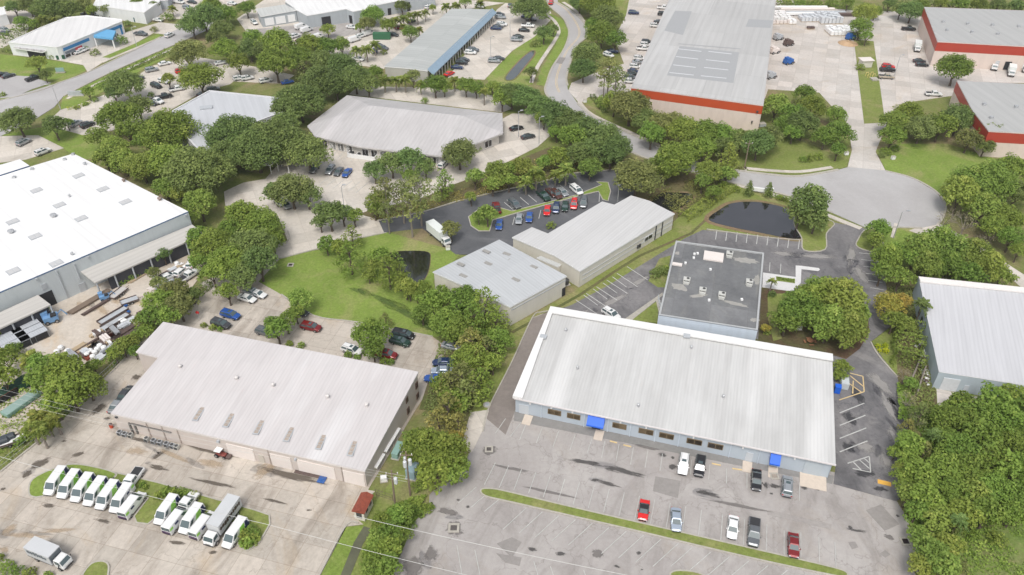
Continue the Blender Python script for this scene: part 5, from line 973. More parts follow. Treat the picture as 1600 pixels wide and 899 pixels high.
('in the off white warehouse car park', [(468, 468, 22, 'y'), (462, 488, 15, 'm'), (447, 500, 18, 'm'), (432, 515, 20, 'm'), (425, 502, 14, 'm'), (580, 525, 29, 'M'), (583, 545, 20, 'M'), (318, 508, 6, 's'), (332, 512, 7, 's'), (344, 514, 6, 's'), (452, 538, 7, 's'), (470, 540, 7, 's'), (544, 555, 8, 's'), (558, 558, 7, 's'), (600, 565, 8, 's'), (610, 566, 7, 's')]),
('in the belt between both warehouses', [(712, 488, 27, 'F'), (735, 560, 28, 'm'), (752, 590, 24, 'F'), (770, 540, 24, 'F'), (712, 622, 24, 'm'), (690, 600, 20, 'm'), (722, 468, 28, 'm'), (758, 480, 37, 'F'), (740, 500, 34, 'F'), (700, 505, 30, 'm'), (720, 515, 30, 'm'), (775, 505, 25, 'F'), (780, 530, 23, 'm'), (735, 535, 34, 'b'), (760, 545, 25, 'f'), (745, 560, 25, 'b'), (770, 565, 18, 'm'), (722, 590, 39, 'f'), (705, 600, 30, 'f'), (740, 600, 30, 'F'), (700, 640, 32, 'b'), (685, 655, 28, 'b'), (715, 662, 23, 'b'), (728, 615, 28, 'f')]),
('beside the utility poles at centre', [(665, 700, 36, 'M'), (695, 710, 38, 'M'), (678, 735, 32, 'M'), (710, 730, 28, 'M'), (648, 690, 20, 'M'), (655, 760, 13, 's'), (658, 728, 14, 'x'), (712, 682, 13, 'r')]),
('in the thicket by the swale', [(600, 815, 20, 'm'), (618, 805, 20, 'm'), (632, 800, 18, 'm'), (610, 830, 22, 'm'), (590, 845, 22, 'y'), (608, 855, 22, 'm'), (625, 835, 18, 'm'), (588, 870, 22, 'm'), (605, 885, 22, 'm'), (580, 892, 20, 'y'), (650, 800, 12, 's'), (662, 796, 12, 's'), (672, 793, 9, 's'), (575, 862, 12, 's'), (640, 818, 12, 's')]),
('on the van lot islands', [(249, 774, 9, 's'), (260, 768, 10, 's'), (272, 770, 11, 's'), (283, 769, 10, 's'), (294, 772, 9, 's'), (305, 775, 9, 'O'), (222, 758, 6, 's'), (228, 761, 6, 's'), (382, 838, 14, 'S'), (393, 832, 14, 's'), (385, 848, 12, 's'), (398, 842, 11, 'S'), (376, 829, 10, 'S')]),
('at the bottom left corner', [(8, 888, 14, 's'), (25, 895, 14, 's'), (45, 897, 12, 's'), (75, 900, 9, 's'), (-4, 872, 10, 's')]),
('in the wood by the car park', [(1425, 690, 24, 'm'), (1400, 705, 14, 'm'), (1420, 715, 20, 'm'), (1445, 705, 22, 'f'), (1415, 745, 20, 'm'), (1440, 740, 26, 'm'), (1420, 770, 22, 'y'), (1450, 775, 28, 'm'), (1432, 800, 22, 'm'), (1465, 810, 26, 'y'), (1438, 835, 20, 'y'), (1452, 858, 28, 'y'), (1480, 850, 26, 'y'), (1440, 885, 24, 'y'), (1475, 885, 28, 'y'), (1410, 730, 14, 'y'), (1500, 878, 18, 'f'), (1420, 665, 18, 'b'), (1440, 645, 22, 'f'), (1418, 628, 16, 'x'), (1430, 660, 16, 'x')]),
('in the deep wood, right edge', [(1475, 655, 26, 'm'), (1505, 630, 24, 'M'), (1500, 660, 28, 'm'), (1555, 630, 30, 'M'), (1580, 620, 26, 'M'), (1600, 640, 26, 'M'), (1530, 650, 26, 'M'), (1570, 660, 34, 'M'), (1535, 685, 32, 'M'), (1590, 690, 30, 'm'), (1475, 690, 30, 'm'), (1500, 705, 32, 'm'), (1480, 735, 30, 'm'), (1515, 735, 32, 'm'), (1550, 720, 32, 'm'), (1585, 735, 34, 'M'), (1490, 770, 30, 'm'), (1525, 770, 26, 'y'), (1555, 765, 32, 'm'), (1590, 775, 30, 'm'), (1510, 800, 28, 'm'), (1545, 800, 28, 'm'), (1585, 800, 24, 'm'), (1490, 815, 22, 'f'), (1515, 745, 14, 'x'), (1500, 690, 12, 'P'), (1500, 810, 11, 'P'), (1460, 680, 12, 'P'), (1560, 795, 16, 'o'), (1490, 640, 20, 'm'), (1520, 835, 15, 's'), (1558, 842, 15, 's')]),
]
for pl, ls in TREES: trees(pl, 'trees and shrubs '+pl, ls)

# ---- hedges and ground cover
def hedge(px, w, h_, col, label, leaf=.28, dens=1.0, name='hedge', seed=1, group='clipped and loose hedges'):
    pts = [G(x, y) for x, y in px]; rg = np.random.default_rng(seed); C = []; N = []
    tot = 0
    for a, b in zip(pts[:-1], pts[1:]):
        L = (b-a).length; tot += L; n = int(dens*L*(w+2*h_)/(leaf*leaf)*1.1); t = rg.uniform(0, 1, n); d = (b-a).normalized(); q = Vector((-d.y, d.x, 0))
        u = rg.uniform(-(w/2+h_), w/2+h_, n); lump = 1+.14*np.sin(t*L*1.1+seed)+.1*np.sin(t*L*2.7)
        off = np.clip(u, -w/2, w/2); z = np.where(np.abs(u) > w/2, h_-(np.abs(u)-w/2), h_)*lump; nz = np.where(np.abs(u) > w/2, .3, 1.); ns = np.where(np.abs(u) > w/2, np.sign(u), 0)
        p = np.array([a.x+d.x*L*t+q.x*off*lump, a.y+d.y*L*t+q.y*off*lump, z]).T+rg.normal(0, .08, (n, 3)); C.append(p)
        N.append(np.array([q.x*ns, q.y*ns, nz]).T+rg.normal(0, .45, (n, 3)))
    C = np.concatenate(C); N = np.concatenate(N); n = len(C); tn = np.clip(.5+.25*np.sin(C[:, 0]*1.7)*np.sin(C[:, 1]*1.3)+rg.normal(0, .18, n), 0, 1)
    me = leafmesh(name, C, N, leaf*rg.uniform(.7, 1.4, n), tn, seed); me.materials.append(LM[col]); o = bpy.data.objects.new(name, me); link(o); return tag(o, label, 'hedge', group)
hedge([(1415, 520), (1416, 580)], 5.4, 3.4, 'yellow', 'tall clipped block hedge between the dark drive and the pale right building', .34, 1.3)
hedge([(1066, 345), (1085, 335), (1110, 318), (1140, 298)], 3.0, 1.8, 'yellow', 'broad yellow green hedge from the dark pond to the cream warehouse', .34, 1.0, seed=2)
hedge([(0, 529), (40, 509), (83, 490)], 2.2, 1.6, 'yellow', 'bright clipped hedge in front of the left loading canopy', .3, 1.1, seed=3)
hedge([(184, 446), (212, 432), (240, 420)], 2.2, 1.4, 'mid', 'clipped hedge along the long sloping canopy of the white warehouse', .3, 1.1, seed=4)
hedge([(170, 575), (190, 556), (215, 530), (235, 512)], 1.8, 2.2, 'mid', 'dense hedge between the material yard and the off white warehouse', .32, 1.1, seed=5)
hedge([(290, 482), (310, 462), (330, 447)], 1.8, 2.0, 'dark', 'dark hedge along the narrow concrete drive behind the off white warehouse', .32, 1.1, seed=6)
hedge([(0, 80), (45, 86), (88, 92)], 2.2, 1.4, 'dark', 'dark hedge along the back of the left roadside lawn', .4, .9, seed=7)
hedge([(165, 18), (195, 22), (232, 28)], 2.5, 1.8, 'mid', 'hedge behind the blue banded building and the pale roofed building', .45, .8, seed=8)
hedge([(1210, 9), (1260, 10), (1330, 14)], 4, 2.5, 'yellow', 'ragged yellow green hedge line behind the pallet yard', .5, .8, seed=9)
hedge([(1400, 14), (1500, 16), (1600, 22)], 5, 3, 'dark', 'dense hedge line behind the top right red banded warehouse', .5, .8, seed=10)
hedge([(0, 70), (25, 58), (60, 40)], 4, 3, 'mid', 'loose hedge left of the blue banded building', .45, .8, seed=11)
hedge([(925, 152), (935, 165), (946, 178)], 1.6, 1.2, 'dark', 'short dark hedge on the verge below the two pines', .35, 1., seed=12)
hedge([(150, 142), (180, 121), (225, 101), (264, 84)], 2.0, 1.6, 'mid', 'hedge between the left road and the upper left car park', .4, .9, seed=13)
hedge([(105, 172), (125, 168), (142, 161)], 1.2, .7, 'lime', 'low yellow flower hedge around the entrance sign of the upper left car park', .3, .9, seed=14)
hedge([(1204, 306), (1235, 316)], 1.4, .9, 'mid', 'small clipped hedge between the monument sign and the dark tree', .28, 1., seed=15)
hedge([(1215, 437), (1240, 441)], .9, .6, 'mid', 'low hedge in the white paving beside the square building', .28, 1., seed=16)
def cover(name, poly, n, leaf, col, label, hmax=.8, seed=1, kind='stuff'):
    pts = [G(x, y) for x, y in poly]; rg = np.random.default_rng(seed); xs = [p.x for p in pts]; ys = [p.y for p in pts]; C = []
    P2 = np.array([(p.x, p.y) for p in pts])
    while len(C) < n:
        q = rg.uniform((min(xs), min(ys)), (max(xs), max(ys)), (n, 2)); ins = np.zeros(n, bool); j = len(P2)-1
        for i in range(len(P2)):
            c = ((P2[i, 1] > q[:, 1]) != (P2[j, 1] > q[:, 1])) & (q[:, 0] < (P2[j, 0]-P2[i, 0])*(q[:, 1]-P2[i, 1])/(P2[j, 1]-P2[i, 1]+1e-9)+P2[i, 0]); ins ^= c; j = i
        C += list(q[ins])
    q = np.array(C[:n]); dn = np.sin(q[:, 0]*.45+seed)*np.sin(q[:, 1]*.37)+.5*np.sin(q[:, 0]*1.3)*np.cos(q[:, 1]*1.1); z = np.clip(hmax*(.35+.5*dn)+rg.uniform(-.1, .2, n), .05, None)
    keep = dn > -.6; q = q[keep]; z = z[keep]; n = len(q); c = np.array([q[:, 0], q[:, 1], z]).T; nn = rg.normal(0, .5, (n, 3)); nn[:, 2] += .8
    me = leafmesh(name, c, nn, leaf*rg.uniform(.6, 1.4, n), np.clip(.5+.3*dn[keep]+rg.normal(0, .2, n), 0, 1), seed); me.materials.append(LM[col]); o = bpy.data.objects.new(name, me); link(o); o['kind'] = kind; o['label'] = label; return o
cover('undergrowth', [(1480, 840), (1620, 810), (1640, 930), (1470, 930)], 2600, .34, 'mid', 'rough weedy ground cover at the lower right corner', .7, 1)
cover('undergrowth', [(1400, 600), (1470, 640), (1620, 660), (1620, 810), (1500, 830), (1480, 900), (1440, 900), (1405, 700)], 14000, .5, 'mid', 'undergrowth below the wood at the right', 1.6, 2)
cover('undergrowth', [(585, 800), (668, 775), (640, 830), (612, 905), (570, 905)], 6000, .34, 'mid', 'weedy undergrowth along the edge of the grey car park', .9, 3)
cover('undergrowth', [(690, 520), (780, 520), (760, 600), (735, 645), (660, 650)], 5000, .34, 'olive', 'undergrowth below the tree belt', .7, 4)
cover('undergrowth', [(1010, 310), (1140, 255), (1170, 265), (1060, 335)], 4000, .4, 'olive', 'low scrub around the small dark pond', .5, 5)
cover('undergrowth', [(1385, 450), (1430, 450), (1465, 640), (1410, 640)], 5000, .34, 'olive', 'scrub between the dark drive and the right building', .8, 6)
cover('undergrowth', [(560, 345), (690, 310), (860, 240), (930, 262), (800, 295), (600, 345)], 4000, .4, 'brown', 'leafy scrub along the back of the dark car lot', .4, 7)
cover('undergrowth', [(0, 540), (120, 560), (170, 600), (80, 672), (0, 735)], 3000, .36, 'mid', 'scrub around the trees left of the off white warehouse', .6, 8)
# ================================================================= VEHICLES
def paint(name, c, metal=.0, rough=.28):
    k = 'paint_'+name
    if k in MATS: return MATS[k]
    m, t, b = nodes(k, rough, .5); b.inputs['Metallic'].default_value = metal; b.inputs['Coat Weight'].default_value = .5; b.inputs['Coat Roughness'].default_value = .12
    h = T(t); h.l(h.mix(h.ramp(h.noise(1.5), [(.4, 0.), (.8, .35)]), c, tuple(x*.8+.02 for x in c)), b.inputs['Base Color']); MATS[k] = m; return m
PC = {'white': ((.74, .74, .73), 0), 'silver': ((.42, .44, .46), .5), 'grey': ((.16, .17, .18), .4), 'black': ((.012, .012, .014), 0), 'dark grey': ((.06, .062, .068), .3), 'red': ((.62, .012, .010), 0), 'dark red': ((.20, .012, .014), .2),
      'blue': ((.02, .09, .36), .2), 'navy': ((.012, .03, .10), .2), 'dark green': ((.01, .04, .025), .1), 'silver blue': ((.40, .46, .54), .4), 'brown': ((.10, .035, .025), .2), 'tan': ((.42, .36, .28), .2)}
PAINT = {k: paint(k.replace(' ', '_'), *v) for k, v in PC.items()}
M_car_glass = plain('car_glass', (.07, .10, .105), .04, spec=1.0, noise=0); M_tyre = plain('tyre', (.018, .018, .018), .85, noise=0); M_rim = plain('rim', (.40, .40, .41), .3, .7, noise=0)
M_lamp = plain('headlamp', (.70, .72, .74), .15, noise=0); M_tail = plain('tail_lamp', (.45, .01, .01), .2, noise=0); M_bump = plain('bumper_dark', (.035, .035, .038), .6, noise=0); M_shade = plain('sun_shade', (.60, .64, .66), .4, .5, noise=0)
M_vg = plain('van_green', (.30, .62, .10), .4, noise=.08); M_vn = plain('van_navy', (.012, .022, .09), .4); M_box = plain('cargo_box', (.52, .53, .54), .5, noise=.06, scale=.8); M_boxw = plain('cargo_box_white', (.70, .73, .71), .5, noise=.05); M_gr = plain('box_graphic', (.07, .045, .035), .5, noise=.6, scale=2.2)
M_purp = plain('van_graphic_purple', (.05, .02, .07), .4, noise=.4, scale=3); M_slate = plain('truck_slate', (.13, .15, .17), .5)
def loft(secs):
    """secs: (x, halfwidth, z0, z1, shoulder)"""
    vs = []; k = 10
    for (x, w_, z0, z1, sh_) in secs:
        vs += [(x, -w_*.82, z0), (x, -w_, z0+.14), (x, -w_, z1-.22), (x, -w_*.96, z1-.08), (x, -w_*sh_, z1), (x, w_*sh_, z1), (x, w_*.96, z1-.08), (x, w_, z1-.22), (x, w_, z0+.14), (x, w_*.82, z0)]
    n = len(secs); fs = [(i*k+j, i*k+(j+1) % k, (i+1)*k+(j+1) % k, (i+1)*k+j) for i in range(n-1) for j in range(k)]
    fs += [tuple(range(k))[::-1], tuple((n-1)*k+j for j in range(k))]; return vs, [f[::-1] for f in fs]
def cabin(xb, xt, wb, wt, zb, zt):
    vs = []
    for (x0, x1, w_, z) in ((xb[0], xb[1], wb, zb), (xt[0], xt[1], wt, zt-.07), (xt[0]+.12, xt[1]-.12, wt*.86, zt)): vs += [(x0, -w_, z), (x1, -w_, z), (x1, w_, z), (x0, w_, z)]
    fs = [(a+i, a+(i+1) % 4, a+4+(i+1) % 4, a+4+i) for a in (0, 4) for i in range(4)]+[(8, 9, 10, 11)]; return vs, fs
def pane(xb, xt, wb, wt, zb, zt, side, g=.03, a=.1, b=.12, e0=.0, e1=1.):
    """glass panel on a cabin face: 0 right side,1 front,2 left,3 rear"""
    B4 = [Vector((xb[0], -wb, zb)), Vector((xb[1], -wb, zb)), Vector((xb[1], wb, zb)), Vector((xb[0], wb, zb))]; T4 = [Vector((xt[0], -wt, zt-.07)), Vector((xt[1], -wt, zt-.07)), Vector((xt[1], wt, zt-.07)), Vector((xt[0], wt, zt-.07))]
    i, j = side, (side+1) % 4; p, q, r, s = B4[i], B4[j], T4[j], T4[i]; n = (q-p).cross(s-p).normalized()*g
    def at(u, v): return p.lerp(q, u).lerp(s.lerp(r, u), v)+n
    u0, u1 = e0+(b if e0 == 0 else .03)*.5, e1-(b if e1 == 1 else .03)*.5
    V = [at(u0, a), at(u1, a), at(u1, 1-a), at(u0, 1-a)]; V2 = [v-n*1.6 for v in V]
    return V+V2, [(0, 1, 2, 3), (0, 4, 5, 1), (1, 5, 6, 2), (2, 6, 7, 3), (3, 7, 4, 0)]
def wheelparts(x, y, r=.34, wd=.24):
    a = MB(); s = 1 if y > 0 else -1; k = 14
    a.tube([(x, y-wd/2, r), (x, y-wd/2+.03, r), (x, y+wd/2-.03, r), (x, y+wd/2, r)], [r*.9, r, r, r*.9], k); b = MB(); b.tube([(x, y+s*(wd/2-.03), r), (x, y+s*(wd/2+.015), r)], r*.6, 10)
    return a, b
def car_parts(kind):
    """list of (name, MB, material key, parent index or None)"""
    Pt = []
    def add(name, mb, mat, par=None): Pt.append((name, mb, mat, par)); return len(Pt)-1
    def M(vf): return MB().add(vf)
    S = {  # L, W, body section list, xb, xt, zb, zt, wheelbase x
     'sedan': (4.75, .91, [(-2.37, .78, .42, .82, .7), (-2.25, .88, .3, .98, .78), (-1.3, .91, .27, 1.02, .84), (0, .92, .27, .98, .86), (1.2, .91, .27, .95, .84), (2.1, .86, .3, .78, .75), (2.37, .72, .4, .62, .6)], (-1.75, 1.25), (-1.0, .42), .94, 1.46, 1.4),
     'hatch': (4.2, .89, [(-2.1, .8, .42, .92, .75), (-2.0, .88, .3, 1.02, .8), (0, .9, .27, 1.0, .86), (1.05, .89, .27, .98, .84), (1.85, .84, .3, .82, .75), (2.1, .7, .4, .64, .6)], (-2.0, 1.2), (-1.65, .35), .96, 1.5, 1.28),
     'suv': (4.75, .95, [(-2.37, .86, .45, 1.1, .8), (-2.28, .93, .34, 1.14, .84), (0, .96, .32, 1.12, .88), (1.3, .95, .32, 1.1, .86), (2.15, .9, .36, .98, .78), (2.37, .78, .45, .78, .65)], (-2.3, 1.35), (-2.0, .5), 1.08, 1.76, 1.42),
     'minivan': (5.1, .98, [(-2.55, .88, .42, 1.05, .8), (-2.45, .97, .3, 1.1, .84), (0, .99, .28, 1.08, .88), (1.7, .97, .28, 1.04, .84), (2.3, .9, .32, .88, .75), (2.55, .75, .42, .66, .6)], (-2.5, 1.85), (-2.25, .85), 1.04, 1.78, 1.55),
     'coupe': (4.35, .9, [(-2.17, .74, .4, .78, .7), (-2.0, .88, .28, .94, .74), (-1.2, .92, .25, .95, .8), (0, .87, .25, .88, .84), (1.1, .91, .25, .86, .8), (1.85, .86, .28, .72, .7), (2.17, .6, .36, .52, .6)], (-1.35, .95), (-.75, .15), .86, 1.28, 1.3),
     'pickup': (5.7, .99, [(-2.85, .94, .5, 1.12, .9), (-2.8, .98, .42, 1.16, .9), (0, .99, .40, 1.16, .9), (1.55, .98, .40, 1.16, .86), (2.6, .94, .42, 1.06, .78), (2.85, .84, .5, .86, .7)], (-.75, 1.6), (-.55, .85), 1.12, 1.88, 1.8),
     'van': (5.7, .99, [(-2.85, .95, .45, 1.2, .9), (-2.8, .99, .34, 1.25, .9), (1.5, .99, .34, 1.25, .88), (2.1, .97, .34, 1.12, .84), (2.7, .88, .38, .92, .75), (2.85, .76, .45, .74, .6)], (-2.82, 2.1), (-2.75, 1.15), 1.15, 2.15, 1.8),
    }
    L, W, secs, xb, xt, zb, zt, wx = S[kind]; wb, wt = W*.95, W*.78
    if kind == 'van': wb, wt = W*.97, W*.86
    body = M(loft(secs)); bi = add('body', body, 'paint')
    cb = M(cabin(xb, xt, wb, wt, zb-.03, zt)); ci = add('cabin', cb, 'paint' if kind != 'coupe' else 'soft')
    A = (xb, xt, wb, wt, zb, zt)
    add('windshield', M(pane(*A, 1, a=.06)), 'glass', ci)
    if kind != 'van':
        add('rear_window', M(pane(*A, 3, a=.14)), 'glass', ci)
        for sd in (0, 2):
            for e0, e1 in (((.02, .47), (.5, .98)) if kind in ('suv', 'minivan') else ((.0, .5), (.53, 1.))): add('side_window', M(pane(*A, sd, e0=max(0, e0), e1=min(1, e1), a=.14, b=.22)), 'glass', ci)
    else:
        for sd, e0, e1 in ((0, .74, 1.), (2, 0., .26)): add('side_window', M(pane(*A, sd, e0=e0, e1=e1, a=.14, b=.12)), 'glass', ci)
    for (x, s) in ((wx, 1), (wx, -1), (-wx, 1), (-wx, -1)):
        t_, r_ = wheelparts(x, s*(W-.09), .36 if kind in ('pickup', 'suv', 'van') else .32); k = add('wheel', t_, 'tyre'); add('rim', r_, 'rim', k)
    for s in (1, -1):
        m = MB(); m.box((L/2-.16, s*W*.66, zb-.33), (.22, .34, .15)); add('headlight', m, 'lamp'); m = MB(); m.box((-L/2+.05, s*W*.78, zb-.18), (.1, .22, .3)); add('tail_light', m, 'tail')
        m = MB(); m.box((xb[1]-.45, s*(W+.08), zb+.06), (.14, .2, .16)); add('wing_mirror', m, 'paint')
    m = MB(); m.box((L/2-.02, 0, .52), (.12, W*1.5, .2)); add('front_bumper', m, 'bump'); m = MB(); m.box((-L/2+.01, 0, .52), (.12, W*1.5, .2)); add('rear_bumper', m, 'bump')
    if kind == 'pickup': m = MB(); m.box((-1.8, 0, 1.165), (1.85, 1.62, .02)); add('truck_bed', m, 'bump')
    if kind in ('suv', 'minivan'):
        m = MB(); m.box((xt[0]+.95, .58, zt+.03), (1.7, .04, .05)); m.box((xt[0]+.95, -.58, zt+.03), (1.7, .04, .05)); add('roof_rails', m, 'bump')
        m = MB(); m.box((xt[1]-.55, 0, zt+.003), (.6, .8, .02)); add('sunroof', m, 'glass')
    return Pt
MK = {'glass': M_car_glass, 'tyre': M_tyre, 'rim': M_rim, 'lamp': M_lamp, 'tail': M_tail, 'bump': M_bump, 'soft': plain('soft_top', (.02, .02, .022), .8), 'paint': PAINT['white'], 'navy': M_vn, 'green': M_vg, 'box': M_box, 'boxw': M_boxw, 'gr': M_gr, 'slate': M_slate, 'purple': M_purp}
PROTO = {}
def proto(kind, parts):
    ms = []
    for name, mb, mk, par in parts:
        me = bpy.data.meshes.new(name); me.from_pydata([tuple(v) for v in mb.v], [], mb.f); me.materials.append(MK[mk]); me.update(); ms.append((name, me, mk, par))
    far = MB(); keys = []
    for name, mb, mk, par in parts:
        if mk not in keys: keys.append(mk)
        far.add((mb.v, mb.f), keys.index(mk))
    me = bpy.data.meshes.new(kind+'_body'); me.from_pydata([tuple(v) for v in far.v], [], far.f)
    for k in keys: me.materials.append(MK[k])
    me.polygons.foreach_set('material_index', far.m); me.update(); PROTO[kind] = (ms, me, keys)
for k in ('sedan', 'hatch', 'suv', 'minivan', 'coupe', 'pickup', 'van'): proto(k, car_parts(k))
# delivery van with printed sides
def graphics_van(variant):
    P_ = car_parts('van'); xb, xt, wb, wt, zb, zt = (-2.82, 2.1), (-2.75, 1.15), .96, .85, 1.15, 2.15
    for sd in (0, 2):
        f = (lambda a, b: (a, b)) if sd == 0 else (lambda a, b: (1-b, 1-a))
        if variant != 'plain':
            a, b = f(0., .24); P_.append(('rear_graphic', MB().add(pane(xb, xt, wb, wt, zb, zt, sd, e0=max(a, .001), e1=b, a=.02, g=.02)), 'navy', 1)); a, b = f(.25, .58); P_.append(('green_graphic', MB().add(pane(xb, xt, wb, wt, zb, zt, sd, e0=a, e1=b, a=.04, g=.02)), 'green', 1))
            m = MB(); s = -1 if sd == 0 else 1; m.box((-2.1, s*.99, .86), (1.3, .03, .66)); P_.append(('lower_graphic', m, 'navy', 0)); m = MB(); m.box((-.65, s*.99, .84), (1.5, .03, .62)); P_.append(('lower_green_graphic', m, 'green', 0))
        else:
            a, b = f(.30, .52); P_.append(('side_window', MB().add(pane(xb, xt, wb, wt, zb, zt, sd, e0=a, e1=b, a=.3, g=.025)), 'navy', 1)); a, b = f(.0, .2); P_.append(('green_graphic', MB().add(pane(xb, xt, wb, wt, zb, zt, sd, e0=max(.001, a), e1=min(b, .999), a=.25, g=.02)), 'green', 1))
    P_.append(('rear_window', MB().add(pane(xb, xt, wb, wt, zb, zt, 3, a=.12, g=.03)), 'glass', 1)); m = MB(); m.box((-2.87, 0, .85), (.05, 1.7, .6)); P_.append(('tailgate_graphic', m, 'purple' if variant == 'plain' else 'navy', 0))
    return P_
proto('print_van', graphics_van('print')); proto('plain_van', graphics_van('plain'))
def truck_parts(L, boxm, sidem, z1=3.3, gr=True):
    P_ = []; hw = 1.18
    m = MB(); m.box((0, 0, .75), (L, .9, .3)); P_.append(('chassis', m, 'bump', None)); cx = L/2-1.0
    m = MB(); m.add(loft([(cx-.85, 1.0, .5, 1.5, .95), (cx+.5, 1.0, .5, 1.45, .9), (cx+.95, .95, .5, 1.25, .85), (cx+1.0, .85, .6, 1.05, .8)])); P_.append(('cab', m, 'paint', None))
    A = ((cx-.82, cx+.92), (cx-.8, cx+.42), 1.0, .9, 1.35, 2.25); m = MB(); m.add(cabin(*A)); P_.append(('cab_roof', m, 'paint', 1))
    for sd in (0, 1, 2): P_.append(('windshield' if sd == 1 else 'side_window', MB().add(pane(*A, sd, a=.12, b=.1 if sd == 1 else .3)), 'glass', 1))
    bl = L-2.1; bc = -L/2+bl/2; m = MB(); m.box((bc, 0, (1.0+z1)/2), (bl, hw*2, z1-1.0)); P_.append(('cargo_box', m, boxm, None)); bi = len(P_)-1
    m = MB(); m.box((bc, 0, z1+.03), (bl+.06, hw*2+.06, .06)); P_.append(('box_roof', m, boxm, bi))
    m = MB(); m.box((bc, 0, .98), (bl+.04, hw*2+.04, .12)); P_.append(('box_sill', m, 'bump', bi))
    if gr:
        rr = random.Random(3)
        for s in (1, -1):
            m = MB(); x = bc-bl/2+.5
            while x < bc+bl/2-.6:
                w_ = rr.uniform(.25, .5); h0 = rr.uniform(.55, .95)
                m.box((x+w_/2, s*(hw+.02), 2.35+rr.uniform(-.1, .1)), (w_, .03, h0)); m.box((x+w_/2, s*(hw+.022), 2.35+rr.uniform(-.2, .2)), (w_+.3, .03, .2)); x += w_+rr.uniform(.12, .3)
            P_.append(('side_graphic', m, sidem, bi))
        m = MB(); m.box((bc+bl/2+.02, 0, 2.25), (.03, hw*1.8, 1.4)); P_.append(('front_panel', m, 'slate' if sidem == 'slate' else boxm, bi))
    for (x, s) in ((cx+.1, 1), (cx+.1, -1), (-L/2+1.6, 1), (-L/2+1.6, -1)):
        t_, r_ = wheelparts(x, s*.98, .44, .3); P_.append(('wheel', t_, 'tyre', None)); P_.append(('rim', r_, 'rim', len(P_)-1))
    for s in (1, -1):
        m = MB(); m.box((cx+1.0, s*.68, .85), (.1, .3, .16)); P_.append(('headlight', m, 'lamp', None)); m = MB(); m.box((cx+.55, s*1.22, 1.7), (.1, .14, .34)); P_.append(('wing_mirror', m, 'bump', 1))
    m = MB(); m.box((cx+1.03, 0, .62), (.12, 1.8, .2)); P_.append(('front_bumper', m, 'bump', None)); return P_
proto('box_truck', truck_parts(8.6, 'box', 'gr')); proto('short_truck', truck_parts(7.4, 'box', 'slate', 3.1)); proto('white_truck', truck_parts(8.8, 'boxw', 'boxw', 3.5, False)); proto('small_truck', truck_parts(6.4, 'boxw', 'gr', 3.0, False))
VN = {'sedan': ('sedan', 'car'), 'hatch': ('small hatchback', 'car'), 'suv': ('sport utility car', 'car'), 'minivan': ('minivan', 'car'), 'coupe': ('sports coupe with black soft top', 'car'), 'pickup': ('pickup truck', 'pickup'), 'van': ('cargo van', 'van'),
      'print_van': ('van with green navy sides', 'van'), 'plain_van': ('van with side window', 'van'), 'box_truck': ('box truck with grey box', 'truck'), 'short_truck': ('box truck with slate sides', 'truck'), 'white_truck': ('box truck with long box', 'truck'), 'small_truck': ('small box truck', 'truck')}
NV = {'sedan': 'sedan_car', 'hatch': 'hatchback_car', 'suv': 'sport_utility_car', 'minivan': 'minivan_car', 'coupe': 'soft_top_coupe', 'pickup': 'pickup_truck', 'van': 'cargo_van', 'print_van': 'delivery_van', 'plain_van': 'delivery_van', 'box_truck': 'box_truck', 'short_truck': 'box_truck', 'white_truck': 'box_truck', 'small_truck': 'box_truck'}
def place_vehicle(kind, colour, x, y, hd, group):
    ms, far, keys = PROTO[kind]; near = y > 228; zc = 1.5 if 'truck' in kind and kind != 'pickup_truck' else (1.1 if 'van' in kind else .8); g = G(x, y, zc)
    if near:
        o = empty(NV[kind], (g.x, g.y, .14), hd, None, VN[kind][1], group); os_ = []
        for name, me, mk, par in ms:
            c = bpy.data.objects.new(name, me); link(c, o if par is None else os_[par]); os_.append(c)
            if mk == 'paint': c.material_slots[0].link = 'OBJECT'; c.material_slots[0].material = PAINT[colour]
    else:
        o = bpy.data.objects.new(NV[kind], far); link(o); o.location = (g.x, g.y, .14); o.rotation_euler = (0, 0, hd); o['category'] = VN[kind][1]; o['group'] = group
        i = keys.index('paint'); o.material_slots[i].link = 'OBJECT'; o.material_slots[i].material = PAINT[colour]
    return o
ABR = {'W': 'white', 'S': 'silver', 'Y': 'grey', 'B': 'black', 'D': 'dark grey', 'R': 'red', 'r': 'dark red', 'U': 'blue', 'N': 'navy', 'G': 'dark green', 'b': 'silver blue', 'n': 'brown', 'T': 'tan'}
KD = {'s': 'sedan', 'h': 'hatch', 'u': 'suv', 'm': 'minivan', 'c': 'coupe', 'p': 'pickup', 'v': 'van', 'P': 'print_van', 'L': 'plain_van', 'X': 'box_truck', 'Y': 'short_truck', 'Z': 'white_truck', 'z': 'small_truck'}
def lot(place, group, hv, lst):
    its = []
    for e in lst:
        x, y, code = e[:3]; v = e[3] if len(e) > 3 else hv; hd = head(x, y, *v)
        o = place_vehicle(KD[code[1]], ABR[code[0]], x, y, hd, group)
        its.append((x, '', ABR[code[0]]+' '+VN[KD[code[1]]][0], (lambda o_: (lambda s_: o_.__setitem__('label', s_)))(o)))
    label_cluster(its, place)
dn = (-4, 30)
lot('facing away from the blue grey building', 'cars against the blue grey building', dn, [(1068, 726, 'Wu'), (1093.5, 729, 'Bu'), (1182, 750, 'Bs', (0, 30)), (1230, 760, 'Su', (1, -30))])
lot('in the middle row of the grey car park', 'cars in the middle row', dn, [(1006, 797, 'Rc'), (1056.5, 812, 'bs', (1, 30)), (1145, 824, 'Ws', (-3, 30)), (1178, 832, 'Yp', (-2, 30)), (1240, 852, 'rs', (1, 30))])
lot('on the lane behind the long white ribbed roof', 'single cars', (22, 14), [(955, 491, 'Wu')])
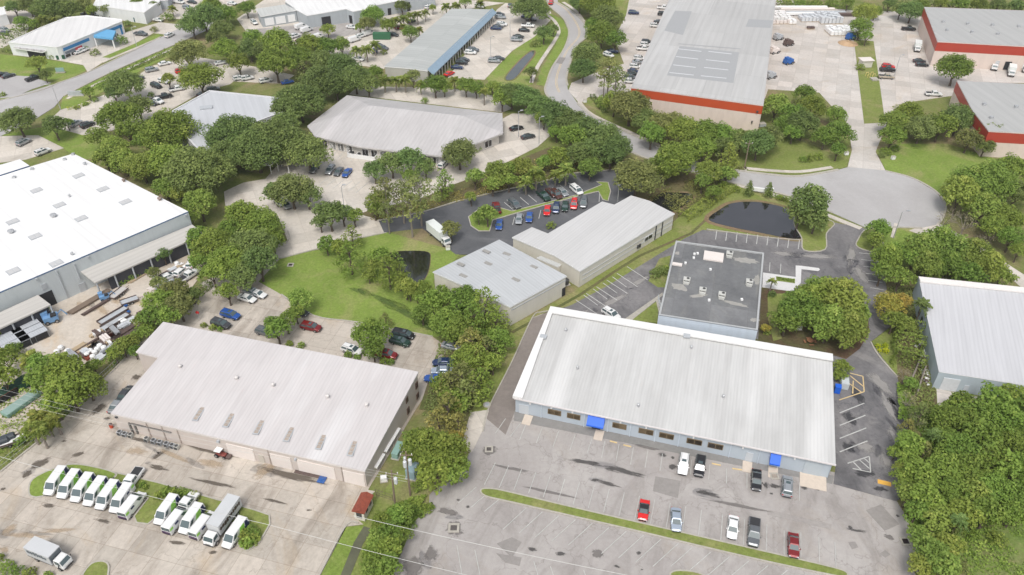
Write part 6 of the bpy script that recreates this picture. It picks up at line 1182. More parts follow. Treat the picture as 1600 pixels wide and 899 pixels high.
lot('in the upper row of the dark car lot', 'cars in the dark car lot', (16, 14), [(901, 295.5, 'Wm'), (879, 300, 'Ss'), (869, 304, 'nu'), (862, 301, 'ns'), (849, 306, 'Gp', (12, 11)), (804, 319, 'Yu'), (776, 325, 'rp', (-4, -14))])
lot('in the lower row of the dark car lot', 'cars in the dark car lot', (-2, 14), [(811, 342, 'Ss'), (827, 339.5, 'Us'), (855, 329, 'Rs'), (869, 325.5, 'Nu'), (883, 322.5, 'Gs'), (897, 319.5, 'Ru'), (912, 315, 'Ym'), (780, 351, 'Us')])
lot('on the lawn edge of the dark car lot', 'trucks', (43, 36), [(686, 367, 'WZ')])
lot('by the hipped roof building', 'cars in front of the hipped roof building', (-9, 11), [(516, 266, 'Su'), (529, 268, 'Ys'), (542, 270, 'Us'), (491, 264, 'Yu'), (692, 257, 'Wu', (12, -14)), (446, 320, 'Su', (10, 10)), (436, 316, 'Ws', (10, 10)), (807, 200, 'Bs', (20, -4)), (825, 213, 'Ds', (20, -4))])
lot('behind the off white warehouse, left lot', 'cars behind the off white warehouse', (28, 8), [(386, 466, 'Ws'), (394, 457, 'Su'), (360, 492, 'Uu'), (345, 506, 'Du', (28, 9)), (402, 459, 'Ws'), (467, 487, 'Ds'), (415, 519, 'Yu')])
lot('behind the off white warehouse, right lot', 'cars behind the off white warehouse', (28, 6), [(486, 511, 'ru'), (550, 547, 'Wu', (24, 8)), (630, 521, 'Bm', (28, 6)), (625, 534, 'Gu', (26, 7)), (604, 554, 'ru', (26, 5)), (706, 541, 'Ss'), (693, 566, 'Ns', (-24, 0)), (691, 579, 'bs', (-24, 0)), (680, 592, 'Us', (-26, -3))])
lot('beside the left end of the off white warehouse', 'cars left of the off white warehouse', (20, -26), [(196, 615, 'Ds'), (183, 632, 'Ss')])
vd = (-58, 81)
lot('in the left row of seven', 'white vans in the front lot', vd, [(87, 752, 'WP'), (108, 757, 'WP'), (129, 762.5, 'WP'), (149, 768.5, 'WP'), (168, 774, 'WP'), (190, 779, 'WL', (-58, 84)), (207, 788, 'WL', (52, -66))])
lot('in the row with the box truck', 'white vans in the front lot', vd, [(260, 797, 'WP'), (276, 811, 'WL', (52, -66)), (299, 811, 'WP'), (318, 819, 'WL', (52, -66)), (347, 816, 'WX', (-60, 84)), (367, 833, 'WP')])
lot('behind the row of vans on the grass', 'white vans in the front lot', (58, -81), [(206, 751, 'Wp', vd), (291, 789, 'Wp', (52, -66))])
lot('alone at the bottom left of the concrete lot', 'trucks', (40, 16.5), [(78, 868, 'WY')])
lot('in the upper left car park', 'cars in the upper left car park', (20, -4), [(257, 99, 'Ws'), (237, 109, 'Su'), (215, 122, 'Ds'), (244, 134, 'Bu', (18, 6)), (256, 127, 'Wu', (18, 5)), (277, 139, 'Wp'), (284, 111, 'Ru'), (256, 151, 'Bp'), (245, 158, 'Wp', (18, 5)), (236, 161, 'Ds', (18, 5)), (374, 122, 'Wu'), (386, 122, 'Wu'), (344, 98, 'Ws'), (333, 140, 'Yu'), (415, 126, 'Wu'), (449, 128, 'Us'), (318, 147, 'Ds')])
lot('near the left road entrance', 'cars near the left road', (20, -10), [(118, 193, 'Su'), (137, 195, 'Bu', (20, -8)), (37, 222, 'Su'), (67, 237, 'Wu', (20, -8)), (52, 122, 'Bp', (20, -7)), (13, 118, 'Ds', (20, -6)), (2, 116, 'Bs', (20, -6)), (265, 55, 'Wu', (20, -10)), (220, 53, 'Yp', (20, 2)), (130, 78, 'Wu', (20, -7)), (123, 81, 'Ws', (20, -7))])
lot('behind the blue banded building', 'cars behind the blue banded building', (10, 4), [(132, 23, 'Ds'), (141, 22, 'Bs'), (150, 22, 'Su'), (160, 23, 'Ws'), (170, 24, 'Bu'), (180, 25, 'Ds'), (190, 26, 'Su'), (15, 13, 'Wu', (16, -4)), (27, 12, 'Ws', (16, -3)), (6, 52, 'Ds', (16, 4)), (8, 47, 'Su', (16, 4))])
lot('at the top left beyond the road', 'cars at the top left', (14, 2), [(293, 12, 'Su'), (279, 2, 'Wv'), (250, 10, 'Ds'), (261, 5, 'Ws'), (397, 35, 'Wu', (10, 8)), (247, 31, 'Ws'), (300, 3, 'Ds'), (362, 5, 'Ws')])
lot('by the dock building', 'vans and cars by the dock building', (18, -6), [(470, 41, 'Wv'), (479, 46, 'Wv'), (461, 56, 'Wu'), (470, 62, 'Bs'), (496, 57, 'Wv'), (549, 42, 'Ws', (14, 2)), (554, 61, 'Wv'), (564, 56, 'Wu'), (576, 51, 'Wv')])
lot('left of the strip building', 'cars left of the strip building', (18, 3), [(592, 71, 'Ds'), (598, 75, 'Yu'), (586, 79, 'Ns', (2, 10)), (560, 92, 'Ws'), (614, 54, 'Ds', (16, 2)), (625, 44, 'ru', (16, 2)), (643, 33, 'Ns', (14, -6)), (612, 17, 'ru', (12, -2)), (750, 10, 'Wu'), (670, 11, 'Wu', (12, -6))])
lot('right of the strip building', 'cars right of the strip building', (20, 1), [(714, 105, 'Ns'), (721, 98, 'Bu'), (724, 93, 'Ds'), (735, 82, 'Wu'), (739, 78, 'Yu'), (775, 44, 'Ns'), (778, 41, 'Ds'), (784, 38, 'Wu'), (780, 22, 'Bs'), (782, 27, 'Su'), (772, 95, 'Su'), (779, 91, 'Ds'), (702, 115, 'Rs', (14, -6)), (797, 8, 'Ds', (4, -10))])
lot('in the row beside the canal', 'cars beside the canal', (20, 1), [(825, 22, 'Su'), (823, 26, 'Ns'), (830, 31, 'Bu'), (825, 40, 'Wp'), (819, 47, 'Bs'), (810, 57, 'Ds'), (807, 62, 'Su')])
lot('left of the huge warehouse', 'cars left of the huge red banded warehouse', (18, 1), [(990, 20, 'Nu'), (1037, 12, 'Wp'), (1036, 22, 'Bu'), (1030, 34, 'Ds'), (1024, 40, 'Wu'), (1011, 66, 'Bu'), (1009, 70, 'Wu'), (1006, 76, 'Wp'), (999, 91, 'Wu'), (997, 97, 'Ss'), (993, 104, 'Wu'), (990, 111, 'Ns'), (989, 116, 'Bu'), (985, 121, 'Yu'), (984, 127, 'Wu'), (951, 86, 'Wu', (10, 4)), (957, 80, 'Ns')])
lot('on the curved road at the top', 'single cars', (6, -14), [(861, 4, 'Ru')])
lot('by the top right warehouse', 'vehicles near the right warehouses', (20, 1), [(1420, 45, 'Bp'), (1434, 73, 'Wz', (0, 12)), (1437, 95, 'Ds'), (1441, 101, 'Bs'), (1459, 147, 'Wp'), (1388, 104, 'Ru'), (1387, 109, 'Bp'), (1385, 120, 'Tp'), (1554, 100, 'WX', (1, 14)), (1581, 111, 'Wz', (0, 12)), (1601, 103, 'WZ', (8, 16)), (1491, 87, 'Wz', (2, 12))])
lot('in the material yard of the white warehouse', 'vehicles in the material yard', (14, 12), [(300, 411, 'Wu', (6, -10)), (262, 432, 'Ws', (14, -6)), (295, 431, 'Wp', (16, -10)), (283, 424, 'Wh', (10, -8))])
# ================================================================= STREET FURNITURE AND YARD THINGS
M_wood = wall_mat('pole_wood', (.22, .17, .13)); M_conc = plain('pole_concrete', (.45, .44, .42)); M_alu = plain('lamp_alu', (.50, .51, .52), .4, .4)
M_xf = plain('transformer_grey', (.58, .60, .62), .4, noise=.05); M_lum = wall_mat('lumber', (.46, .36, .24), dirt=(.30, .22, .14)); M_pipe = plain('steel_dark', (.12, .085, .075), .6, noise=.4, scale=3); M_grn = plain('bin_green', (.03, .10, .055), .5); M_bl = plain('bin_blue', (.03, .12, .38), .5)
M_wire = plain('wire', (.55, .55, .53), .6, noise=0); M_rust = plain('rusty_roof', (.24, .06, .035), .8, noise=.5, scale=2); M_bluep = plain('sky_blue_paint', (.16, .30, .50), .5, noise=.2)
def thing(name, px, py, rz, label, cat, group=None, z=.12): return empty(name, G(px, py, z), rz, label, cat, group)
def part(r, name, mb, mat): return mb.build(name, mat, r)
# utility poles with transformers
def upole(px, py, h_, lean, label, cans):
    r = thing('utility_pole', px, py, 0, label, 'utility pole', 'utility poles'); m = MB(); m.tube([(0, 0, -.3), (lean*h_, 0, h_)], [.2, .13], 8); part(r, 'pole', m, M_wood)
    m = MB(); m.box((lean*h_, 0, h_-.9), (2.2, .12, .14)); part(r, 'crossarm', m, M_wood)
    for x in (-.95, 0, .95):
        m = MB(); m.tube([(lean*h_+x, 0, h_-.82), (lean*h_+x, 0, h_-.5)], .07, 6); part(r, 'insulator', m, M_white)
    for i in range(cans):
        a = i*2.1; c = (lean*(h_-2.6)+math.cos(a)*.55, math.sin(a)*.55); m = MB(); m.tube([(c[0], c[1], h_-3.3), (c[0], c[1], h_-2.0)], .33, 10); m.tube([(c[0], c[1], h_-2.0), (c[0], c[1], h_-1.88)], [.33, .2], 10); part(r, 'transformer_can', m, M_xf)
    return r
upole(617.5, 791, 9.5, .02, 'grey utility pole with one white transformer, nearest the shed with rusty roof', 1)
upole(641, 774, 11.5, .01, 'taller utility pole with three white transformers beside the big dark tree', 3)
upole(1163, 263, 9, 0, 'slim pale pole beside the curved road near the junipers', 0)['label'] = 'slim pale pole on the verge above the two junipers'
upole(1380, 14, 10, 0, 'pole behind the pallet yard by the hedge', 0); upole(1484, 12, 10, .0, 'pole behind the top right red banded warehouse', 0)
def wire(a, b, label, sag=1.0, r_=.035):
    m = MB(); A, B = G(*a), G(*b); n = 14
    m.tube([A.lerp(B, i/n)-Vector((0, 0, sag*4*(i/n)*(1-i/n))) for i in range(n+1)], r_, 4); o = m.build('power_line', M_wire); return tag(o, label, 'power line', 'overhead power lines')
wire((-60, 697, 9), (415, 819, 9), 'overhead wire above the van row from the left edge', .6); wire((415, 819, 9), (900, 939, 9), 'overhead wire above the grass wedge at bottom centre', .4)
wire((552, 806, 9), (1000, 903, 9), 'overhead wire above the thicket beside the rusty shed', .4, .04)
for k in range(3): wire((-40, 598+k*9, 10), (636, 745+k*4, 10.5), 'thin high wire running to the transformer pole', 1.0, .018)
# light poles
def lamp(px, py, h_, arm, label):
    r = thing('street_lamp', px, py, 0, label, 'street lamp', 'street and car park lamps'); m = MB(); m.tube([(0, 0, 0), (0, 0, h_)], [.12, .08], 8); part(r, 'pole', m, M_alu)
    m = MB(); m.tube([(0, 0, h_-.2), (arm, 0, h_+.3)], .05, 6); part(r, 'arm', m, M_alu); m = MB(); m.box((arm, 0, h_+.3), (.9, .4, .2)); part(r, 'lamp_head', m, M_alu)
for a in ((1396, 372, 8, 1.5, 'street lamp at the near kerb of the turning circle'), (1384, 357, 0, 0, None), (95, 172, 9, -3, 'tall street lamp at the road junction, upper left'), (214, 74, 8, 1.5, 'street lamp on the verge before the blue entrance canopy'), (767, 90, 8, 1, 'lamp in the car park right of the strip building'), (797, 62, 9, 1, 'lamp at the outer edge of the strip building car park'), (810, 215, 9, 1, 'lamp right of the hipped roof building'), (842, 225, 9, 1, 'lamp at the end of the hipped roof building car park'), (1397, 120, 8, 1, 'lamp at the narrow grass strip'), (965, 315, 5, .0, 'flag sign post beside the long cream warehouse'), (538, 325, 7, .8, 'lamp above the dark oak by the concrete drive')):
    if a[4]: lamp(*a)
# monument sign
r = thing('monument_sign', 1188, 302, -.28, 'white two post monument sign between the junipers by the dark pond', 'sign'); m = MB(); m.box((0, 0, 1.1), (5.2, .5, 1.1)); part(r, 'sign_board', m, M_white)
for x in (-2.9, 2.9): m = MB(); m.box((x, 0, .9), (.8, .8, 1.9)); m.box((x, 0, 1.95), (1.0, 1.0, .18)); part(r, 'post', m, M_white)
r = thing('entrance_sign', 119, 150, .1, 'pale board sign on the grass island of the upper left entrance', 'sign'); m = MB(); m.box((0, 0, 1), (5, .5, 1.6)); part(r, 'sign_board', m, M_trim); m = MB(); m.box((0, 0, .1), (5.6, 1.1, .3)); part(r, 'base', m, M_kerb)
r = thing('road_sign', 95, 114, .1, 'small greenish board sign on the left lawn beside the road', 'sign'); m = MB(); m.box((0, 0, 1.2), (3, .3, 1.4)); part(r, 'sign_board', m, plain('sign_teal', (.25, .38, .36))); m = MB(); m.box((0, 0, .2), (3.4, .8, .4)); part(r, 'base', m, M_kerb)
r = thing('stop_sign', 312, 501, 0, 'red stop sign by the drive behind the off white warehouse', 'sign'); m = MB(); m.tube([(0, 0, 0), (0, 0, 2.2)], .05, 6); part(r, 'post', m, M_alu); m = MB(); m.tube([(0, -.03, 2.3), (0, .03, 2.3)], .42, 8); part(r, 'sign_plate', m, plain('stop_red', (.5, .02, .02), noise=0))
# shed with rusty roof
r = thing('pump_shed', 569, 800, head(569, 800, 12, -24), 'small cream shed with rusty red roof at the end of the concrete lot', 'shed'); m = MB(); m.box((0, 0, 1.2), (3.6, 1.9, 2.4)); part(r, 'wall', m, M_wallD)
V = [(-2.1, -1.2, 2.35), (2.1, -1.2, 2.35), (2.1, 1.2, 2.35), (-2.1, 1.2, 2.35), (-2.1, 0, 2.95), (2.1, 0, 2.95)]; mesh('roof', V, [(0, 1, 5, 4), (2, 3, 4, 5), (0, 4, 3), (1, 2, 5), (3, 2, 1, 0)], M_rust, r)
m = MB(); m.box((-1.82, 0, 1.3), (.06, 1.0, 1.2)); part(r, 'louvre', m, M_acd)
for x in (-.6, .9): m = MB(); m.box((x, -.97, 1.5), (.8, .06, .7)); part(r, 'window', m, M_acd)
# transformer cabinets
def cab_(name, px, py, rz, sz, mat, label, cat):
    r = thing(name, px, py, rz, label, cat); m = MB(); m.box((0, 0, sz[2]/2+.1), sz); part(r, 'cabinet', m, mat); m = MB(); m.box((0, 0, .06), (sz[0]+.4, sz[1]+.4, .14)); part(r, 'base', m, M_kerb); m = MB(); m.box((0, 0, sz[2]+.13), (sz[0]+.08, sz[1]+.08, .08)); part(r, 'lid', m, mat)
cab_('transformer_cabinet', 645, 742, 1.3, (2.4, 1.7, 2.0), plain('cab_bluegrey', (.26, .36, .40)), 'blue grey transformer cabinet beside the taller utility pole', 'cabinet')
cab_('generator_cabinet', 622, 708, head(622, 708, 10, -20), (3.2, 1.2, 1.3), plain('cab_teal', (.24, .38, .34)), 'pale teal cabinet along the side wall of the off white warehouse', 'cabinet')
cab_('utility_box', 600, 751, .2, (1, .7, .9), M_white, 'small white box on the grass at the warehouse corner', 'cabinet')
def fencerun(pts, h_, label, mat=M_pipe, step=2.5):
    P_ = [G(*p) for p in pts]; r = empty('wire_fence', P_[0], 0, label, 'fence', 'fences'); o = r.location
    for a, b in zip(P_[:-1], P_[1:]):
        L = (b-a).length; n = max(1, int(L/step)); m = MB()
        for z in (h_, h_*.5, .15): m.tube([(a.x-o.x, a.y-o.y, z), (b.x-o.x, b.y-o.y, z)], .03, 4)
        k = int(L/.6)
        for i in range(k): c = a.lerp(b, i/k)-o; m.tube([(c.x, c.y, .1), (c.x, c.y, h_)], .012, 3)
        part(r, 'fence_panel', m, mat)
        for i in range(n+1): c = a.lerp(b, i/n)-o; m = MB(); m.tube([(c.x, c.y, 0), (c.x, c.y, h_+.1)], .05, 5); part(r, 'post', m, mat)
    return r
fencerun([(588, 774), (614, 783)], 1.6, 'short rusty lattice fence between the shed and the grey utility pole')
fencerun([(0, 737), (56, 692), (112, 640), (180, 578), (235, 520), (290, 474)], 2.0, 'chain link fence between the material yard and the off white warehouse lot', M_alu, 6)
# a/c units along the big warehouse wall
for k, (px, py) in enumerate(((188, 678), (196, 680.5), (205, 682), (230, 688), (241, 691), (251, 693.5), (261, 696), (270, 698.5), (277, 700.5))):
    r = thing('condenser_unit', px, py+.8, aC, '', 'air conditioner', 'condensers along the off white warehouse wall'); r['label'] = ['grey condenser unit at the pink white wall, leftmost', 'grey condenser unit, second from the left along the warehouse wall', 'pale condenser unit, third from left, below the wall pipe', 'condenser unit, first of the six in the right group at warehouse wall', 'condenser unit, second of the six in the right group at warehouse wall', 'condenser unit, third of the six in the right group at warehouse wall', 'condenser unit, fourth of the six in the right group at warehouse wall', 'condenser unit, fifth of the six in the right group at warehouse wall', 'condenser unit, rightmost of the six in the right group at warehouse wall'][k]
    r.scale = (.85, .85, .85); m = MB(); m.box((0, 0, .5), (.95, .95, 1.0)); part(r, 'casing', m, M_ac if k in (2, 3, 8) else M_trim); m = MB(); m.tube([(0, 0, 1.0), (0, 0, 1.04)], .4, 12); part(r, 'fan', m, M_acd); m = MB(); m.box((0, -.485, .5), (.8, .03, .8)); part(r, 'grille', m, M_acd)
# little red utility tractor
r = thing('yard_tractor', 347, 713, head(347, 713, 30, 8), 'small red yard tractor with white canopy before the roller doors', 'tractor'); r.scale = (.82, .82, .82)
m = MB(); m.add(loft([(-1.2, .6, .5, 1.0, .8), (0, .6, .5, 1.05, .8), (1.3, .45, .5, 1.0, .7)])); part(r, 'body', m, plain('tractor_red', (.20, .05, .04), .6)); m = MB(); m.box((-.5, 0, 2.0), (1.6, 1.5, .1)); part(r, 'canopy', m, M_white)
for x in (-1.2, .2):
    for y in (-.65, .65): m = MB(); m.tube([(x, y, .9), (x, y, 1.95)], .04, 5); part(r, 'canopy_post', m, M_pipe)
for x, y, q in ((-.9, .75, .55), (-.9, -.75, .55), (1.0, .6, .38), (1.0, -.6, .38)): a, b = wheelparts(x, y, q, .3); w_ = part(r, 'wheel', a, M_tyre); b.build('rim', M_rim, w_)
m = MB(); m.box((1.9, 0, .5), (.9, 1.2, .5)); part(r, 'front_bucket', m, M_pipe)
r = thing('pallet_stack', 503, 751, aC, 'blue pallet leaning by the roller door of the off white warehouse', 'pallet'); m = MB(); [m.box((0, i*.3-.6, .2), (1.4, .2, .08)) for i in range(5)]; part(r, 'slats', m, M_bl); m = MB(); [m.box((x, 0, .1), (.1, 1.3, .12)) for x in (-.6, 0, .6)]; part(r, 'bearer', m, M_bl)
r = thing('pipe_bundle', 486, 745, aC, 'dark pipes lying along the warehouse wall beside the blue pallet', 'pipes'); m = MB(); [m.tube([(-3.4, i*.25, .15), (3.0, i*.25, .15)], .1, 6) for i in range(3)]; part(r, 'pipes', m, M_pipe)
r = thing('red_barrel', 174.5, 668, 0, 'orange red barrel at the left corner of the off white warehouse', 'barrel'); m = MB(); m.tube([(0, 0, 0), (0, 0, .9)], .35, 12); part(r, 'drum', m, plain('drum_red', (.5, .08, .04))); m = MB(); m.tube([(0, 0, .9), (0, 0, .94)], .36, 12); part(r, 'lid', m, M_pipe)
# material yard
def flat_stack(name, px, py, rz, sz, mat, label, cat, n=5, group='stacks of material in the yard', seed=0):
    rr = random.Random(seed+int(px)); r = thing(name, px, py, rz, label, cat, group); m = MB(); w_ = sz[1]/n
    for k in range(max(1, int(sz[2]/.25))):
        for i in range(n): m.box((rr.uniform(-.2, .2), -sz[1]/2+w_*(i+.5), .25*k+.2), (sz[0]*rr.uniform(.9, 1), w_*.85, .2))
    part(r, 'boards', m, mat); m = MB(); [m.box((x, 0, .05), (.15, sz[1], .1)) for x in (-sz[0]*.35, 0, sz[0]*.35)]; part(r, 'bearer', m, M_wood); return r
dY = head(130, 480, 30, -15)
def roofs(px, py, label):     # row of three low covered cages
    r = thing('shade_frame', px, py, head(px, py, 22, -10), label, 'storage rack', 'roofed racks in the yard'); m = MB(); m.box((0, 0, .9), (5.2, 2.0, 1.3)); part(r, 'cage', m, M_dark)
    m = MB(); m.box((0, 0, 1.75), (5.6, 1.9, .1)); part(r, 'roof_sheet', m, roof_mat('rack_roof', (.46, .48, .51), (.38, .39, .40), 0, .5, .3, .1) if 'rack_roof' not in MATS else MATS['rack_roof'])
    for x in (-2.6, 0, 2.6): m = MB(); m.box((x, -.95, .9), (.1, .1, 1.8)); part(r, 'post', m, M_trim)
for i, (px, py) in enumerate(((17, 532), (23, 538), (29, 544.5), (43.5, 519), (50, 525.5), (56, 532))): roofs(px, py, ('left', 'right')[i > 2]+' block of roofed racks by the clipped hedge, '+('rear', 'middle', 'front')[i % 3]+' row')
def trailer(px, py, rz, L, mat, label, side=.5, z0=.6):
    r = thing('flat_trailer', px, py, rz, label, 'trailer', 'trailers in the yard'); m = MB(); m.box((0, 0, z0), (L, 2.0, .12)); part(r, 'deck', m, mat); m = MB()
    for y in (-1, 1): m.box((0, y, z0+side/2), (L, .06, side))
    m.box((-L/2, 0, z0+side/2), (.06, 2, side)); part(r, 'side_rail', m, M_pipe)
    for s in (1, -1):
        for x in (-.5, .35): a, b = wheelparts(x, s*1.08, .34, .2); w_ = part(r, 'wheel', a, M_tyre); b.build('rim', M_rim, w_)
    m = MB(); m.tube([(L/2, 0, z0-.1), (L/2+1.2, 0, z0-.15)], .06, 5); part(r, 'tow_bar', m, M_pipe)
trailer(178, 497, dY+.1, 7, M_trim, 'grey flat trailer with blue beams, rear of the two in the yard'); trailer(182, 506, dY+3.24, 6.5, M_trim, 'grey flat trailer, front of the two in the yard')
trailer(186, 461, 1.2, 4.5, plain('trailer_top', (.50, .48, .46)), 'square grey trailer beside the sky blue machine', .3); trailer(203, 473, .6, 3.8, M_trim, 'small grey trailer under the trees of the yard', .3); trailer(21, 692, .5, 4.5, M_white, 'white trailer at the left edge by the palms', .4)
for i, (px, py, L, W_, mt, lb) in enumerate(((183, 488, 6, .5, M_bl, 'blue beam stack on the rear flat trailer'), (187, 498, 6, .6, M_bl, 'blue beam stack lying between the two flat trailers'))): flat_stack('beam_stack', px, py, dY+.1, (L, W_, .5), mt, lb, 'beams', 2)
for a in ((150, 482, (7, .7, .5), M_pipe, 'single dark beam on the sand in the yard', 2), (141, 473, (11, 1.6, .5), M_wood, 'long weathered timber stack with a bush at its end', 5), (105, 460, (4.5, 1.4, .7), M_trim, 'grey metal bundle beside the loading door', 5), (120, 450, (9, 1.2, .7), M_pipe, 'long dark beams along the white warehouse wall', 4),
          (200, 514, (9, 2.2, .7), M_pipe, 'dark pipe stack nearest the trailers', 8), (208, 521, (8, 1.2, .5), M_pipe, 'dark pipe stack behind the hedge', 4), (150, 533, (14, .5, .5), M_pipe, 'very long dark beam along the rack row', 2), (158, 540, (10, 2.6, .6), M_pipe, 'dark steel heap in the lower yard', 9), (120, 548, (5, 1.6, .5), M_lum, 'tan timber stack near the round tree', 5), (172, 548, (3.5, 2.4, .7), M_trim, 'pale grey block stack in the lower yard', 6), (163, 556, (3.5, 2, .6), M_xf, 'pale block stack near the hedge', 6), (212, 424, (7, .8, .5), M_lum, 'thin board stack right of the clipped hedge', 4), (222, 431, (8, 1, .4), M_lum, 'pale board stack beside the hedge end', 4), (142, 437, (2.5, 2, 1), plain('orange_heap', (.42, .22, .06)), 'orange brown stack beside the canopy corner', 4)):
    flat_stack('material_stack', a[0], a[1], dY+.12, a[2], a[3], a[4], 'stack', a[5])
rr = random.Random(21)
for i in range(46):
    px, py = [(rr.uniform(95, 175), 0), (rr.uniform(150, 225), 0), (rr.uniform(225, 300), 0)][i % 3]; py = {0: 575-.42*(px-95)+rr.uniform(-14, 4), 1: 528-.42*(px-150)+rr.uniform(-10, 14), 2: 470-.62*(px-225)+rr.uniform(-22, 8)}[i % 3]
    L = rr.uniform(1.2, 4.5); o_ = flat_stack('mixed_stack', px, py, dY+rr.choice((0, 0, .1, 1.6, 1.5, -.2)), (L, rr.uniform(.6, 1.8), rr.choice((.3, .5, .8, 1.1))), rr.choice((M_pipe, M_trim, M_lum, M_xf, M_pinkdoor, M_rust, M_metal, M_white)), 'small mixed stack of boards, blocks or pipes lying in the material yard', 'stack', rr.randint(2, 5), 'small stacks strewn over the material yard', i)
rr = random.Random(9)
for i, (px, py) in enumerate(((107, 551), (142, 551), (149, 553), (153, 548), (157, 543), (163, 546), (137, 556), (146, 560), (96, 546), (90, 552), (266, 425), (280, 430), (290, 420), (277, 414))):
    r = thing('white_bag', px, py, rr.uniform(0, 3), ('lower yard' if i < 10 else 'upper yard'), 'bag', 'white bulk bags in the yard'); m = MB(); m.tube([(0, 0, 0), (0, 0, .2), (0, 0, .8), (0, 0, 1.0)], [.45, .62, .6, .3], 8); part(r, 'sack', m, M_white)
    r['label'] = 'white bulk bag lying among the heaps of the '+('lower' if i < 10 else 'upper')+' material yard'
# sky blue machines
for px, py, s, lb in ((82, 503, 1.15, 'larger sky blue machine beside the roofed racks'), (165, 468, .8, 'smaller sky blue machine beside the square trailer')):
    r = thing('blue_machine', px, py, .5, lb, 'machine'); m = MB(); m.box((0, 0, 1.0*s), (2.6*s, 1.6*s, 1.2*s)); m.box((-.9*s, .8*s, 1.5*s), (1.2*s, 1.2*s, 1.6*s)); part(r, 'body', m, M_bluep); m = MB(); m.box((.6*s, -.3*s, 1.7*s), (1.0*s, 1.0*s, .5*s)); part(r, 'engine_box', m, M_dark)
    m = MB(); m.tube([(1.2*s, .3*s, 1.2*s), (2.2*s, .1*s, 2.2*s), (2.9*s, 0, .8*s)], .12*s, 6); part(r, 'boom', m, M_bluep)
    for x in (-.8, .9):
        for y in (-1, 1): a, b = wheelparts(x*s, y*s*.85, .4*s, .25); w_ = part(r, 'wheel', a, M_tyre); b.build('rim', M_rim, w_)
def bin_(px, py, rz, sz, mat, label, cat='dumpster', group='dumpsters and skips', openm=M_dark, lid=False):
    r = thing('dumpster', px, py, rz, label, cat, group); m = MB(); m.box((0, 0, sz[2]/2+.12), sz); 
    for k in range(int(sz[0]/.6)): x = -sz[0]/2+.3+k*.6; m.box((x, 0, sz[2]*.45+.12), (.1, sz[1]+.12, sz[2]*.8))
    part(r, 'bin', m, mat); m = MB(); m.box((0, 0, sz[2]+.14), (sz[0]-.2, sz[1]-.2, .04)); part(r, 'lid' if lid else 'contents', m, mat if lid else openm); return r
bin_(24, 611, head(24, 611, 20, -12), (6.5, 2.4, 1.5), M_grn, 'dark green open skip at the left edge of the material yard', openm=plain('skip_dark', (.02, .06, .04))); bin_(4, 624, head(4, 624, 20, -12), (6, 2.4, 1.4), M_dark, 'black skip filled with brown waste at the left edge', openm=M_rust)
bin_(35, 633, head(35, 633, 20, -14), (7.5, 2.2, .8), plain('bin_pale_green', (.20, .33, .27)), 'long pale green low container above the palms', openm=plain('teal_sheet', (.26, .36, .33)))
bin_(96, 92, .3, (3, 2, 1.5), M_grn, 'dark green dumpster below the blue banded building'); bin_(1466, 94, .1, (3.4, 2.4, 1.6), M_bl, 'blue dumpster by the red banded warehouse corner'); bin_(1523, 100, 0, (2.6, 2, 1.6), plain('bin_bluegrey', (.12, .2, .3)), 'blue grey dumpster between the truck bays')
bin_(218, 33, .3, (4, 2.4, 1.8), plain('bin_teal', (.02, .10, .11)), 'dark teal dumpster right of the blue banded building'); bin_(597, 61, .0, (7, 2.2, 2.4), plain('green_box', (.04, .14, .07)), 'green and white container left of the strip building', 'container', lid=True)
for k, (px, py) in enumerate(((12, 690), (2, 696))):
    r = thing('dark_tank', px, py, .6, ('right', 'left')[k]+' of the two dark barrel tanks at the left edge', 'tank'); m = MB(); m.tube([(-1.6, 0, .9), (-1.4, 0, .9), (1.4, 0, .9), (1.6, 0, .9)], [.5, .75, .75, .5], 12); part(r, 'vessel', m, plain('tank_dark', (.05, .06, .07), .4)); m = MB(); m.box((0, 0, .1), (2.6, .8, .3)); part(r, 'cradle', m, M_trim)
# right side of the blue-grey building
bin_(1318, 603, aA+1.57, (2.6, 1.5, 1.5), plain('bin_greywhite', (.5, .53, .54)), 'pale grey dumpster in the yellow hatched bay', lid=True)
r = thing('blue_bin', 1307, 613, aA, 'bright blue bin against the right end of the white ribbed roof', 'bin'); m = MB(); m.box((0, 0, .9), (1.1, 1.1, 1.6)); part(r, 'body', m, M_blue); m = MB(); m.box((0, 0, 1.74), (1.2, 1.2, .1)); part(r, 'lid', m, M_blue)
# picnic table
r = thing('picnic_table', 1265, 536, 0, 'round orange brown picnic table under the billowing trees', 'table'); wd = plain('table_orange', (.30, .15, .08)); m = MB(); m.tube([(0, 0, .72), (0, 0, .78)], .75, 14); part(r, 'table_top', m, wd); m = MB(); m.tube([(0, 0, 0), (0, 0, .72)], .12, 8); part(r, 'leg', m, M_pipe)
for a in (0, 1.57, 3.14, 4.71): m = MB(); m.box((1.15*math.cos(a), 1.15*math.sin(a), .45), (.35, 1.0, .06), a); m.box((1.0*math.cos(a), 1.0*math.sin(a), .22), (.1, .1, .45)); part(r, 'bench', m, wd)
for k, (px, py) in enumerate(((1245, 516), (1250, 516))): r = thing('white_board_panel', px, py, .1, ('left', 'right')[k]+' of two upright white boards under the garden trees', 'board'); m = MB(); m.box((0, 0, 1.6), (.7, .12, 3.0)); part(r, 'board', m, M_white); m = MB(); m.box((0, 0, .05), (.9, .5, .1)); part(r, 'base', m, M_kerb)
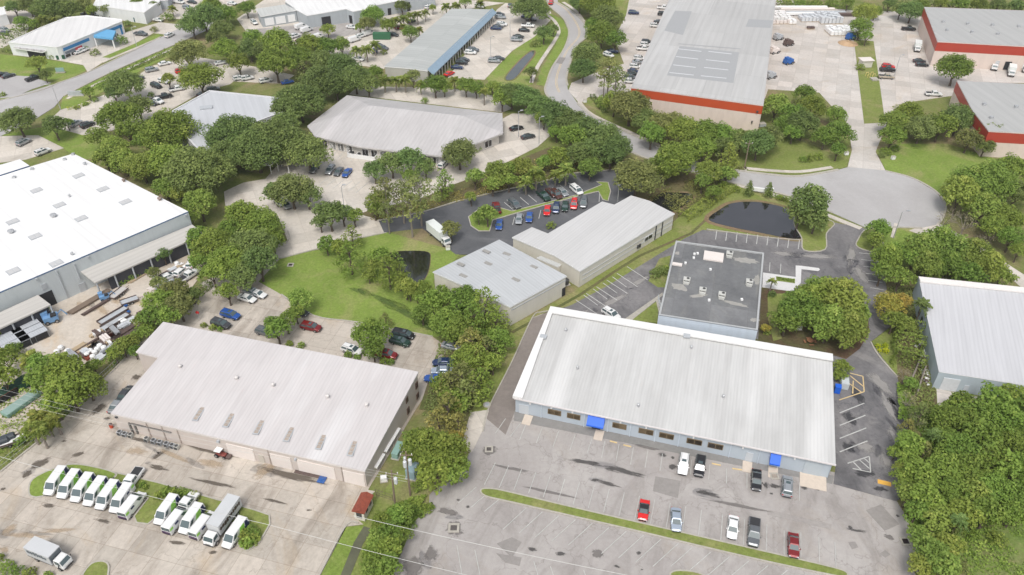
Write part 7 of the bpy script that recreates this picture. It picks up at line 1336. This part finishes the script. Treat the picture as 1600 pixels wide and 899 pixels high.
# carport with posts, ac pen
for k, (px, py, lb) in enumerate(((424, 264, 'small white metal carport under the oaks'), (452, 264, 'second carport with leaf covered roof right of the white one'))):
    r = thing('carport', px, py, head(px, py, 20, -14), lb, 'carport', 'carports by the hipped roof building'); m = MB(); m.box((0, 0, 2.8), (5.6, 4.4, .16)); part(r, 'roof', m, M_white if k == 0 else plain('mossy_roof', (.34, .33, .22)))
    for x in (-2.5, 2.5):
        for y in (-2, 2): m = MB(); m.box((x, y, 1.4), (.16, .16, 2.8)); part(r, 'post', m, M_white)
r = thing('equipment_pen', 570, 243, head(570, 243, 35, 5), 'white walled pen full of condensers before the hipped roof building', 'enclosure'); m = MB()
for (c, s) in (((0, -2.6, .7), (9, .2, 1.4)), ((-4.5, 0, .7), (.2, 5.2, 1.4)), ((4.5, 0, .7), (.2, 5.2, 1.4)), ((-1.6, 0, .7), (.2, 5.2, 1.4))): m.box(c, s)
part(r, 'wall', m, M_white)
for i in range(7): m = MB(); x = -3.6+i*1.2; m.box((x, (-1, .6)[i % 2], .7), (.8, .8, 1.1)); part(r, 'condenser', m, M_trim if i % 2 else M_acd)
# pallet yard
def pallets(px, py, n1, n2, label, mat=M_white, h_=1.3):
    r = thing('pallet_goods', px, py, .05, label, 'pallets', 'goods in the pallet yard'); rr = random.Random(int(px)); m = MB(); q = MB()
    for i in range(n1):
        for j in range(n2):
            z = h_*rr.uniform(.8, 1.2); m.box((i*1.6-n1*.8, j*2.0-n2, z/2+.25), (1.35, 1.5, z)); q.box((i*1.6-n1*.8, j*2.0-n2, .14), (1.4, 1.6, .2))
    part(r, 'wrapped_loads', m, mat); part(r, 'pallets', q, M_lum)
for a in ((1317, 50, 8, 4, 'large block of white wrapped pallets beside the green strip', M_white, 1.6), (1296, 32, 6, 4, 'upright pale wrapped stack at the middle back of the yard', M_xf, 2.6), (1270, 30, 7, 3, 'mixed white and grey pallet group in the middle', M_xf, 1.6), (1218, 28, 5, 5, 'white wrapped goods beside the huge grey roof', M_white, 2.0), (1216, 36, 7, 1, 'row of pinkish pallets beside the huge grey roof', M_pinkdoor, 1.2), (1268, 44, 2, 1, 'small dark pallet pair in front of the mixed group', M_pipe, .9), (1238, 35, 2, 2, 'single pale pallet right of the pinkish row', M_white, 1.2)): pallets(*a)
for k, (px, py, L, mt, lb) in enumerate(((1240, 15, 30, M_white, 'longest white pipe bundle at the back of the pallet yard'), (1262, 18, 24, M_pinkdoor, 'second pipe bundle at the back of the pallet yard'), (1275, 23, 26, M_trim, 'grey pipe bundle right of the middle'), (1240, 25, 18, M_white, 'short white pipe bundle nearest the wrapped goods'), (1310, 26, 16, M_pipe, 'dark pipe bundle left of the green trees'))):
    r = thing('pipe_rack', px, py, .0, lb, 'pipes', 'pipe bundles in the pallet yard'); m = MB(); [m.tube([(-L/2, y*.5, .5+z*.5), (L/2, y*.5, .5+z*.5)], .24, 6) for y in range(4) for z in range(2)]; part(r, 'pipes', m, mt); m = MB(); [m.box((x, .7, .15), (.3, 2.4, .3)) for x in (-L*.4, 0, L*.4)]; part(r, 'bearer', m, M_pipe)
for px, py, mt, lb in ((1231, 100, M_bl, 'bright blue machine in the middle of the concrete yard'), (1231, 71, M_pipe, 'black forklift like machine beside the huge roof'), (1215, 62, M_trim, 'grey round tank by the huge roof edge'), (1209, 83, M_pinkdoor, 'orange pink crate machine at the huge roof edge'), (1328, 62, M_bl, 'blue and white machine at the end of the white pallets'), (1203, 122, M_trim, 'small grey machine at the lower edge of the huge roof')):
    r = thing('yard_machine', px, py, .4, lb, 'machine', 'machines in the concrete yard'); m = MB(); m.box((0, 0, 1.2), (3.4, 2.2, 1.5)); m.box((-.6, 0, 2.2), (1.6, 1.9, .9)); part(r, 'body', m, mt)
    for x in (-1.2, 1.2):
        for y in (-1.1, 1.1): a, b = wheelparts(x, y, .5, .35); w_ = part(r, 'wheel', a, M_tyre); b.build('rim', M_rim, w_)
    m = MB(); m.box((2.2, 0, .5), (1.0, 1.6, .3)); part(r, 'fork', m, M_pipe)
r = thing('sand_heap', 1325, 68, 0, 'low orange brown sand heap below the white pallets', 'sand heap'); m = MB(); m.tube([(0, 0, 0), (0, 0, .5), (.3, .2, 1.1)], [4, 2.6, .4], 12); part(r, 'sand', m, plain('orange_sand', (.44, .30, .18)))
r = thing('small_hut', 1351, 104, .1, 'small white roofed hut on the grass strip', 'hut'); m = MB(); m.box((0, 0, 1.4), (4, 3, 2.6)); part(r, 'wall', m, M_wallD); m = MB(); m.box((0, 0, 2.8), (4.8, 3.8, .2)); part(r, 'roof', m, M_pinkdoor)
r = thing('valve_frame', 1360, 120, .1, 'yellow and white valve pipework on the grass strip', 'pipework'); m = MB(); [m.tube([(x, y, 0), (x, y, 1.4), (x+.8, y, 1.4), (x+.8, y, 0)], .12, 6) for x in (-1.5, .4) for y in (-.8, .8)]; part(r, 'pipe', m, plain('valve_yellow', (.65, .52, .2))); m = MB(); m.box((0, -3, .3), (2.4, 2.4, .5)); part(r, 'base', m, M_kerb)
for px, py, lb in ((914, 160, 'small yellow pad left on the verge below the pines'), (1395, 249, 'small white utility box on the lawn right of the driveway'), (1322, 242, 'tiny white post at the left of the driveway mouth'), (1190, 197, 'grey utility box at the corner of the huge warehouse'), (1425, 380, 'brown wooden crate on the lawn by the turning circle'), (700, 390, 'concrete slab box on the lawn behind the long truck')):
    r = thing('utility_box', px, py, .2, lb, 'box'); m = MB(); s = 2.2 if px in (1190, 1425) else 1.1; m.box((0, 0, .5), (s, s*.8, .9)); part(r, 'body', m, M_rust if px == 1425 else M_white if px != 1190 else M_trim); m = MB(); m.box((0, 0, .98), (s+.1, s*.8+.1, .07)); part(r, 'lid', m, M_kerb)
# pale rubble beside the right building
rg = random.Random(4); m = MB()
for i in range(210):
    t = rg.random(); px = 1441+t*8+rg.gauss(0, 3.2); py = 535+t*62+rg.gauss(0, 3); g = G(px, py); s = rg.uniform(.25, .8); m.box((g.x, g.y, s*.35), (s, s*rg.uniform(.5, 1), s*.7), rg.uniform(0, 3), rg.randrange(3))
o = m.build('rubble', [M_white, M_conc, M_pipe]); o['kind'] = 'stuff'; o['label'] = 'pale rubble and scrap strewn beside the right building'
for k, (a, b) in enumerate((((1425, 592, .1), (1441, 553, 1.5)), ((1432, 618, .1), (1447, 572, 1.8)))):
    A, B = G(*a), G(*b); m = MB(); m.tube([A, B], [.22, .15], 7); tag(m.build('fallen_trunk', M_barkG), ('upper', 'lower')[k]+' of two pale bare trunks leaning beside the right building', 'tree trunk')
# stones at warehouse D corner, small things between warehouses
for k, (px, py, mt, lb) in enumerate(((889, 428, M_white, 'white tank between the two cream warehouses'), (897, 437, M_xf, 'pale bin behind the white tank between cream warehouses'), (912, 437, M_white, 'small white box at the corner of the long cream warehouse'), (884, 452-8, M_acd, 'dark unit at the wall end of the grey roofed warehouse'))):
    r = thing('storage_tank', px, py, .4, lb, 'tank'); m = MB(); m.tube([(0, 0, 0), (0, 0, 1.3), (0, 0, 1.6)], [.75, .75, .4], 10); part(r, 'vessel', m, mt); m = MB(); m.box((0, 0, .04), (1.8, 1.8, .12)); part(r, 'base', m, M_kerb)
r = thing('parking_totem', 1030, 478, 0, 'pale pipes and meters at the left wall of the square building', 'pipework'); m = MB(); [m.tube([(0, y, 0), (0, y, 1.6)], .12, 6) for y in (-2, -1, 0, 1, 2)]; part(r, 'pipe', m, M_xf); m = MB(); m.box((0, 0, .05), (1, 5, .1)); part(r, 'base', m, M_kerb)
r = thing('manhole_cover', 761, 633, 0, 'round pale manhole at the end of the tree belt', 'manhole'); m = MB(); m.tube([(0, 0, 0), (0, 0, .12)], .8, 14); part(r, 'ring', m, M_kerb); m = MB(); m.tube([(0, 0, .1), (0, 0, .15)], .5, 14); part(r, 'cover', m, M_trim)
# wheel stops on the pale lot before the hipped roof building

# faint summer haze over the whole place
m_ = bpy.data.materials.new('haze'); m_.use_nodes = True; t_ = m_.node_tree; t_.nodes.clear()
v_ = t_.nodes.new('ShaderNodeVolumePrincipled'); v_.inputs['Color'].default_value = (.92, .95, 1, 1); v_.inputs['Density'].default_value = .00014; v_.inputs['Anisotropy'].default_value = .3
o_ = t_.nodes.new('ShaderNodeOutputMaterial'); t_.links.new(v_.outputs[0], o_.inputs['Volume'])
m = MB(); m.box((0, 2000, 59), (7000, 6900, 122)); o = m.build('haze', m_); o['kind'] = 'stuff'
